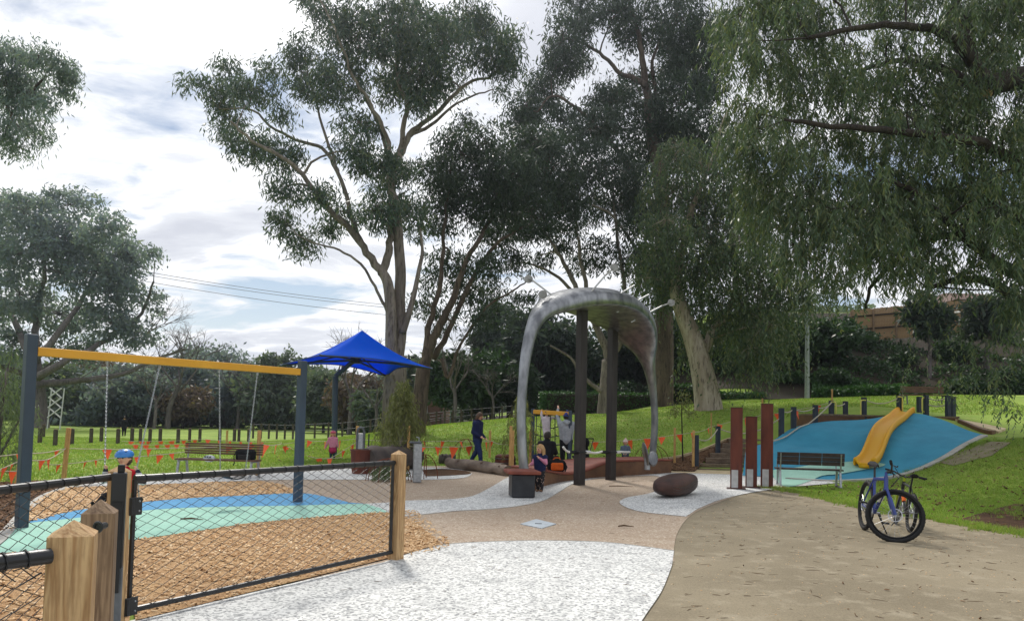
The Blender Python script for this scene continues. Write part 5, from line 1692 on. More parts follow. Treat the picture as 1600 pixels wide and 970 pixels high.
bt('dark_tree', 'dense green tree seen through the arch', 900, 640, 500, 130, 60, 211, 'dark_bark', 'shrub_leaf', 1.5, .05)
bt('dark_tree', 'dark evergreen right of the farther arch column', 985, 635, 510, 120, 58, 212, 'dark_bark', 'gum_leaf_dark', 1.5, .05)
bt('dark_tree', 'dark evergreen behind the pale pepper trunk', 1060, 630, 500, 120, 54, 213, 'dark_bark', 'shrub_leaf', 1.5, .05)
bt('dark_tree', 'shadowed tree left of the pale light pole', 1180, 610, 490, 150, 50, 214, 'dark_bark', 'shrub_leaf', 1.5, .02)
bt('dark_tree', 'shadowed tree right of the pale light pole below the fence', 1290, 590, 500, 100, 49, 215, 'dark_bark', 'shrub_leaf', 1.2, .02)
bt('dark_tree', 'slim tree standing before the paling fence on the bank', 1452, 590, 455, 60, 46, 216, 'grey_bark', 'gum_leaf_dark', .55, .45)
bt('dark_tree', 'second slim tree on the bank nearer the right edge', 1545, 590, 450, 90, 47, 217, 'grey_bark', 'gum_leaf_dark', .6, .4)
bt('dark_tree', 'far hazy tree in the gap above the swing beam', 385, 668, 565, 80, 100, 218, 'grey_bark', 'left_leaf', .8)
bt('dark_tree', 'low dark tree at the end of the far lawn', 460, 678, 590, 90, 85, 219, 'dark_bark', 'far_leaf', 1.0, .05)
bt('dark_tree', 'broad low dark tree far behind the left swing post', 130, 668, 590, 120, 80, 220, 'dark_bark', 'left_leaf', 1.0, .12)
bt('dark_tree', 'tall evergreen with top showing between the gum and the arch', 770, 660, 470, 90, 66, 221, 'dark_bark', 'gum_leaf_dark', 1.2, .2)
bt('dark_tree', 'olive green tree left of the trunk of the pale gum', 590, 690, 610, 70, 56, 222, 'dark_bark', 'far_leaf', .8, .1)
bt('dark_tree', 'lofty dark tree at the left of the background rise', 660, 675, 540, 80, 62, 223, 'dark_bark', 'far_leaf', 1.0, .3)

far = [(-40, 530, 170, 95), (40, 555, 150, 98), (110, 555, 140, 100), (165, 565, 140, 92), (215, 555, 140, 98), (300, 560, 130, 104), (345, 590, 110, 96), (405, 570, 110, 104), (440, 575, 110, 98), (480, 560, 110, 90), (530, 580, 110, 86), (575, 575, 110, 84), (620, 570, 110, 80), (85, 570, 150, 76), (180, 575, 150, 74), (262, 572, 140, 80), (350, 570, 150, 78), (445, 572, 140, 76)]
far_l = ['beyond the left frame edge behind the feathery shrub', 'behind the leftmost stake', 'behind the lattice frame', 'behind the second stake', 'behind the swinging child', 'behind the left bench, left half', 'behind the left bench, right half', 'behind the empty swing', 'left of the right swing post', 'directly behind the right swing post', 'left of the umbrella pole', 'right of the umbrella pole', 'behind the pale gum trunk', 'low and wide under the huge broad tree', 'right of the huge broad tree trunk', 'above the child on the swing', 'above the left slatted bench', 'between the empty swing and the right swing post']
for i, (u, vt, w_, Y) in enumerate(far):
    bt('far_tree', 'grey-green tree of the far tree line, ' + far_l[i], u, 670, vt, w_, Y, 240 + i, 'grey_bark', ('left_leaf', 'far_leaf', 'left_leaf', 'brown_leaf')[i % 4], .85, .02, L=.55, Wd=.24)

# leafless winter trees
def bare_tree(label, u, vb, vt, Y, seed, lean=0):
    x = P(u, vb, Y).x; z0 = T(x, Y)
    b = Vector((x, Y, z0)); H = P(u, vt, Y).z - z0
    t = Tree('bare_tree', label, b, seed, 'grey_bark', 'brown_leaf', 'leafless winter trees')
    tp = t.limb([b + Vector((0, 0, -.3)), b + Vector((.1, 0, H * .2)), b + Vector((lean, .2, H * .4))], H * .026, H * .018, 'trunk', 8)
    for i in range(4):
        a = i * 1.57 + t.rnd.random()
        t.bare(tp[-1] - Vector((0, 0, t.rnd.random() * H * .1)), (math.cos(a) * .7, math.sin(a) * .7, 1.0), H * .24, H * .012, 4, .5)
    t.done()
bare_tree('leafless tree whose twigs rise above the blue umbrella', 545, 690, 500, 58, 301)
bare_tree('leafless tree left of the pale gum trunk', 585, 690, 560, 52, 302)
bare_tree('leafless dark-twigged tree on the grass rise left of the arch', 768, 662, 560, 47, 303)
bare_tree('leafless tree with spreading twigs behind the empty swing', 370, 676, 545, 74, 304)
bare_tree('leafless twiggy tree at the edge of the big left tree', 262, 672, 500, 68, 305, .8)
bare_tree('leafless forked tree beside the brick flats', 708, 668, 520, 46, 306)
bare_tree('leafless tree near the goal posts on the left lawn', 240, 672, 560, 66, 307)

# the feathery shrub at the left edge
Y9 = 15.5
b = Vector((P(-6, 770, Y9).x, Y9, 0))
t9 = Tree('feathery_shrub', 'feathery grey-green shrub at the left edge beside the first stake', b, 109, 'grey_bark', 'feather_leaf', cat='shrub')
t9.limb([b, b + Vector((0, 0, 1.2)), b + Vector((.1, 0, 2.4))], .06, .03, 'stem', 6)
for a in (.5, 2.2, 3.9, 5.4): t9.limb([b + Vector((0, 0, .5)), b + Vector((math.cos(a) * .4, math.sin(a) * .4, 1.5)), b + Vector((math.cos(a) * .6, math.sin(a) * .6, 2.3))], .03, .012, 'stem', 5)
clumps_px(t9, [(6, 600, 30, 34), (34, 640, 22, 44), (8, 690, 34, 46), (20, 560, 20, 24), (-30, 620, 40, 60), (30, 700, 18, 36), (-20, 720, 40, 40), (-30, 560, 40, 40), (10, 640, 30, 40)], Y9, .5, 34, .12, .016, .3, kind='strands', strand=.5, nl=16, br=.012)
t9.done('foliage')

# weeping acacia sapling in front of the pale gum
def weeper(label, u, vb, vt, Y, w, seed, leaf, stakes=(), name='weeping_sapling', ns=150):
    x = P(u, vb, Y).x; z0 = T(x, Y); b = Vector((x, Y, z0)); H = P(u, vt, Y).z - z0
    t = Tree(name, label, b, seed, 'grey_bark', leaf, cat='sapling')
    t.limb([b, b + Vector((.04, 0, H * .5)), b + Vector((.0, 0, H * .97))], .04, .012, 'stem', 6)
    r = w * Y / FPX / 2
    for i in range(7):
        f_ = i / 6
        t.strands(b + Vector((0, 0, H * (.42 + .5 * f_))), (r * (1 - f_ * .75), r * (1 - f_ * .75), H * .09), int(ns * (1 - f_ * .6) / 5), H * .30, 16, .17, .026, sway=.12, br=.014)
    t.done('foliage')
    return b, H
weeper('weeping olive-green wattle sapling before the pale gum trunk', 627, 726, 588, 22.0, 92, 111, 'acacia_leaf', ns=330)
weeper('thin weeping yellow-green sapling behind the left arch leg', 812, 728, 606, 21.5, 62, 112, 'acacia_leaf', ns=90)
# young tree on the mulch by the steps
Y10 = 25.5
x = P(1067, 712, Y10).x; b = Vector((x, Y10, T(x, Y10)))
t10 = Tree('young_tree', 'slim young tree with small round crown on the mulch left of the steps', b, 113, 'dark_bark', 'acacia_leaf', cat='sapling')
t10.limb([b, P(1066, 680, Y10), P(1065, 640, Y10), P(1066, 618, Y10)], .03, .012, 'trunk', 6)
clumps_px(t10, [(1066, 616, 10, 8), (1058, 628, 13, 9), (1074, 630, 12, 9), (1064, 640, 16, 9), (1076, 642, 9, 7), (1054, 640, 9, 7)], Y10, .25, 60, .12, .04, .2, nleaf=14, br=.01)
t10.done()

# palm behind the left arch leg
Yp = 56.0
x = P(797, 640, Yp).x; b = Vector((x, Yp, T(x, Yp)))
pt = Tree('palm_tree', 'small palm with drooping fronds in the dark trees left of the arch', b, 114, 'dark_bark', 'shrub_leaf')
tp_ = P(797, 572, Yp)
pt.limb([b + Vector((0, 0, -.3)), tp_], .28, .22, 'trunk', 8)
for i in range(18):
    a = i * 2.399; el = pt.rnd.uniform(-.2, 1.1); Lf = 2.3
    pts = []
    for j in range(9):
        s_ = j / 8
        pts.append(tp_ + Vector((math.cos(a) * math.cos(el) * Lf * s_, math.sin(a) * math.cos(el) * Lf * s_, math.sin(el) * Lf * s_ - 1.5 * s_ ** 2)))
    pt.tw.tube(pts, [.03, .008], 3, caps=False)
    arr = np.array([p[:] for p in pts]); bb = np.repeat(arr, 4, 0) + pt.rg.normal(0, .05, (36, 3))
    ax = norm(np.stack([pt.rg.normal(0, 1, 36) - math.sin(a), pt.rg.normal(0, 1, 36) + math.cos(a), -pt.rg.uniform(.6, 1.4, 36)], 1))
    pt.addleaf(*leaf_quads(bb, ax, norm(np.cross(ax, rand_unit(pt.rg, 36))), pt.rg.uniform(.4, .7, 36), np.full(36, .07)))
pt.done()

# clipped hedges and shrubs
def leafy_box(name, label, cat, boxes, leaf, n, L, Wd, seed, core=True, base=None, group=None):
    rg = np.random.default_rng(seed)
    base = base or Vector(boxes[0][0])
    root = thing(name, label, cat, base, group)
    Vs, Fs, nv = [], [], 0
    cm = MB()
    for (c, size, rot) in boxes:
        c = np.array(c); s_ = np.array(size)
        q = rg.uniform(-1, 1, (n, 3))
        ax_ = rg.integers(0, 3, n)
        q[np.arange(n), ax_] = np.sign(q[np.arange(n), ax_])
        q[:, 2] = np.where((ax_ == 2), 1, q[:, 2])
        p = q * s_ / 2 * (1 + rg.normal(0, .03, (n, 1))) + rg.normal(0, .05, (n, 3))
        ca, sa = math.cos(rot), math.sin(rot)
        p = np.stack([p[:, 0] * ca - p[:, 1] * sa, p[:, 0] * sa + p[:, 1] * ca, p[:, 2]], 1) + c
        ax = norm(rand_unit(rg, n) + np.array([0, 0, .2]))
        V, F = leaf_quads(p, ax, norm(np.cross(ax, rand_unit(rg, n))), rg.uniform(.6, 1.2, n) * L, rg.uniform(.6, 1.2, n) * Wd)
        Vs.append(V); Fs.append(F + nv); nv += len(V)
        cm.box(c, (s_[0] * .93, s_[1] * .9, s_[2] * .95), rot, bev=.1)
    np_mesh('foliage', np.concatenate(Vs) - np.array(base), np.concatenate(Fs), M[leaf], root)
    cm.build('inner_twigs', M['dark_bark'], root, True)
    return root

def hedge(label, u0, u1, vt, Y0, Y1, depth, seed, n=4500):
    a = P(u0, 640, Y0); b_ = P(u1, 640, Y1)
    a.z = T(a.x, Y0); b_.z = T(b_.x, Y1)
    h = P((u0 + u1) / 2, vt, (Y0 + Y1) / 2).z - (a.z + b_.z) / 2
    c = (a + b_) / 2 + Vector((0, 0, h / 2))
    return leafy_box('hedge', label, 'hedge', [(c, ((b_ - a).length, depth, h + .5), math.atan2(b_.y - a.y, b_.x - a.x))], 'hedge_leaf', n, .16, .1, seed, base=Vector((c.x, c.y, a.z)))
hedge('long clipped hedge behind the arch columns', 850, 1036, 622, 47, 46, 1.6, 401, 6500)
hedge('taller clipped hedge block beside the pepper trunk', 1034, 1108, 610, 45, 44, 1.8, 402, 4500)
hedge('low clipped hedge right of the pepper trunk', 1112, 1190, 622, 45, 44.5, 1.4, 403, 3000)

def shrub(label, u, vb, vt, w, Y, seed, leaf='shrub_leaf', dens=1.0, name='shrub', group=None):
    px = Y / FPX
    x = P(u, vb, Y).x; z0 = T(x, Y); b = Vector((x, Y, z0))
    H = max(.4, P(u, vt, Y).z - z0); r = w * px / 2
    t = Tree(name, label, b, seed, 'dark_bark', leaf, group, 'shrub')
    for i in range(4):
        a = i * 1.6 + t.rnd.random()
        t.limb([b, b + Vector((math.cos(a) * r * .3, math.sin(a) * r * .3, H * .4)), b + Vector((math.cos(a) * r * .5, math.sin(a) * r * .4, H * .75))], .05, .02, 'stem', 5)
    for i in range(int(9 * dens) + 3):
        a = t.rg.uniform(0, 6.28); q = t.rg.uniform(.1, .8)
        c = b + Vector((math.cos(a) * r * q, math.sin(a) * r * q * .8, H * t.rg.uniform(.22, .8) * (1 - .25 * q)))
        t.clump(c, (r * .35, r * .35, H * .22), 12, 20, .26, .13, .35, .1, br=.02)
    t.done('foliage')
sh = [('dark shrub mass at the foot of the background trees left of the arch', 735, 640, 600, 90, 56), ('dark shrub behind the gymnasts bar', 820, 640, 606, 80, 54), ('low shrub behind the hedge in the middle', 905, 630, 596, 90, 54), ('shrub seen between hedge and columns', 985, 628, 592, 90, 52),
      ('shadowed undergrowth bush right of the pepper trunk', 1150, 625, 575, 80, 49), ('leafy bush at the foot of the light pole', 1235, 630, 590, 70, 46), ('leafy bush with drooping sprays right of the light pole', 1300, 625, 575, 70, 45),
      ('dark bush on the bank below the fence', 1410, 580, 548, 50, 48), ('dark bush on the bank near the slim tree', 1480, 570, 530, 70, 49), ('dark leafy bush right of the hill bench', 1510, 625, 590, 60, 42), ('bush at the right end of the bank', 1585, 620, 570, 70, 41),
      ('bush under the paling fence left end', 1340, 560, 515, 80, 52), ('dark shrub at far left lawn end', 345, 675, 650, 90, 80), ('dark shrub beside the goal posts', 300, 675, 652, 60, 84), ('clipped dark bush behind the swings', 225, 672, 645, 60, 74), ('shrub row end behind the right swing post', 440, 680, 652, 80, 74), ('shrub under the leafless trees', 545, 688, 648, 90, 64), ('shrub mass left of the pale gum trunk', 590, 690, 650, 60, 58)]
for i, (lab, u, vb, vt, w_, Y) in enumerate(sh): shrub(lab, u, vb, vt, w_, Y, 500 + i)
# ivy-like ground cover along the foot of the bank
gcp = [P(1270, 630, 43).to_2d(), P(1330, 630, 41.5).to_2d(), P(1410, 630, 40).to_2d(), P(1425, 620, 42.5).to_2d(), P(1340, 615, 45).to_2d(), P(1270, 618, 46).to_2d()]
xy = in_poly(gcp, 9000, 77); rgc = np.random.default_rng(78); n = len(xy)
pz = terr(xy[:, 0], xy[:, 1]) + rgc.uniform(0, .55, n)
ax = norm(rand_unit(rgc, n) + np.array([0, -.3, .5]))
Vg, Fg = leaf_quads(np.stack([xy[:, 0], xy[:, 1], pz], 1), ax, norm(np.cross(ax, rand_unit(rgc, n))), rgc.uniform(.12, .3, n), rgc.uniform(.08, .18, n))
np_mesh('ground_cover', Vg, Fg, M['hedge_leaf'], kind='stuff')
# leaf litter and mulch on the bank under the trees
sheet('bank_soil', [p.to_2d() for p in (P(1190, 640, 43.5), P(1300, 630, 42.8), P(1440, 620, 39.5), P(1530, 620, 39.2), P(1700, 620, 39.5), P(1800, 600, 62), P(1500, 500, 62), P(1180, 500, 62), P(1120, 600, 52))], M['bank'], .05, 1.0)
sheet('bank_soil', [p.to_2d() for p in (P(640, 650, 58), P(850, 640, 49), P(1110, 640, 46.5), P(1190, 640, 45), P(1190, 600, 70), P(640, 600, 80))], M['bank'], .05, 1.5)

# the far wood that closes the view under the crowns
rgw = np.random.default_rng(900); n = 26000
xw = rgw.uniform(-130, 60, n); yw = 112 + 10 * np.sin(xw * .11) + rgw.normal(0, 3, n)
hw_ = 4.2 + 1.6 * np.sin(xw * .31 + 1) + 1.2 * np.sin(xw * .83)
zw = terr(xw, yw) + hw_ * rgw.uniform(0, 1, n) ** .8
axw = norm(rand_unit(rgw, n) + np.array([0, 0, -.2]))
Vw, Fw = leaf_quads(np.stack([xw, yw, zw], 1), axw, norm(np.cross(axw, rand_unit(rgw, n))), rgw.uniform(.6, 1.5, n), rgw.uniform(.4, .9, n))
np_mesh('far_woods', Vw, Fw, M['far_leaf'], kind='stuff')

# low planting over the shaded bank
bp_ = [p.to_2d() for p in (P(1200, 640, 46), P(1300, 630, 45), P(1440, 620, 42), P(1600, 620, 41), P(1760, 600, 50), P(1640, 500, 54), P(1340, 520, 53), P(1180, 600, 52))]
xy = in_poly(bp_, 15000, 87); rgc = np.random.default_rng(88)
w_ = np.sin(xy[:, 0] * 1.1 + 2 * np.sin(xy[:, 1] * .7)) + np.sin(xy[:, 1] * 1.3 + xy[:, 0] * .4)
xy = xy[w_ > -.1]; n = len(xy)
ax = norm(rand_unit(rgc, n) + np.array([0, -.3, .5]))
Vg, Fg = leaf_quads(np.stack([xy[:, 0], xy[:, 1], terr(xy[:, 0], xy[:, 1]) + .05 + rgc.uniform(0, .5, n) * np.clip(w_[w_ > -.1] + .2, 0, 1)], 1), ax, norm(np.cross(ax, rand_unit(rgc, n))), rgc.uniform(.12, .34, n), rgc.uniform(.08, .2, n))
np_mesh('ground_cover', Vg, Fg, M['shrub_leaf'], kind='stuff')

# ------------------------------------------------------------------ blue mound
front = catmull([G(1160, 744), G(1215, 747), (G(1245, 750)), G(1320, 752.5), Vector((11.2, 21.4, T(11.2, 21.4))), Vector((12.55, 21.8, T(12.55, 21.8))), Vector((13.75, 22.5, T(13.75, 22.5))), Vector((14.95, 23.4, T(14.95, 23.4)))], 5)
def at(u, v, Y):
    return P(u, v, Y)
back = catmull([at(1166, 700, 24.2), at(1205, 690, 25), at(1240, 669, 26), at(1290, 659, 26.9), at(1350, 656, 27.2), at(1395, 649, 27.5), at(1425, 646, 27.5), at(1452, 650, 27.0), at(1480, 661, 26.0), at(1512, 674, 24.6), at(1538, 683, 23.6)], 5)
def dist_poly(pl, x, y):
    best = 1e9; z = 0
    for a, b in zip(pl[:-1], pl[1:]):
        ax, ay, bx, by = a.x, a.y, b.x, b.y
        L2 = (bx - ax) ** 2 + (by - ay) ** 2 + 1e-9
        t = max(0, min(1, ((x - ax) * (bx - ax) + (y - ay) * (by - ay)) / L2))
        d_ = math.hypot(x - ax - t * (bx - ax), y - ay - t * (by - ay))
        if d_ < best: best, z = d_, a.z + (b.z - a.z) * t
    return best, z
def mound_z(x, y):
    df, zf = dist_poly(front, x, y); db, zb = dist_poly(back, x, y)
    s = df / (df + db + 1e-6)
    s2 = s * s * (3 - 2 * s) * .8 + s * .2
    z = zf + (zb - zf) * s2
    w_ = math.sin(math.pi * s)
    for cx, cy, rr, hh in ((9.9, 24.6, .7, -.16), (10.6, 25.4, .6, .12), (11.6, 25.3, .7, -.13), (9.2, 23.6, .8, .12), (12.0, 24.2, .9, .08), (10.4, 23.4, .9, .06)):
        z += hh * math.exp(-((x - cx) ** 2 + (y - cy) ** 2) / rr ** 2) * min(1, 2 * w_)
    return max(z + .02, T(x, y) + .035)
mpoly = [p.to_2d() for p in front] + [p.to_2d() for p in back[::-1]]
mound = sheet('play_mound', mpoly, M['mound_blue'], 0.0, .32, zf=mound_z)
tag(mound, 'blue rubber play mound with dimples and a yellow slide on it', 'mound'); mound['kind'] = 'thing'
# skirts so the mound is a closed body at its back
mb = MB()
bk2 = back
vs = []; fs = []
for p in bk2:
    zz = mound_z(p.x, p.y)
    vs += [(p.x, p.y, zz), (p.x, p.y, T(p.x, p.y) - .3)]
for i in range(len(bk2) - 1):
    fs.append((i * 2, i * 2 + 1, i * 2 + 3, i * 2 + 2))
mb.add(vs, fs); mb.build('mound_skirt', M['mound_blue'], mound)
kerb('concrete_edging', [p for p in front[8:]], .2, .06, M['concrete'])
# rubber flats at the foot: mint strip and blue
def on_mound(u, v):
    d = ray(u, v); t = 10.0
    while t < 40:
        p = CAM + d * t
        if p.z < mound_z(p.x, p.y): break
        t += .04
    return p
sheet('mint_rubber', [p.to_2d() for p in catmull([on_mound(u, v) for u, v in ((1208, 743), (1230, 747), (1275, 748), (1310, 742), (1352, 735), (1384, 727), (1350, 722), (1310, 724), (1250, 731), (1208, 736))], 4)], M['rubber_mint'], .03, .3, zf=lambda x, y: max(T(x, y), mound_z(x, y) if inside(mpoly, np.array([x]), np.array([y]))[0] else -9) + .0)

# slide: a chute lying on the mound
top = Vector((back[29].x, back[29].y, 0)) if False else Vector((at(1418, 646, 27.6).x, 27.7, 2.06))
toe = Vector((at(1350, 728, 22.3).x, 22.3, 0))
sl = thing('slide', 'bright yellow slide running down the blue mound', 'slide', (toe.x, toe.y, 0))
N = 26
vs, fs = [], []
ln = (toe - top); ln.z = 0; Ls = ln.length; ln.normalize(); sx = Vector((ln.y, -ln.x, 0)) * -1
prof = [(-.50, .0), (-.53, .08), (-.52, .19), (-.47, .22), (-.42, .19), (-.36, .08), (-.25, .045), (0, .03), (.25, .045), (.36, .08), (.42, .19), (.47, .22), (.52, .19), (.53, .08), (.50, .0)]
zs = []
for i in range(N + 1):
    t = i / N
    p = top + ln * Ls * t
    zz = mound_z(p.x, p.y) if inside(mpoly, np.array([p.x]), np.array([p.y]))[0] else 2.02
    zs.append(max(zz, .12) + .02)
zs[0] = zs[1] = max(zs[:3]); 
for _ in range(3): zs = [zs[0]] + [(zs[i - 1] + zs[i] * 2 + zs[i + 1]) / 4 for i in range(1, N)] + [zs[-1]]
zs[-1] += .10; zs[-2] += .06; zs[-3] += .03
for i in range(N + 1):
    p = top + ln * Ls * (i / N); wsc = .54
    for a, h in prof:
        vs.append(Vector((p.x, p.y, 0)) + sx * a * wsc + Vector((0, 0, zs[i] + h)))
n_ = len(prof)
for i in range(N):
    for j in range(n_ - 1):
        fs.append((i * n_ + j, i * n_ + j + 1, (i + 1) * n_ + j + 1, (i + 1) * n_ + j))
mb = MB(); mb.add(vs, fs); ch_ = mb.build('chute', M['slide_yellow'], sl, True, smooth=True)
s_m = ch_.modifiers.new('thick', 'SOLIDIFY'); s_m.thickness = .04; s_m.offset = 0
e_ = [v for v in vs[-n_:]]
f = MB(); f.tube([v + ln * .01 for v in (e_[2], e_[4], e_[6], e_[8], e_[10], e_[12])], .045, 8); f.tube([e_[6] - Vector((0, 0, .06)), e_[8] - Vector((0, 0, .06))], .06, 8)
f.build('lip', M['slide_yellow'], sl, True, smooth=True)

# platform behind the mound with posts, ropes, grab rails
dk = thing('lookout_platform', 'timber-edged lookout platform at the top of the slide', 'platform', (13.3, 28.4, 1.6))
pe_ = [(11.3, 27.15), (12.9, 27.45), (13.9, 27.75), (15.35, 27.55), (16.05, 26.6), (16.5, 27.3), (15.9, 29.6), (11.2, 29.7)]
f = MB(); f.prism(pe_, .9, 1.95); f.build('base', M['wall_brown'], dk, True)
f = MB(); f.prism([(x * 1.0 + (x - 13.5) * .01, y - .03) for x, y in pe_], 1.952, 2.01); f.build('deck_top', M['sleeper'], dk, True)
posts = [(1221, 638, 672, 25.6), (1240, 636, 672, 26.0), (1274, 633, 664, 26.8), (1299, 626, 658, 27.4), (1321, 627, 656, 28.6), (1350, 621, 657, 27.6), (1405, 618, 652, 27.9), (1436, 620, 648, 29.2), (1447, 617, 656, 27.5), (1481, 618, 662, 27.0), (1489, 620, 660, 27.8)]
pl_labels = ['leftmost short slate post at the top edge of the mound', 'second slate post from the left above the mound', 'third slate post along the mound top, rope tied to it', 'slate post with the climbing rope and a yellow grab rail', 'slate post between the two left yellow rails', 'slate post left of the long sagging rope', 'slate post at the left side of the slide top', 'rear slate post behind the slide top', 'slate post at the right side of the slide top', 'front slate post of the right corner pair', 'rear slate post of the right corner pair']
tops = []
for (u, vt, vb, Y), lab in zip(posts, pl_labels):
    a = P(u, vt, Y); bz_ = min(P(u, vb, Y).z, 2.0) - .25
    t = thing('platform_post', lab, 'post', (a.x, Y, bz_), 'slate posts round the mound top')
    h_ = a.z - bz_
    f = MB(); f.box((0, 0, h_ / 2), (.15, .15, h_), R(10), bev=.012); f.build('shaft', M['dark_post'], t)
    f = MB(); f.box((0, 0, h_ + .006), (.155, .155, .014), R(10)); f.build('cap', M['black_steel'], t)
    tops.append(Vector((a.x, Y, a.z)))
for lab, (u, vt, vb, Y) in (('dark post at the bottom left of the steps', (1088, 680, 735, 24.2)), ('dark post half way up the left of the steps', (1122, 666, 706, 26.2))):
    a = P(u, vt, Y); z0 = T(a.x, Y)
    t = thing('step_post', lab, 'post', (a.x, Y, z0), 'slate posts round the mound top')
    h_ = a.z - z0
    f = MB(); f.box((0, 0, h_ / 2), (.14, .14, h_), R(10), bev=.012); f.build('shaft', M['dark_post'], t)
    f = MB(); f.box((0, 0, h_ + .006), (.145, .145, .014), R(10)); f.build('cap', M['black_steel'], t)
    tops.append(Vector((a.x, Y, a.z)))
rp = [(11, 12, .25, 'handrail rope between the two dark step posts'), (0, 1, .1, 'pale rope between the first two mound posts'), (1, 2, .12, 'pale rope between the second and third mound posts'), (2, 3, .12, 'pale rope rising to the post with the grab rail'), (3, 4, .12, 'short pale rope between the two left rails'), (5, 6, .2, 'long sagging pale rope left of the slide top'), (8, 9, .12, 'upper pale rope right of the slide top')]
for a, b, s_, lab in rp:
    rope_obj('rope', lab, tops[a] - Vector((0, 0, .06)), tops[b] - Vector((0, 0, .06)), s_, .02, M['rope'])
rope_obj('rope', 'lower pale rope right of the slide top', tops[8] - Vector((0, 0, .32)), tops[9] - Vector((0, 0, .3)), .1, .02, M['rope'])
rope_obj('rope', 'pale rope from the upper step post towards the mound', tops[12] - Vector((0, 0, .06)), tops[0] - Vector((0, 0, .3)), .35, .02, M['rope'])
a = P(1299, 629, 27.3); b = P(1207, 689, 24.6)
pts = []
for i in range(25):
    t = i / 24; p = a.lerp(b, t) - Vector((0, 0, .22 * 4 * t * (1 - t)))
    if inside(mpoly, np.array([p.x]), np.array([p.y]))[0]: p.z = max(p.z, mound_z(p.x, p.y) + .05)
    pts.append(p)
f = MB(); f.tube(pts, .024, 6); tag(f.build('climbing_rope', M['rope'], None, smooth=True), 'long climbing rope hanging from the post down the blue mound', 'rope')
for (u, vt, vb, Y, sg, lab) in ((1306, 628, 655, 27.3, 1, 'yellow grab rail by the climbing rope post'), (1345, 625, 656, 27.5, -1, 'yellow grab rail left of the long sagging rope'), (1410, 620, 644, 27.8, 1, 'yellow grab rail on the left of the slide top'), (1441, 621, 643, 27.5, -1, 'yellow grab rail on the right of the slide top')):
    a = P(u, vt, Y); b = P(u, vb, Y)
    s_ = Vector((.18 * -sg, 0, 0))
    f = MB(); f.tube(catmull([a + s_, a + s_ * .3, a - Vector((0, 0, .06)), a.lerp(b, .5), b + Vector((0, 0, .06))] + ([b + s_ * .3, b + s_] if vb < 650 else [b]), 4), .024, 8)
    tag(f.build('grab_rail', M['pale_yellow'], None, smooth=True), lab, 'handrail', 'yellow grab rails')
# right retaining edge: corten plate, concrete path edge
rt = thing('retaining_wall', 'low brown retaining wall right of the mound with a pale concrete top', 'wall', (15.6, 24.6, 1.2))
wl = catmull([at(1496, 664, 26.2), at(1512, 670, 25.4), at(1545, 686, 23.9), at(1556, 684, 24.1)], 4)
f = MB()
vs = []; fs = []
for p in wl: vs += [(p.x, p.y, T(p.x, p.y) - .3), (p.x, p.y, max(T(p.x, p.y) + .12, P(1530, 676, 24.6).z + (p.y - 24.4) * .1))]
for i in range(len(wl) - 1): fs.append((i * 2, i * 2 + 2, i * 2 + 3, i * 2 + 1))
f.add(vs, fs); o = f.build('face', M['wall_brown'], rt, True); mo = o.modifiers.new('thick', 'SOLIDIFY'); mo.thickness = .12
cl_ = [at(1490, 663, 26.8), at(1530, 667, 26.3), at(1572, 681, 25.2), at(1560, 687, 24.2), at(1545, 678, 24.8), at(1515, 671, 25.6)]
for p in cl_: p.z = max(p.z, T(p.x, p.y) + .07)
f = MB(); zt = [p.z for p in cl_]; n_ = len(cl_)
vs = [(p.x, p.y, p.z) for p in cl_] + [(p.x, p.y, p.z - .35) for p in cl_]
f.add(vs, [tuple(range(n_ - 1, -1, -1)), tuple(range(n_, 2 * n_))] + [(i, (i + 1) % n_, n_ + (i + 1) % n_, n_ + i) for i in range(n_)]); f.build('coping', M['tan_concrete'], rt, True)
sheet('bare_earth', [p.to_2d() for p in (G(1460, 722), G(1510, 703), G(1550, 690), G(1580, 692), G(1550, 712), G(1490, 728))], M['sand_path'], .02, .4)

# timber steps going up left of the mound
st = thing('timber_steps', 'timber sleeper steps climbing from the white paving beside the rusty posts', 'steps', G(1120, 738))
sp = [(1088, 1160, 737, 24.0, .10), (1095, 1165, 729.5, 24.55, .24), (1104, 1170, 722, 25.1, .40), (1111, 1178, 716, 25.65, .54), (1120, 1186, 709, 26.2, .70), (1130, 1196, 702.5, 26.75, .86), (1140, 1206, 696, 27.3, 1.02)]
for i, (u0, u1, v, Y, z) in enumerate(sp):
    a = P(u0, v, Y); b = P(u1, v, Y)
    f = MB(); f.box(((a.x + b.x) / 2, Y, z - .08), (b.x - a.x, .16, .17), R(-4), bev=.012); f.build('sleeper', M['sleeper'], st, True)
    f = MB(); f.box(((a.x + b.x) / 2 + .05, Y + .33, z - .28), (b.x - a.x, .52, .52), R(-4)); f.build('tread', M['tan_concrete'] if i == 0 else M['mulch'], st, True)
# mulch bed left of the steps with a pale timber edge
mpx = [(1036, 735), (1052, 737), (1085, 738)] + [(1100, 722), (1118, 708), (1136, 694)] + [(1148, 688), (1130, 693), (1100, 706), (1060, 718), (1034, 722)]
mpl = [G(u, v).to_2d() for u, v in mpx]
sheet('mulch_bed', mpl, M['mulch'], .05, .4)
scatter_boxes('mulch_chips', in_poly(mpl, 2600, 33), M['mulch_chip'], (.05, .13), 33, .05)
kerb('timber_edging', [G(1034, 721), G(1060, 717.5), G(1100, 705.5), G(1130, 692.5), G(1148, 687)], .06, .14, M['tan_concrete'])

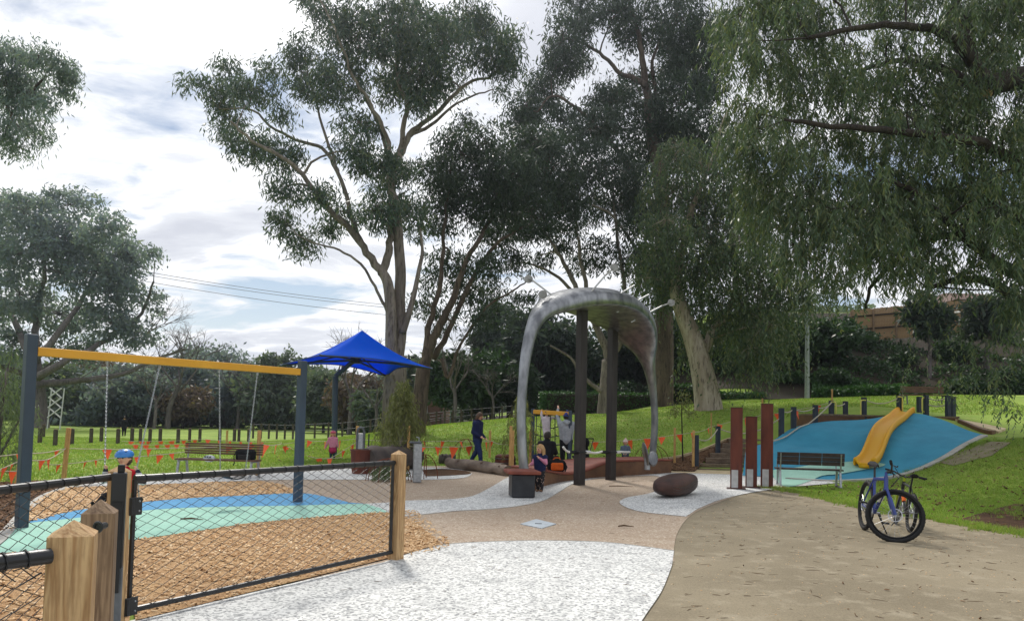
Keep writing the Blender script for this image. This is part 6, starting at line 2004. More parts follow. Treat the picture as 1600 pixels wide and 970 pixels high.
# ------------------------------------------------------------------ paling fence, houses, poles
fa, fb = P(1330, 527, 54.0), P(1640, 505, 48.0)
pfn = thing('paling_fence', 'long brown timber paling fence along the top of the bank', 'fence', (fa + fb) / 2)
n_ = 118
me_p = None
dirf = (fb - fa); Lf = dirf.length
rgp = random.Random(5)
angf = math.atan2(dirf.y, dirf.x)
for i in range(n_):
    t = (i + .5) / n_
    p = fa.lerp(fb, t); zb = p.z - .3
    if me_p is None:
        f = MB(); f.box((0, 0, 1.15), (Lf / n_ * .97, .022, 2.3)); o = f.build('paling', M['fence_wood'], pfn); me_p = o.data
    else:
        o = link_mesh('paling', me_p, None, pfn)
    o.location = Vector((p.x, p.y, zb + rgp.uniform(-.03, .03))) - base_of(pfn); o.rotation_euler = (0, 0, angf + rgp.uniform(-.02, .02))
nf = Vector((dirf.y, -dirf.x, 0)).normalized()
for z in (.55, 1.5):
    f = MB(); f.beam(fa + nf * .05 + Vector((0, 0, z)), fb + nf * .05 + Vector((0, 0, z)), .05, .09); f.build('rail', M['dark_bark'], pfn, True)
for i in range(9):
    p = fa.lerp(fb, i / 8); f = MB(); f.box((p.x + nf.x * .1, p.y + nf.y * .1, p.z + .8), (.1, .1, 2.2)); f.build('post', M['pine_old'], pfn, True)

def house(name, label, x0, x1, v_top, Yh, zbase, mat, roofh, windows=(), pipes=(), depth=8, roofmat=None, flat=False):
    a = P(x0, 640, Yh); b = P(x1, 640, Yh)
    zt = P((x0 + x1) / 2, v_top, Yh).z
    t = thing(name, label, 'building', ((a.x + b.x) / 2, Yh, zbase))
    f = MB(); f.box(((a.x + b.x) / 2, Yh + depth / 2, (zbase + zt) / 2), (b.x - a.x, depth, zt - zbase)); f.build('wall', mat, t, True)
    rm = roofmat or M['roof_tile']
    f = MB()
    if flat:
        f.box(((a.x + b.x) / 2, Yh + depth / 2 - .2, zt + .12), (b.x - a.x + .8, depth + .8, .24))
    else:
        cx, cy = (a.x + b.x) / 2, Yh + depth / 2; hw, hd = (b.x - a.x) / 2 + .5, depth / 2 + .5
        f.add([(cx - hw, cy - hd, zt), (cx + hw, cy - hd, zt), (cx + hw, cy + hd, zt), (cx - hw, cy + hd, zt), (cx - hw * .5, cy, zt + roofh), (cx + hw * .5, cy, zt + roofh)], [(0, 1, 5, 4), (1, 2, 5), (2, 3, 4, 5), (3, 0, 4), (3, 2, 1, 0)])
    f.build('roof', rm, t, True)
    for (u, v, w_, h_) in windows:
        c = P(u, v, Yh)
        px = Yh / FPX
        f = MB()
        W_, H_ = w_ * px, h_ * px
        for dx, dz, sx_, sz_ in ((0, H_ / 2, W_ + .12, .1), (0, -H_ / 2, W_ + .12, .12), (-W_ / 2, 0, .1, H_), (W_ / 2, 0, .1, H_), (0, 0, .06, H_)):
            f.box((c.x + dx, Yh - .03, c.z + dz), (sx_, .1, sz_))
        fr_ = f.build('window', M['white_paint'], t, True)
        f = MB(); f.box((c.x, Yh - .01, c.z), (W_ - .04, .03, H_ - .04)); f.build('pane', M['dark_glass'], fr_, True)
    for (u, v0, v1) in pipes:
        f = MB(); f.tube([P(u, v0, Yh - .12), P(u, v1, Yh - .12)], .07, 6); f.build('downpipe', M['white_paint'], t, True)
    return t
zb = T(P(665, 640, 70).x, 70)
house('brick_flats', 'brown brick flats with white downpipes half hidden right of the pale gum', 636, 692, 572, 70, zb - .3, M['brick'], 0, [(655, 608, 9, 15), (655, 632, 9, 13), (682, 622, 8, 12), (682, 602, 8, 10)], [(663, 596, 646), (667, 616, 646)], flat=True, roofmat=M['grey_steel'])
zb = T(P(860, 630, 66).x, 66)
house('white_house', 'white house glimpsed under the dark trees left of the columns', 826, 912, 604, 66, zb - .3, M['white_wall'], 2.0, [(846, 614, 12, 8), (884, 614, 12, 8)])
house('tiled_roof_house', 'red-brown tiled roof rising just beyond the paling fence', 1330, 1425, 500, 62, 6.0, M['brick'], 1.2)
house('tiled_roof_house', 'pale roof edge of the house beyond the fence near the right edge', 1500, 1600, 470, 60, 6.0, M['white_wall'], 1.3)

# light pole
Yp = 42.0
a = P(1261, 634, Yp); tpz = P(1261, 470, Yp)
lpz = thing('light_pole', 'pale grey light pole at the edge of the dark trees', 'pole', (a.x, Yp, T(a.x, Yp)))
h_ = tpz.z - T(a.x, Yp)
f = MB(); f.tube([(0, 0, 0), (0, 0, h_)], [.14, .10], 10); f.build('pole', M['pale_pole'], lpz, smooth='auto')
f = MB(); f.box((0, -.25, h_ + .03), (.2, .7, .12), bev=.03); f.build('lamp_head', M['grey_steel'], lpz)
# lattice pylon leg
Yl = 58.0
a = P(83, 680, Yl); b = P(86, 606, Yl)
lt = thing('lattice_frame', 'pale criss-cross lattice frame standing beside the left swing post', 'frame', (a.x, Yl, 0))
w_ = .55; z0, z1 = .0, b.z
for s_ in (-1, 1):
    f = MB(); f.beam((a.x + s_ * w_ * .9, Yl, z0), (a.x + s_ * w_ * .9 + .2, Yl, z1), .07, .07); f.build('upright', M['lattice'], lt, True)
nb = 3; 
for i in range(nb):
    za, zc2 = z0 + .9 + (z1 - z0 - .9) * i / nb, z0 + .9 + (z1 - z0 - .9) * (i + 1) / nb
    for s_ in (-1, 1):
        f = MB(); f.beam((a.x - s_ * w_ * .9, Yl - .05 * s_, za), (a.x + s_ * w_ * .9, Yl - .05 * s_, zc2), .08, .08); f.build('brace', M['lattice'], lt, True)
# wires
for i, (v0, v1) in enumerate(((425, 470), (430, 474), (440, 486))):
    p0, p1 = P(120, v0 - 20, 95), P(760, v1 + 18, 120)
    rope_obj('power_line', ('uppermost', 'middle', 'lowest')[i] + ' of three thin power lines across the gap of sky', p0, p1, 1.0, .035, M['cable'], 'cable', 20, 'power lines')
# goal posts
Yg = 88.0
a, b = P(252, 672, Yg), P(300, 672, Yg); top_ = P(275, 657, Yg).z
gl = thing('goal_posts', 'white goal frame far off on the left lawn', 'goal', (a.x, Yg, 0))
for q in (a, b):
    f = MB(); f.tube([(q.x, Yg, 0), (q.x, Yg, top_)], .06, 6); f.build('upright', M['white_paint'], gl, True)
f = MB(); f.tube([(a.x - .06, Yg, top_), (b.x + .06, Yg, top_)], .06, 6); f.build('crossbar', M['white_paint'], gl, True)

# bollard row across the left lawn
ORD = 'first second third fourth fifth sixth seventh eighth ninth tenth eleventh twelfth thirteenth fourteenth fifteenth sixteenth seventeenth eighteenth'.split()
def bl_lab(i):
    n = len(ORD)
    if i < 9: return 'dark timber bollard, %s from the left swing post along the left lawn row' % ORD[i]
    return 'dark timber bollard, %s from the right end of the left lawn row' % ORD[n - 1 - i]
prm = None
bl = [(62, 692), (68, 676), (86, 696), (112, 694), (142, 692), (158, 690), (184, 693), (206, 690), (219, 691), (234, 692), (250, 690), (278, 692), (296, 690), (312, 690), (343, 691), (366, 690), (373, 690), (388, 691)]
for i, (u, v) in enumerate(bl):
    g_ = G(u, v); g_ = Vector((g_.x, min(g_.y, 40 + (i % 3)), 0)); x = P(u, v, g_.y).x
    if prm is None:
        prm = thing('bollard', bl_lab(0), 'bollard', (x, g_.y, 0), 'timber bollards across the left lawn')
        f = MB(); f.box((0, 0, .33), (.15, .15, .70), bev=.02); f.build('stump', M['bollard_wood'], prm)
        f = MB(); f.box((0, 0, .695), (.13, .13, .03), bev=.01); f.build('cap', M['pine_old'], prm)
    else:
        dup(prm, (x, g_.y, 0), label=bl_lab(i), rotz=(i * .7) % .4)
# low dark fence: rails and posts right of the right swing post and up the rise
def post_rail(label, pts, h, np_, mat=None):
    mat = mat or M['bollard_wood']
    pts = [Vector((p.x, p.y, T(p.x, p.y))) for p in pts]
    t = thing('post_and_rail_fence', label, 'fence', pts[0], 'low dark fences')
    line = []
    for i in range(np_):
        s_ = i / (np_ - 1) * (len(pts) - 1); j = min(int(s_), len(pts) - 2)
        q = pts[j].lerp(pts[j + 1], s_ - j); q.z = T(q.x, q.y); line.append(q)
        f = MB(); f.box((q.x, q.y, q.z + h / 2 - .05), (.1, .1, h + .1)); f.build('post', mat, t, True)
    for zz in (h * .92, h * .5):
        f = MB(); f.tube([q + Vector((0, 0, zz)) for q in line], .02, 5); f.build('rail', M['cable'], t, True)
    return t
post_rail('low dark post and wire fence across the lawn beyond the right swing post', [P(395, 690, 47), P(470, 690, 46), P(600, 690, 45)], .95, 13)
post_rail('low dark post and wire fence climbing the rise left of the arch', [P(655, 676, 42), P(720, 668, 43), P(800, 655, 44)], .8, 11)
post_rail('pale low fence higher on the rise left of the arch', [P(670, 672, 52), P(740, 662, 53), P(820, 650, 54)], .8, 9)

# ------------------------------------------------------------------ stakes and bunting
def stake(u, vb, vt, Y, label, w_=.075, lean=0.0, group='timber stakes holding the bunting'):
    b = P(u, vb, Y); z0 = T(b.x, Y); zt = P(u, vt, Y).z
    mb = MB(); mb.beam((0, 0, -.05), (lean, 0, zt - z0), w_, w_ * .6, up=Vector((0, 1, 0)), bev=.006)
    o = mb.build('stake', M['stake']); o.location = (b.x, Y, z0)
    tag(o, label, 'stake', group)
    return Vector((b.x + lean, Y, zt)), z0
stake(24, 775, 672, 13.2, 'leftmost pale timber stake, just left of the left swing post', .085, .11)
stake(99, 752, 668, 16.0, 'pale timber stake right of the left swing post', .09, .06)
stake(403, 738, 672, 18.6, 'pale stake at the right end of the left slatted bench', .09)
stake(354, 700, 672, 34, 'small stake far behind the left slatted bench', .09)
stake(557, 728, 665, 24, 'pale stake beside the child in pink', .1)
stake(637, 735, 665, 21.5, 'pale stake in front of the weeping wattle', .08)
stake(765, 712, 672, 26, 'thin pale stake behind the adult in navy', .08)
stake(797, 735, 665, 20.5, 'yellow stake left of the left arch leg', .08)
stake(801, 732, 672, 21.2, 'second yellow stake beside the left arch leg', .06)
stake(828, 728, 672, 21.4, 'yellow stake right of the left arch leg', .07)
stake(1024, 722, 660, 22.5, 'thin brown stake beside the right arch leg', .05)
stake(1054, 714, 668, 25.0, 'left stake beside the slim young tree', .07)
stake(1083, 735, 672, 24.1, 'stake beside the lower dark step post', .08)
stake(1111, 694, 645, 28.5, 'thin stake on the lawn above the steps', .05)
stake(1191, 668, 622, 29, 'tall thin stake behind the right rusty post', .06)
stake(1300, 652, 608, 29, 'thin stake behind the climbing rope post', .06)

FLAG = None
def flag_mesh(s):
    mb = MB()
    n = 4
    vs, fs = [], []
    for sgn in (0, 1):
        for i in range(n + 1):
            t = i / n; w_ = s * .5 * (1 - t)
            y = .03 * s * math.sin(t * 3) + sgn * .003
            vs += [(-w_, y, -s * 1.1 * t), (w_, y + .02 * s, -s * 1.1 * t)]
    o = (n + 1) * 2
    for i in range(n):
        a = i * 2
        fs += [(a, a + 1, a + 3, a + 2), (o + a, o + a + 2, o + a + 3, o + a + 1)]
        fs += [(a, a + 2, o + a + 2, o + a), (a + 1, o + a + 1, o + a + 3, a + 3)]
    mb.add(vs, fs)
    return mb
fr = random.Random(3)
def bunting(label, pts, flags, size, r=.009):
    """pts: places along the cord; flags: columns where flags hang"""
    global FLAG
    t = thing('bunting', label, 'bunting', pts[0], 'orange flag bunting lines')
    line = []
    for a, b in zip(pts[:-1], pts[1:]):
        L = (b - a).length
        for i in range(12):
            s_ = i / 12; line.append(a.lerp(b, s_) - Vector((0, 0, .012 * L * 4 * s_ * (1 - s_))))
    line.append(pts[-1])
    f = MB(); f.tube(line, r, 5); f.build('cord', M['rope'], t, True)
    for u in flags:
        q = min(range(len(line)), key=lambda i: abs(proj(line[i])[0] - u))
        i0 = min(q, len(line) - 2)
        a, b = line[i0], line[i0 + 1]
        ua, ub_ = proj(a)[0], proj(b)[0]
        s_ = 0 if abs(ub_ - ua) < 1e-3 else max(-1, min(1, (u - ua) / (ub_ - ua)))
        p = a + (b - a) * s_
        if FLAG is None:
            o = flag_mesh(1.0).build('flag', M['orange_flag'], t); FLAG = o.data
        else:
            o = link_mesh('flag', FLAG, None, t)
        o.location = p - base_of(t) - Vector((0, 0, .005))
        sc = size * .88 * fr.uniform(.85, 1.15)
        o.scale = (sc, sc, sc * fr.uniform(.9, 1.15))
        yaw = math.atan2((b - a).y, (b - a).x)
        o.rotation_euler = (fr.uniform(-.35, .35), fr.uniform(-.25, .25), yaw + fr.uniform(-.7, .7))
    return t
def BP(*l): return [P(u, v, Y) for u, v, Y in l]
bunting('upper bunting cord at the far left beside the swing post', BP((-60, 716, 12), (37, 708, 13.2), (103, 700, 16)), [30, 89], .20)
bunting('lower tangled bunting cord at the far left', BP((-40, 748, 12), (34, 718, 13.2), (74, 718, 14.4), (103, 700, 16)), [8, 20, 66, 76], .21)
bunting('lowest bunting cord tied to the leftmost stake', BP((-50, 732, 12), (32, 736, 13.2)), [20, -20], .2)
bunting('long straight bunting cord passing behind the child on the swing', BP((103, 700, 16), (270, 699.5, 17.6), (403, 694, 18.6)), [168, 233, 392, 358], .21)
bunting('sagging bunting cord right of the second stake', BP((60, 722, 14), (97, 725, 16), (165, 716, 17), (300, 704, 19), (403, 698, 18.6)), [92, 134, 150, 214, 250, 268], .19)
bunting('far bunting line beyond the left bench, upper row', BP((190, 689, 34), (320, 686, 36), (440, 690, 34)), [205, 222, 232, 251, 268, 287, 305, 325, 342, 359, 376, 392, 408], .27)
bunting('far bunting line beyond the left bench, lower row', BP((195, 694, 30), (300, 693, 31), (403, 696, 30)), [212, 228, 245, 261, 276, 291], .26)
bunting('bunting line running away between the bench and the right swing post', BP((403, 690, 18.8), (440, 692, 26), (452, 698, 30), (500, 716, 24), (535, 714, 23)), [417, 432, 445, 449, 454, 459, 465, 471, 482, 498, 515], .3)
bunting('bunting line behind the child in pink', BP((400, 696, 30), (480, 688, 28), (557, 685, 24.2), (637, 688, 21.6)), [470, 484, 508, 531, 568], .33)
bunting('lower bunting line from the pink child to the wattle', BP((515, 716, 22), (557, 690, 24), (600, 704, 22), (637, 708, 21.5)), [537, 551, 575, 588, 548], .26)
bunting('upper bunting line left of the adult in navy', BP((640, 687, 21.6), (700, 688.5, 24), (765, 688, 26)), [663, 692, 720], .34)
bunting('lower bunting line left of the adult in navy', BP((640, 697, 21.4), (690, 698, 22), (745, 696, 22.5)), [659, 684, 709, 733], .3)
bunting('bunting line between the adult in navy and the arch', BP((757, 690, 25), (768, 689, 26), (798, 694, 22), (860, 696, 22)), [760, 768, 796, 855], .3)
bunting('bunting line on the lawn behind the columns', BP((860, 693, 24), (930, 690, 25.5), (1000, 686, 25), (1054, 679, 25)), [930, 983, 1012, 1034], .32)
bunting('bunting line from the young tree up to the steps', BP((1054, 679, 25), (1083, 675, 24.1), (1111, 666, 28.5), (1150, 656, 28.8), (1191, 648, 29)), [1061, 1083, 1107, 1125, 1168], .3)
bunting('bunting line along the posts above the blue mound', BP((1191, 648, 29), (1240, 641, 27), (1299, 628, 28)), [1214, 1245, 1277], .33)

# ------------------------------------------------------------------ rocks, logs, planter, drinking plinth
def log(label, a, b, r, mat, seed, name='log'):
    rr = random.Random(seed)
    a = Vector(a); b = Vector(b)
    t = thing(name, label, 'log', (a + b) / 2, 'fallen logs')
    mb = MB(); n = 9
    pts = [a.lerp(b, i / n) + Vector((rr.uniform(-1, 1), rr.uniform(-1, 1), rr.uniform(-.6, .6))) * r * .16 for i in range(n + 1)]
    mb.tube(pts, [r * rr.uniform(.84, 1.1) for _ in pts], 12); mb.build('trunk', mat, t, True, smooth='auto')
    d_ = (b - a).normalized()
    for p, s_ in ((pts[0], -1), (pts[-1], 1)):
        f = MB(); f.tube([p + d_ * s_ * .004, p + d_ * s_ * .016], r * .8, 12); f.build('cut_end', M['pine_old'], t, True)
    for _ in range(2):
        q = a.lerp(b, rr.uniform(.2, .8)); f = MB(); f.tube([q, q + Vector((rr.uniform(-1, 1), -.6, .8)).normalized() * r * 1.3], r * .22, 7); f.build('branch_stub', mat, t, True)
    return t
def gl_(u, v, dz): g_ = G(u, v); return Vector((g_.x, g_.y, g_.z + dz))
log('big weathered grey log lying beside the weeping wattle', gl_(574, 741, .36), gl_(648, 732, .38), .37, M['log_dark'], 21)
log('small dark log at the left of the log pile by the adult in navy', gl_(682, 727, .16) + Vector((0, .6, 0)), gl_(708, 727, .17) + Vector((0, .6, 0)), .17, M['log_dark'], 22)
log('long pale log the adult in navy walks on', gl_(700, 731, .17), gl_(786, 741, .15), .17, M['log_grey'], 23)
log('grey log end just left of the platform', gl_(756, 738, .15), gl_(795, 744, .14), .15, M['log_grey'], 24)
log('dark log lying on the lawn right of the pale gum', P(650, 684, 36), P(706, 678, 37), .35, M['log_dark'], 25)
# rusty planter end
g_ = G(562, 741)
pl0 = thing('rusty_planter', 'rust-brown planter end against the big grey log', 'planter', (g_.x, g_.y + .1, 0))
f = MB(); f.lathe([(.22, 0), (.25, .2), (.28, .62), (.31, .66), (.27, .66), (.25, .6)], (0, 0, 0), 18); f.build('tub', M['corten'], pl0, smooth='auto')
f = MB(); f.ball((0, 0, .6), (.24, .24, .06), 14, 6); f.build('soil', M['mulch'], pl0)
# stump barrel
g_ = G(789, 737)
sb_ = thing('tree_stump', 'brown barrel-like stump left of the arch leg', 'stump', (g_.x, g_.y + .3, 0))
f = MB(); f.lathe([(.36, 0), (.33, .1), (.31, .3), (.30, .46), (.24, .5), (.02, .5)], (0, 0, 0), 16); f.build('stump', M['corten'], sb_, smooth='auto')
for i in range(3):
    f = MB(); f.lathe([(.325 - i * .008, .1 + i * .13), (.345 - i * .008, .12 + i * .13), (.325 - i * .008, .14 + i * .13)], (0, 0, 0), 16); f.build('band', M['log_dark'], sb_)
# grey plinth
g_, h_ = PH(650, 755, 694)
pn = thing('drinking_fountain', 'grey box-shaped drinking fountain just right of the gate end post', 'fountain', (g_.x, g_.y + .15, .02))
f = MB(); f.box((0, 0, h_ / 2), (.19, .24, h_), R(12), bev=.012); f.build('pedestal', M['galv'], pn)
f = MB(); f.box((-.06, 0, h_ + .02), (.27, .28, .05), R(12), bev=.012); f.build('basin', M['grey_steel'], pn)
f = MB(); f.tube([(.02, .05, h_ + .03), (.02, .05, h_ + .13), (-.04, .03, h_ + .15)], .014, 6); f.build('spout', M['galv'], pn)
g_, h_ = PH(648, 735, 690)
# arched post
g_, h_ = PH(562, 733, 665)
ap = thing('arched_post', 'grey round-topped steel frame post between the pink child and the gum', 'post', g_)
f = MB()
for dx in (-.1, .1): f.box((dx, 0, h_ * .42), (.055, .09, h_ * .84))
arcp = [(-.1, 0, h_ * .84)] + [(.1 * -math.cos(a), 0, h_ * .86 + .13 * math.sin(a)) for a in np.linspace(0, math.pi, 9)] + [(.1, 0, h_ * .84)]
f.tube(arcp, .035, 6); f.build('frame', M['grey_steel'], ap)
f = MB(); f.box((0, .01, h_ * .42), (.15, .04, h_ * .8)); f.build('panel', M['galv'], ap)
f = MB(); f.tube([(-.1, -.01, h_ * .82), (.1, -.01, h_ * .82)], .018, 6); f.build('crossbar', M['white_paint'], ap)
f = MB(); f.box((.22, .1, h_ * .42), (.035, .035, h_ * .8)); f.build('side_post', M['black_steel'], ap)
# wire hoops round planting
def hoops(label, u, v, w_, h, n, seed):
    g_ = G(u, v); t = thing('wire_guard', label, 'plant guard', g_, 'rusty wire hoops')
    rr = random.Random(seed)
    for i in range(n):
        a = i * math.pi / n; f = MB()
        f.tube([(math.cos(a) * math.cos(s_) * w_, math.sin(a) * math.cos(s_) * w_ * .8, math.sin(s_) * h) for s_ in np.linspace(0, math.pi, 13)], .011, 5)
        f.build('hoop', M['rust_wire'], t)
    return t, g_
t_, g_ = hoops('rusty wire hoops over a low plant behind the chain link gate', 607, 752, .55, .55, 5, 1)
shb = Tree('low_plant', 'low grey-green plant under the rusty wire hoops', (g_.x, g_.y, 0), 610, 'dark_bark', 'feather_leaf', cat='plant')
for i in range(6):
    a = i * 1.05; shb.clump((g_.x + math.cos(a) * .25, g_.y + math.sin(a) * .2, .17), (.2, .2, .12), 10, 14, .11, .03, .14, .0, branch=False, br=.006)
shb.done('foliage')
hoops('tall rusty wire hoop right of the grey drinking fountain', 664, 748, .32, .62, 2, 2)
hoops('thin wire hoops on the lawn edge behind the logs', 728, 720, .5, .75, 3, 3)
hoops('thin wire hoops on the lawn edge by the right arch leg', 1018, 722, .6, .6, 3, 4)
# sticks lying on paving
for u, v, ln_, lab in ((970, 762, .55, 'dark curved stick on the beige paving before the columns'), (978, 826, .22, 'small twig on the beige paving right of the lid'), (300, 815, .33, 'brown stick lying on the mint rubber')):
    g_ = G(u, v); f = MB(); f.tube([(g_.x - ln_ / 2, g_.y, .04), (g_.x - ln_ * .1, g_.y + .05, .045), (g_.x + ln_ / 2, g_.y - .02, .04)], [.01, .013, .004], 6)
    tag(f.build('stick', M['twig'], None), lab, 'stick')

# ------------------------------------------------------------------ people
def capsule_bm(bm, a, b, r1, r2, seg=10):
    a = Vector(a); b = Vector(b)
    d = b - a; L = d.length
    if L < 1e-6: d = Vector((0, 0, 1)); L = 1e-6
    d = d / L
    x = d.orthogonal().normalized(); y = d.cross(x)
    rings = []
    prof = []
    for i in range(1, 4):
        t = -math.pi / 2 + (math.pi / 2) * i / 4
        prof.append((r1 * math.sin(t), r1 * math.cos(t)))
    prof.append((0, r1)); prof.append((L, r2))
    for i in range(1, 4):
        t = (math.pi / 2) * i / 4
        prof.append((L + r2 * math.sin(t), r2 * math.cos(t)))
    v0 = bm.verts.new(a - d * r1)
    for h, r in prof:
        rings.append([bm.verts.new(a + d * h + (x * math.cos(2 * math.pi * j / seg) + y * math.sin(2 * math.pi * j / seg)) * r) for j in range(seg)])
    v1 = bm.verts.new(b + d * r2)
    for j in range(seg):
        bm.faces.new((v0, rings[0][(j + 1) % seg], rings[0][j]))
        bm.faces.new((v1, rings[-1][j], rings[-1][(j + 1) % seg]))
    for p, q in zip(rings[:-1], rings[1:]):
        for j in range(seg):
            bm.faces.new((p[j], p[(j + 1) % seg], q[(j + 1) % seg], q[j]))

def body_mesh(name, caps, mat, parent, voxel):
    """fuse tapered limbs into one continuous skin"""
    bm = bmesh.new()
    for c in caps: capsule_bm(bm, *c)
    me = bpy.data.meshes.new(name + '_raw'); bm.to_mesh(me); bm.free()
    o = bpy.data.objects.new(name + '_raw', me); COL.objects.link(o)
    md = o.modifiers.new('fuse', 'REMESH'); md.mode = 'VOXEL'; md.voxel_size = voxel; md.use_smooth_shade = True
    m2 = o.modifiers.new('soft', 'SMOOTH'); m2.factor = .5; m2.iterations = 2
    dg = bpy.context.evaluated_depsgraph_get()
    nm = bpy.data.meshes.new_from_object(o.evaluated_get(dg))
    nm.name = name
    bpy.data.objects.remove(o); bpy.data.meshes.remove(me)
    nm.polygons.foreach_set('use_smooth', [True] * len(nm.polygons))
    nm.materials.clear()
    return link_mesh(name, nm, mat, parent)

def person(label, loc, h, heading, J=None, child=False, top='navy', sleeves=None, legs='jean', shoes='bag_black', hair='brown_hair', hairlen=0, hat=None, hatmat=None, skirt=None, vest=False, look=(0, -1, 0), hold=None, hood=False, grip=False):
    """J overrides joints (x right, y away, z up; in body heights). heading turns the figure about z"""
    t = thing('person', label, 'person', loc, None, heading)
    if child:
        j = dict(ank=(.055, 0, .045), kne=(.058, -.012, .23), hip=(.055, 0, .43), pel=(0, 0, .45), che=(0, 0, .62), nek=(0, 0, .755), hed=(0, -.012, .885), sho=(.115, 0, .715), elb=(.15, .01, .57), wri=(.155, -.03, .44))
        hr, tr = .088, .085
    else:
        j = dict(ank=(.055, 0, .04), kne=(.06, -.012, .27), hip=(.058, 0, .49), pel=(0, 0, .52), che=(0, 0, .70), nek=(0, 0, .835), hed=(0, -.012, .932), sho=(.115, 0, .79), elb=(.15, .015, .63), wri=(.16, -.03, .49))
        hr, tr = .062, .085
    p = {}
    for k_, v in j.items():
        if k_ in ('pel', 'che', 'nek', 'hed'): p[k_] = Vector(v)
        else:
            p[k_ + 'R'] = Vector(v); p[k_ + 'L'] = Vector((-v[0], v[1], v[2]))
    for k_, v in (J or {}).items(): p[k_] = Vector(v)
    p = {k_: v * h for k_, v in p.items()}
    lk = Vector(look).normalized()
    hr *= h
    limb = lambda s: h * s
    hed = p['hed']
    sx = Vector((0, 0, 1)).cross(lk); sx = Vector((1, 0, 0)) if sx.length < .1 else sx.normalized()
    upv = lk.cross(sx); upv = upv if upv.z > 0 else -upv
    caps = [(p['nek'], hed, limb(.032), limb(.04)), (hed + upv * hr * .12 - lk * hr * .08, hed + upv * hr * .2 - lk * hr * .05, hr * .93, hr * .93), (hed - upv * hr * .25 + lk * hr * .1, hed - upv * hr * .55 + lk * hr * .28, hr * .62, hr * .42),
            (hed + lk * hr * .88 + upv * hr * .05, hed + lk * hr * 1.04 - upv * hr * .14, hr * .10, hr * .15)]
    for s in (-1, 1): caps.append((hed + sx * s * hr * .9 + upv * hr * .1, hed + sx * s * hr * .95 - upv * hr * .12, hr * .14, hr * .12))
    tors = []
    for a, b, r1, r2 in (('shoL', 'shoR', .05, .05), ('nek', 'che', .05, .07), ('che', 'pel', .072, .07)):
        tors.append((p[a], p[b], limb(r1), limb(r2)))
    for s in 'LR': tors.append((p['sho' + s].lerp(p['che'], .25), p['hip' + s].lerp(p['pel'], .2), limb(.058), limb(.062)))
    caps += tors
    arms, lgs = [], []
    for s in 'LR':
        arms += [(p['sho' + s], p['elb' + s], limb(.036), limb(.028)), (p['elb' + s], p['wri' + s], limb(.028), limb(.019))]
        lgs += [(p['hip' + s], p['kne' + s], limb(.062), limb(.042)), (p['kne' + s], p['ank' + s], limb(.042), limb(.026))]
    caps += arms + lgs
    # hands: palm, four curled fingers, thumb
    for s in 'LR':
        w = p['wri' + s]; d = (w - p['elb' + s]).normalized()
        side_ = d.cross(Vector((0, 1, 0)) if abs(d.y) < .9 else Vector((1, 0, 0))).normalized()
        cu = d.cross(side_).normalized()
        if cu.dot(lk) < 0: cu = -cu
        hl = h * (.105 if not child else .1)
        pal = w + d * hl * .4
        caps.append((w, pal, limb(.017), limb(.02)))
        for i, (off, ln_) in enumerate(((-.9, .40), (-.3, .46), (.3, .44), (.9, .36))):
            k0 = pal + side_ * off * limb(.016) + d * limb(.008); bend = .35 if not grip else 1.3
            k1 = k0 + (d + cu * bend * .6).normalized() * hl * ln_ * .55; k2 = k1 + (d * (1 - bend * .5) + cu * bend).normalized() * hl * ln_ * .5
            caps += [(k0, k1, limb(.0062), limb(.0056)), (k1, k2, limb(.0056), limb(.0046))]
        th0 = w + d * hl * .15 + side_ * limb(.014); th1 = th0 + (d * .7 + side_ * .7 + cu * .5).normalized() * hl * .33
        caps.append((th0, th1, limb(.0075), limb(.006)))
    vox = .011 if h < 1.3 else .014
    body_mesh('body', caps, M['skin'], t, vox * 1.15)
    vox *= 1.45
    inf = lambda cs, e, e2=None: [(a, b, r1 + e, r2 + (e if e2 is None else e2)) for a, b, r1, r2 in cs]
    hem = [(p['pel'], p['pel'] - Vector((0, 0, limb(.02))), limb(.085), limb(.088))]
    jk = inf(tors, .016) + hem + [(p['hipL'], p['hipR'], limb(.066), limb(.066))]
    if sleeves is None and not vest: jk += inf(arms, .014)
    body_mesh('jacket', jk, M[top], t, vox)
    if sleeves or vest:
        for a_ in (arms[:2], arms[2:]): body_mesh('sleeve', inf(a_, .012), M[sleeves or top], t, vox)
    body_mesh('trousers', inf(lgs, .011) + [(p['hipL'], p['hipR'], limb(.068), limb(.068)), (p['pel'], p['pel'] + Vector((0, 0, .01)), limb(.078), limb(.078))], M[legs], t, vox)
    if skirt:
        mid = (p['hipL'] + p['hipR']) / 2; kn = (p['kneL'] + p['kneR']) / 2
        body_mesh('skirt', [(mid, mid.lerp(kn, .6), limb(.085), limb(.115)), (p['hipL'], p['hipL'].lerp(p['kneL'], .6), limb(.07), limb(.08)), (p['hipR'], p['hipR'].lerp(p['kneR'], .6), limb(.07), limb(.08))], M[skirt], t, vox)
    for s in 'LR':
        a = p['ank' + s]; sh = a - p['kne' + s]; sh.normalize()
        fw = Vector((0, -1, 0)); fw = (fw - sh * fw.dot(sh)).normalized()
        ft = sh * limb(.022)
        body_mesh('shoe', [(a + ft - fw * limb(.02), a + ft + fw * limb(.075), limb(.025), limb(.021)), (a, a + ft, limb(.03), limb(.026))], M[shoes], t, vox * .8)
    for s in (-1, 1):
        f = MB(); f.ball(hed + lk * hr * .83 + sx * s * hr * .36 + upv * hr * .16, hr * .1, 8, 6); f.build('eye', M['eye'], t, smooth=True)
    f = MB(); f.tube([hed + lk * hr * .80 - sx * hr * .26 - upv * hr * .42, hed + lk * hr * .92 - upv * hr * .46, hed + lk * hr * .80 + sx * hr * .26 - upv * hr * .42], hr * .055, 5); f.build('mouth', M['lip'], t)
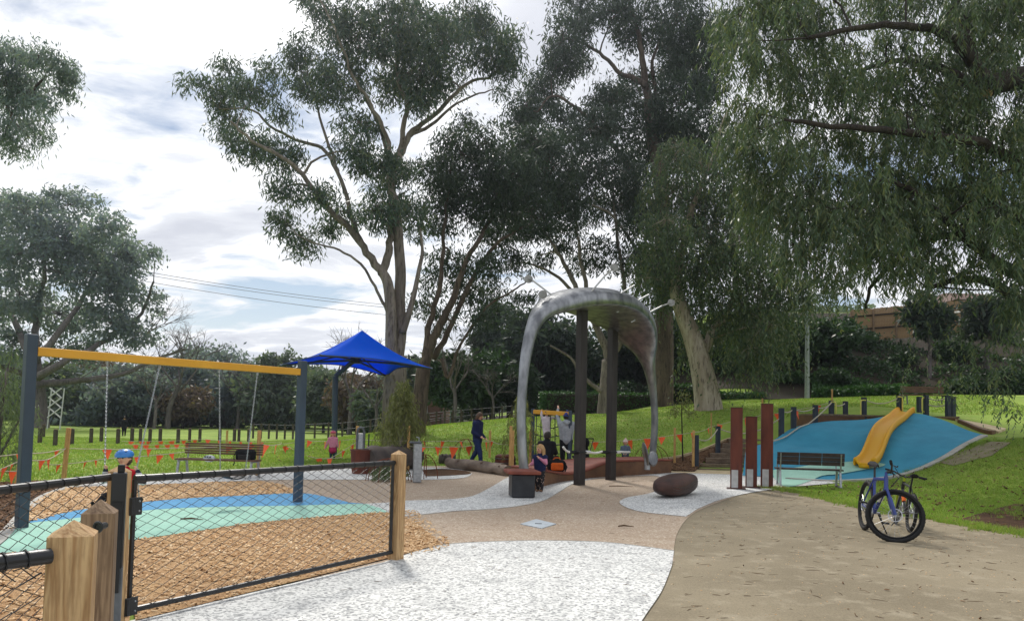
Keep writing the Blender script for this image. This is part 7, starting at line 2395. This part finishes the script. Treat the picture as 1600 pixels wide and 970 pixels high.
    # hair follows the skull and falls behind
    hc = [(hed + upv * hr * .22 - lk * hr * .2, hed + upv * hr * .32 - lk * hr * .14, hr * 1.0, hr * 1.0), (hed - lk * hr * .35 + upv * hr * .1, hed - lk * hr * .4 - upv * hr * .45, hr * .88, hr * .72)]
    for s in (-1, 1): hc.append((hed + sx * s * hr * .62 + upv * hr * .3 - lk * hr * .1, hed + sx * s * hr * .72 - upv * hr * .35 - lk * hr * .22, hr * .42, hr * .34))
    if hairlen:
        for q in (-.55, -.2, .2, .55):
            hc.append((hed + sx * q * hr - lk * hr * .55 - upv * hr * .1, hed + sx * q * 1.4 * hr - lk * hr * .6 - upv * hr * (1.2 + hairlen), hr * .5, hr * .26))
        for s in (-1, 1): hc.append((hed + sx * s * hr * .8 - lk * hr * .1, hed + sx * s * hr * .95 - upv * hr * (.8 + hairlen), hr * .34, hr * .2))
    body_mesh('hair', hc, M[hair], t, vox * .75)
    if hat == 'helmet':
        f = MB()
        Mx = Matrix((sx, -lk, upv)).transposed()
        vs, fs = [], []
        f.ball(hed + upv * hr * .42 - lk * hr * .02, (hr * 1.18, hr * 1.36, hr * .92), 16, 10, Mx)
        # keep the shell above the brow
        bmv = [Vector(v) for v in f.v]; c0 = hed + upv * hr * .3
        f.v = [tuple(v - upv * min(0, (v - c0).dot(upv)) * .92) for v in bmv]
        hm = f.build('helmet', M[hatmat], t, smooth='auto')
        f = MB()
        for q in (-.62, 0, .62):
            for dl in (.45, -.35):
                c = hed + upv * hr * (1.12 - .2 * abs(q)) + sx * q * hr + lk * hr * dl
                f.ball(c, (hr * .13, hr * .30, hr * .17), 8, 6, Mx)
        f.build('vents', M['black_plastic'], hm, kind='stuff')
        f = MB(); f.tube([hed + sx * hr * 1.0 + upv * hr * .3, hed + sx * hr * .8 - upv * hr * .6, hed - upv * hr * 1.0 + lk * hr * .2, hed - sx * hr * .8 - upv * hr * .6, hed - sx * hr * 1.0 + upv * hr * .3], hr * .06, 5); f.build('chin_strap', M['black_plastic'], hm)
    elif hat == 'beanie':
        cs = [(hed + upv * hr * .45 - lk * hr * .08, hed + upv * hr * .62 - lk * hr * .1, hr * 1.04, hr * .92)]
        bn = body_mesh('beanie', cs, M[hatmat], t, vox * .8)
        f = MB(); Mx = Matrix((sx, -lk, upv)).transposed()
        f.tube([hed + upv * hr * .38 - lk * hr * .05 + sx * math.cos(a) * hr * 1.04 + lk * math.sin(a) * hr * 1.06 for a in np.linspace(0, 2 * math.pi, 17)[:-1]], hr * .16, 6, closed=True); f.build('cuff', M[hatmat], bn, smooth=True)
        f = MB(); f.ball(hed + upv * hr * 1.65 - lk * hr * .1, hr * .34, 10, 7); f.build('bobble', M['cream'] if hatmat != 'beanie_blue' else M['beanie_blue'], bn, smooth=True)
    if hood:
        body_mesh('hood', [(p['nek'] + Vector((-.04 * h, .045 * h, .0)), p['nek'] + Vector((.04 * h, .045 * h, .0)), limb(.035), limb(.035)), (p['nek'] + Vector((0, .06 * h, -.03 * h)), p['nek'] + Vector((0, .05 * h, -.06 * h)), limb(.04), limb(.03))], M[top], t, vox)
    return t, p

def at_ground(u, v, dz=.02):
    g_ = G(u, v); return Vector((g_.x, g_.y, g_.z + dz))

# girl in the vest in front of the platform
q = at_ground(843, 769)
person('small blonde child in navy vest and spotted leggings, hand to mouth before the platform', q, 1.02, R(-28), dict(elbR=(.16, -.05, .60), wriR=(.05, -.115, .70), elbL=(-.15, -.03, .585), wriL=(-.16, -.15, .56), ankR=(.06, -.03, .045), ankL=(-.05, .03, .045)), True, 'navy', sleeves='pink', legs='dots', shoes='brown_boot', hair='blonde', hairlen=.9, look=(-.35, -.95, -.1))
# adult in navy walking to the right along the log
g_ = G(745, 735)
person('adult in navy hooded coat and jeans stepping along the log left of the arch', (g_.x, g_.y, .12), 1.62, R(68), dict(ankR=(.05, .17, .07), kneR=(.06, .04, .28), ankL=(-.05, -.11, .03), kneL=(-.055, -.08, .27), elbR=(.16, .02, .63), wriR=(.15, -.08, .53), elbL=(-.15, .03, .63), wriL=(-.12, -.1, .56), hed=(0, -.035, .925)), False, 'navy', legs='jean', shoes='bag_black', hair='brown_hair', hairlen=.2, hood=True, look=(0, -.92, -.35))
# adult in grey hoodie, back to us, arms raised to the bar
gy = 22.6
gx = P(884, 727, gy).x
person('adult in grey hoodie and blue beanie with raised arms at the yellow bar', (gx, gy, T(gx, gy) + .12), 1.66, R(180), dict(elbR=(.17, -.06, .93), wriR=(.155, -.13, 1.06), elbL=(-.155, -.10, .72), wriL=(-.12, -.20, .80), hed=(0, -.02, .935)), False, 'grey_hood', legs='black_cloth', shoes='bag_black', hair='dark_hair', hat='beanie', hatmat='beanie_blue', hood=True, look=(.25, -.95, .2))
# child in white on the bar
cz = P(853, 690, 22.9)
person('child in white clothes and reddish boots hanging at the yellow bar', (cz.x, 22.9, cz.z), 1.0, R(12), dict(elbR=(.17, -.04, .76), wriR=(.27, -.03, .72), elbL=(-.16, .0, .80), wriL=(-.15, .02, .92), kneR=(.06, -.06, .24), kneL=(-.05, -.05, .24), ankR=(.07, .0, .07), ankL=(-.03, .0, .07)), True, 'white_cloth', legs='white_cloth', shoes='rust_boot', hair='dark_hair', hairlen=.3)
# seated dark figure
sz = at_ground(852, 752, 0); sy = 19.6
sxx = P(853, 720, sy).x
person('person in black coat sitting on the platform behind the blonde child', (sxx, sy, .40 - .30), 1.55, R(150), dict(pel=(0, 0, .26), hipR=(.06, 0, .25), hipL=(-.06, 0, .25), che=(0, -.02, .44), nek=(0, -.03, .575), hed=(0, -.05, .67), shoR=(.115, -.02, .53), shoL=(-.115, -.02, .53), elbR=(.16, -.06, .39), elbL=(-.16, -.06, .39), wriR=(.08, -.2, .36), wriL=(-.08, -.2, .36), kneR=(.08, -.24, .29), kneL=(-.08, -.24, .29), ankR=(.08, -.26, .05), ankL=(-.08, -.26, .05)), False, 'black_cloth', legs='black_cloth', hair='dark_hair', look=(0, -.95, -.2))
# toddler in pale beanie
ty = 23.8
tx = P(977, 716, ty).x
person('toddler in pale bobble hat and grey-blue jacket behind the farther column', (tx, ty, T(tx, ty) + .02), .92, R(-15), dict(wriR=(.06, -.1, .5), wriL=(-.06, -.1, .5)), True, 'teal_grey', legs='navy', hair='blonde', hat='beanie', hatmat='cream')
# child in pink
py_ = 25.0
px0 = P(519, 724, py_).x
person('child in pink jacket and pink helmet standing by the umbrella pole', (px0, py_, T(px0, py_)), .98, R(10), dict(elbL=(-.19, .0, .56), wriL=(-.24, -.02, .42), elbR=(.15, 0, .57), wriR=(.17, 0, .45)), True, 'pink', legs='dark_teal', shoes='bag_black', hair='blonde', hairlen=.3, hat='helmet', hatmat='helmet_pink', skirt='magenta')
# far figure in black
fy = 46.0
fx = P(193, 692, fy).x
person('far person in black clothing standing on the left lawn', (fx, fy, 0), 1.15, R(20), None, False, 'black_cloth', legs='black_cloth', hair='dark_hair', hat='beanie', hatmat='black_cloth')
# child on the swing
A_, B_ = beam_pt(168), beam_pt(250)
mid = (A_ + B_) / 2
sc_y = mid.y - .55
hc = P(196, 716, sc_y)
sh = 1.12
base = Vector((hc.x, sc_y, hc.z - sh * .80))
hd = R(-10)
tch, pp = person('child on the swing in red top with striped sleeves and blue helmet', base, sh, hd, dict(pel=(0, .02, .36), hipR=(.06, .02, .355), hipL=(-.06, .02, .355), che=(0, .01, .52), nek=(0, .0, .655), hed=(0, -.02, .80), shoR=(.115, 0, .615), shoL=(-.115, 0, .615), elbR=(.27, -.02, .52), elbL=(-.27, -.02, .52), wriR=(.215, -.06, .66), wriL=(-.215, -.06, .66), kneR=(.07, -.22, .36), kneL=(-.07, -.22, .36), ankR=(.06, -.36, .24), ankL=(-.085, -.36, .26)), True, 'red', sleeves='stripe', legs='black_cloth', shoes='bag_black', hair='brown_hair', hat='helmet', hatmat='helmet_blue', look=(.05, -1, -.08), grip=True)
Mr = Matrix.Rotation(hd, 3, 'Z')
hL = base + Mr @ (pp['wriL'] + Vector((0, -.02, .03))); hR = base + Mr @ (pp['wriR'] + Vector((0, -.02, .03)))
pel = base + Mr @ pp['pel'] - Vector((0, 0, .10))
ts, _, _ = swing_seat('occupied black swing seat under the child with the blue helmet', 168, 250, hL, hR, pel, False)
for hq_, s_ in ((hL, -1), (hR, 1)):
    f = MB(); chain(f, hq_, pel + Mr @ Vector((s_ * .22, 0, .05))); f.build('chain', M['galv'], ts, True)

# ------------------------------------------------------------------ yellow bar climber behind the arch
by = 22.75
a, b = P(833, 643, by + .3), P(891, 646.5, by - .2)
cb = thing('climbing_bar', 'yellow bar climber with dark rope net behind the arch', 'climber', (a.x, by, T(a.x, by)))
f = MB(); f.beam(a, b, .1, .13, bev=.01); f.build('bar', M['yellow_paint'], cb, True)
for q in (a, b):
    f = MB(); f.box((q.x, q.y, (T(q.x, q.y) + q.z + .1) / 2), (.11, .11, q.z + .1 - T(q.x, q.y)), bev=.01); f.build('post', M['slate_paint'], cb, True)
n0, n1 = P(836, 722, by + .25), P(876, 722, by)
for i in range(6):
    t = i / 5
    lo_ = n0.lerp(n1, t); hi_ = a.lerp(b, .1 + t * .62)
    f = MB(); f.tube([lo_, lo_.lerp(hi_, .5) + Vector((0, .12, -.05)), hi_], .014, 5); f.build('net_rope', M['cable'], cb, True)
for i in range(1, 5):
    t = i / 5.5
    f = MB(); f.tube([n0.lerp(a.lerp(b, .1), t), (n0.lerp(a.lerp(b, .1), t) + n1.lerp(a.lerp(b, .72), t)) / 2 + Vector((0, .1, -.08)), n1.lerp(a.lerp(b, .72), t)], .014, 5); f.build('net_rope', M['cable'], cb, True)

# orange bag on the platform
q = P(870, 733, 19.3)
bg2 = thing('backpack', 'orange and black backpack lying on the wavy platform', 'bag', (q.x, 19.3, .36))
f = MB(); f.box((0, 0, .02), (.46, .32, .3), R(8), bev=.08); f.build('bag_body', M['bag_black'], bg2, smooth='auto')
f = MB(); f.box((.0, -.15, -.0), (.32, .08, .2), R(8), bev=.03); f.build('front_pocket', M['orange_bag'], bg2, smooth='auto')
f = MB(); f.tube([(-.1, 0, .16), (-.06, -.02, .22), (.06, -.02, .22), (.1, 0, .16)], .015, 6); f.build('handle', M['orange_bag'], bg2)
for s_ in (-1, 1):
    f = MB(); f.tube([(s_ * .18, -.1, .14), (s_ * .25, -.17, .0), (s_ * .2, -.16, -.12)], .018, 6); f.build('strap', M['bag_black'], bg2)

# pushchair behind the columns
sy2 = 23.0
q = P(908, 722, sy2)
pr = thing('pushchair', 'dark pushchair parked behind the dark columns', 'pushchair', (q.x, sy2, T(q.x, sy2)), None, R(25))
for s_ in (-1, 1):
    f = MB(); f.tube([(s_ * .24, .35, .12), (s_ * .24, -.1, .55), (s_ * .24, -.32, 1.0)], .014, 6); f.build('frame', M['grey_steel'], pr)
    f = MB(); f.tube([(s_ * .24, -.35, .12), (s_ * .24, .0, .5)], .014, 6); f.build('frame', M['grey_steel'], pr)
    for yy in (-.35, .35):
        f = MB(); f.tube([(s_ * .27, yy + .11 * math.cos(a_), .12 + .11 * math.sin(a_)) for a_ in np.linspace(0, 2 * math.pi, 15)[:-1]], .02, 6, closed=True); w_ = f.build('wheel', M['rubber'], pr)
        f = MB(); f.tube([(s_ * .25, yy, .12), (s_ * .29, yy, .12)], .05, 8); f.build('hub', M['alloy'], w_)
f = MB(); f.tube([(-.24, -.32, 1.0), (.24, -.32, 1.0)], .02, 8); f.build('handlebar', M['grip'], pr)
f = MB(); f.box((0, .1, .42), (.38, .34, .06), bev=.02); f.box((0, -.1, .62), (.38, .06, .42), Matrix.Rotation(R(-18), 3, 'X'), bev=.02); f.build('seat', M['bag_black'], pr)
f = MB(); f.ball((0, -.02, .86), (.24, .26, .2), 14, 8); f.build('canopy', M['bag_black'], pr, smooth=True)

# ------------------------------------------------------------------ bicycles
def bicycle(label, loc, yaw, steer, lean, frame_mat, fork_mat, scale=1.0, wheel_r=.36, group='bicycles standing together'):
    t = thing('bicycle', label, 'bicycle', loc, group)
    ML = Matrix.Rotation(yaw, 3, 'Z') @ Matrix.Rotation(lean, 3, 'X')
    def X(p): return ML @ (Vector(p) * scale)
    Rw = wheel_r
    rear = Vector((-.54, 0, Rw)); bbk = Vector((-.1, 0, Rw - .06)); hdb = Vector((.34, 0, Rw + .34)); hdt = Vector((.30, 0, Rw + .48)); stt = Vector((-.24, 0, Rw + .42))
    axs = (hdt - hdb).normalized()
    MS = Matrix.Rotation(steer, 3, axs)
    def Fp(p): return X(hdb + MS @ (Vector(p) - hdb))
    hubF = Vector((.55, 0, Rw))
    def wheel(c, tr):
        n = 30
        ring = [c + Vector((math.cos(a) * Rw, 0, math.sin(a) * Rw)) for a in np.linspace(0, 2 * math.pi, n + 1)[:-1]]
        f = MB(); f.tube([tr(c + (p - c) * ((Rw - .026) / Rw)) for p in ring], .029 * scale, 8, closed=True); wl_ = f.build('wheel', M['rubber'], t, smooth=True)
        # knobs on the tread
        f = MB()
        for i in range(48):
            a = 2 * math.pi * i / 48
            for s_ in (-.012, .012):
                f.box(tr(c + Vector((math.cos(a) * (Rw + .001), s_ * (1 if i % 2 else .4), math.sin(a) * (Rw + .001)))), (.007, .007, .007))
        f.build('tread', M['rubber'], wl_, kind='stuff')
        f = MB(); f.tube([tr(c + (p - c) * ((Rw - .065) / Rw)) for p in ring], .014 * scale, 6, closed=True); f.build('rim', M['grip'], wl_, smooth=True)
        f = MB(); f.tube([tr(c + Vector((0, -.05, 0))), tr(c + Vector((0, .05, 0)))], .022 * scale, 8); f.build('hub', M['alloy'], wl_)
        for i in range(24):
            a = 2 * math.pi * i / 24; b_ = a + (.35 if i % 2 else -.35)
            f = MB(); f.tube([tr(c + Vector((math.cos(b_) * .02, .03 if i % 4 < 2 else -.03, math.sin(b_) * .02))), tr(c + Vector((math.cos(a), 0, math.sin(a))) * (Rw - .07))  if False else tr(c + Vector((math.cos(a) * (Rw - .07), 0, math.sin(a) * (Rw - .07))))], .0016 * scale, 3, caps=False); f.build('spoke', M['alloy'], wl_)
        f = MB(); f.tube([tr(c + Vector((math.cos(a) * .085, -.045, math.sin(a) * .085))) for a in np.linspace(0, 2 * math.pi, 19)[:-1]], .008 * scale, 4, closed=True)
        for a in np.linspace(0, 2 * math.pi, 6)[:-1]: f.tube([tr(c + Vector((0, -.045, 0))), tr(c + Vector((math.cos(a) * .085, -.045, math.sin(a) * .085)))], .005 * scale, 4)
        f.build('brake_disc', M['alloy'], wl_)
    wheel(rear, X); wheel(hubF, Fp)
    f = MB()
    f.tube([X(hdb), X(bbk)], .026 * scale, 8); f.tube([X(hdt - axs * .03), X(stt)], .022 * scale, 8); f.tube([X(stt), X(bbk)], .02 * scale, 8); f.tube([X(hdb - axs * .02), X(hdt + axs * .01)], .028 * scale, 8)
    for s_ in (-.045, .045):
        f.tube([X(bbk + Vector((0, s_ * .6, 0))), X(rear + Vector((0, s_ * 1.2, 0)))], .012 * scale, 6); f.tube([X(stt + Vector((.01, s_ * .4, -.02))), X(rear + Vector((0, s_ * 1.2, 0)))], .011 * scale, 6)
    f.build('frame', M[frame_mat], t, smooth='auto')
    f = MB()
    for s_ in (-.065, .065):
        f.tube([Fp(hdb + Vector((.01, s_, -.03))), Fp(hdb.lerp(hubF, .45) + Vector((0, s_, 0)))], .019 * scale, 8)
        f.tube([Fp(hdb.lerp(hubF, .4) + Vector((0, s_, 0))), Fp(hubF + Vector((0, s_, 0)))], .026 * scale, 8)
    f.tube([Fp(hdb + Vector((.01, -.075, -.03))), Fp(hdb + Vector((.01, .075, -.03)))], .026 * scale, 8)
    f.tube([Fp(hdb), Fp(hdt + axs * .07)], .02 * scale, 8)
    f.build('fork', M[fork_mat], t, smooth='auto')
    bar = hdt + axs * .09 + Vector((.06, 0, .01))
    f = MB(); f.tube([Fp(hdt + axs * .07), Fp(bar)], .02 * scale, 8)
    f.tube([Fp(bar + Vector(p)) for p in ((-.05, -.34, .05), (-.02, -.2, .045), (0, -.07, 0), (0, .07, 0), (-.02, .2, .045), (-.05, .34, .05))], .014 * scale, 8); hb_ = f.build('handlebar', M['black_steel'], t, smooth='auto')
    for s_ in (-1, 1):
        f = MB(); f.tube([Fp(bar + Vector((-.05, s_ * .35, .05))), Fp(bar + Vector((-.03, s_ * .22, .046)))], .019 * scale, 8); f.build('grip', M['grip'], hb_)
        f = MB(); f.tube([Fp(bar + Vector((0, s_ * .19, .045))), Fp(bar + Vector((.05, s_ * .22, .03))), Fp(bar + Vector((.05, s_ * .32, .02)))], .008 * scale, 5); f.build('brake_lever', M['black_plastic'], hb_)
        f = MB(); f.tube([Fp(bar + Vector((.02, s_ * .16, .04))), Fp(bar + Vector((.12, s_ * .08, -.04))), Fp(hdb + Vector((.05, s_ * .04, .02)))], .004 * scale, 4); f.build('cable', M['black_plastic'], hb_)
    f = MB(); f.tube([X(stt), X(stt + Vector((-.045, 0, .17)))], .015 * scale, 8); f.build('seat_post', M['black_steel'], t)
    sd0 = stt + Vector((-.05, 0, .20))
    f = MB()
    vs = []
    for (x, w_, z) in ((.15, .02, .0), (.08, .03, .01), (-.02, .055, .015), (-.1, .075, .03), (-.13, .06, .035)):
        for s_ in (-1, -.5, .5, 1): vs.append(X(sd0 + Vector((x, s_ * w_, z + (.012 if abs(s_) < 1 else -.012)))))
    vs2 = [v - ML @ Vector((0, 0, .03 * scale)) for v in vs]
    fs = []
    for i in range(4):
        for j_ in range(3): a = i * 4 + j_; fs.append((a, a + 1, a + 5, a + 4)); fs.append((20 + a, 20 + a + 4, 20 + a + 5, 20 + a + 1))
        fs.append((i * 4, i * 4 + 4, 20 + i * 4 + 4, 20 + i * 4)); fs.append((i * 4 + 3, 20 + i * 4 + 3, 20 + i * 4 + 7, i * 4 + 7))
    fs += [(0, 20, 21, 1), (1, 21, 22, 2), (2, 22, 23, 3), (16, 17, 37, 36), (17, 18, 38, 37), (18, 19, 39, 38)]
    f.add(vs + vs2, fs); f.build('saddle', M['grip'], t, smooth='auto')
    f = MB()
    f.tube([X(bbk + Vector((math.cos(a) * .085, -.05, math.sin(a) * .085))) for a in np.linspace(0, 2 * math.pi, 19)[:-1]], .009 * scale, 5, closed=True)
    f.tube([X(bbk + Vector((0, -.07, 0))), X(bbk + Vector((0, .07, 0)))], .018 * scale, 8); cr_ = f.build('crankset', M['alloy'], t)
    for s_ in (-1, 1):
        e_ = bbk + Vector((.12 * s_, .08 * s_, -.12 * s_))
        f = MB(); f.tube([X(bbk + Vector((0, .07 * s_, 0))), X(e_)], .011 * scale, 6); f.build('crank', M['black_steel'], cr_)
        f = MB(); f.box(X(e_ + Vector((0, .05 * s_, 0))), (.09 * scale, .08 * scale, .022 * scale), ML); f.build('pedal', M['black_plastic'], cr_)
    f = MB(); f.tube([X(bbk + Vector((-.02, .06, -.02))), X(bbk + Vector((-.1, .22, -bbk.z + .02)))], .01 * scale, 6); f.build('kickstand', M['black_steel'], t)
    f = MB(); f.tube([X(hdb.lerp(bbk, .4) + Vector((.03, 0, .04))), X(hdb.lerp(bbk, .62) + Vector((.03, 0, .04)))], .036 * scale, 8); f.build('bottle', M['white_paint'] if scale > .9 else M['orange_bag'], t, smooth='auto')
    # chain line
    f = MB(); f.tube([X(bbk + Vector((0, -.05, .085))), X(rear + Vector((0, -.05, .045)))], .006 * scale, 4); f.tube([X(bbk + Vector((0, -.05, -.085))), X(rear + Vector((.02, -.05, -.07))), X(rear + Vector((-.0, -.05, -.05)))], .006 * scale, 4); f.build('drive_chain', M['black_steel'], t)
    return t
# front wheel turned to face us, body trailing away to the left
fw_ = P(1380, 796, 10.15)
yaw = R(-101)
hubx = Matrix.Rotation(yaw, 3, 'Z') @ Vector((.50, -.05, 0))
bicycle('blue mountain bike on its stand with front wheel turned sideways', (fw_.x - hubx.x, fw_.y - hubx.y + .06, T(6, 10) + .012), yaw, R(78), R(-5), 'bike_blue', 'bike_blue', 1.0, .37)
q = P(1412, 800, 11.5)
bicycle('smaller black and lime bike leaning just behind the blue bike', (q.x, 11.55, T(q.x, 11.5) + .012), R(74), R(-20), R(7), 'black_steel', 'bike_lime', .86, .33)

# ------------------------------------------------------------------ the air: thin haze that veils far things towards the sun
x0_, x1_, y0_, y1_ = float(xs_ground[0]) - 5, float(xs_ground[-1]) + 5, float(ys_ground[0]) - 5, float(ys_ground[-1]) + 5
hb = MB(); hb.box(((x0_ + x1_) / 2, (y0_ + y1_) / 2, 19), (x1_ - x0_, y1_ - y0_, 40))
hz_m, k, out = new_mat('haze_air')
pv = k.n('ShaderNodeVolumePrincipled')
pv.inputs['Color'].default_value = (.80, .88, 1.0, 1)
pv.inputs['Density'].default_value = 0.0005
pv.inputs['Anisotropy'].default_value = 0.75
k.l(pv.outputs[0], out.inputs['Volume'])
hob = hb.build('haze', hz_m, kind='stuff')
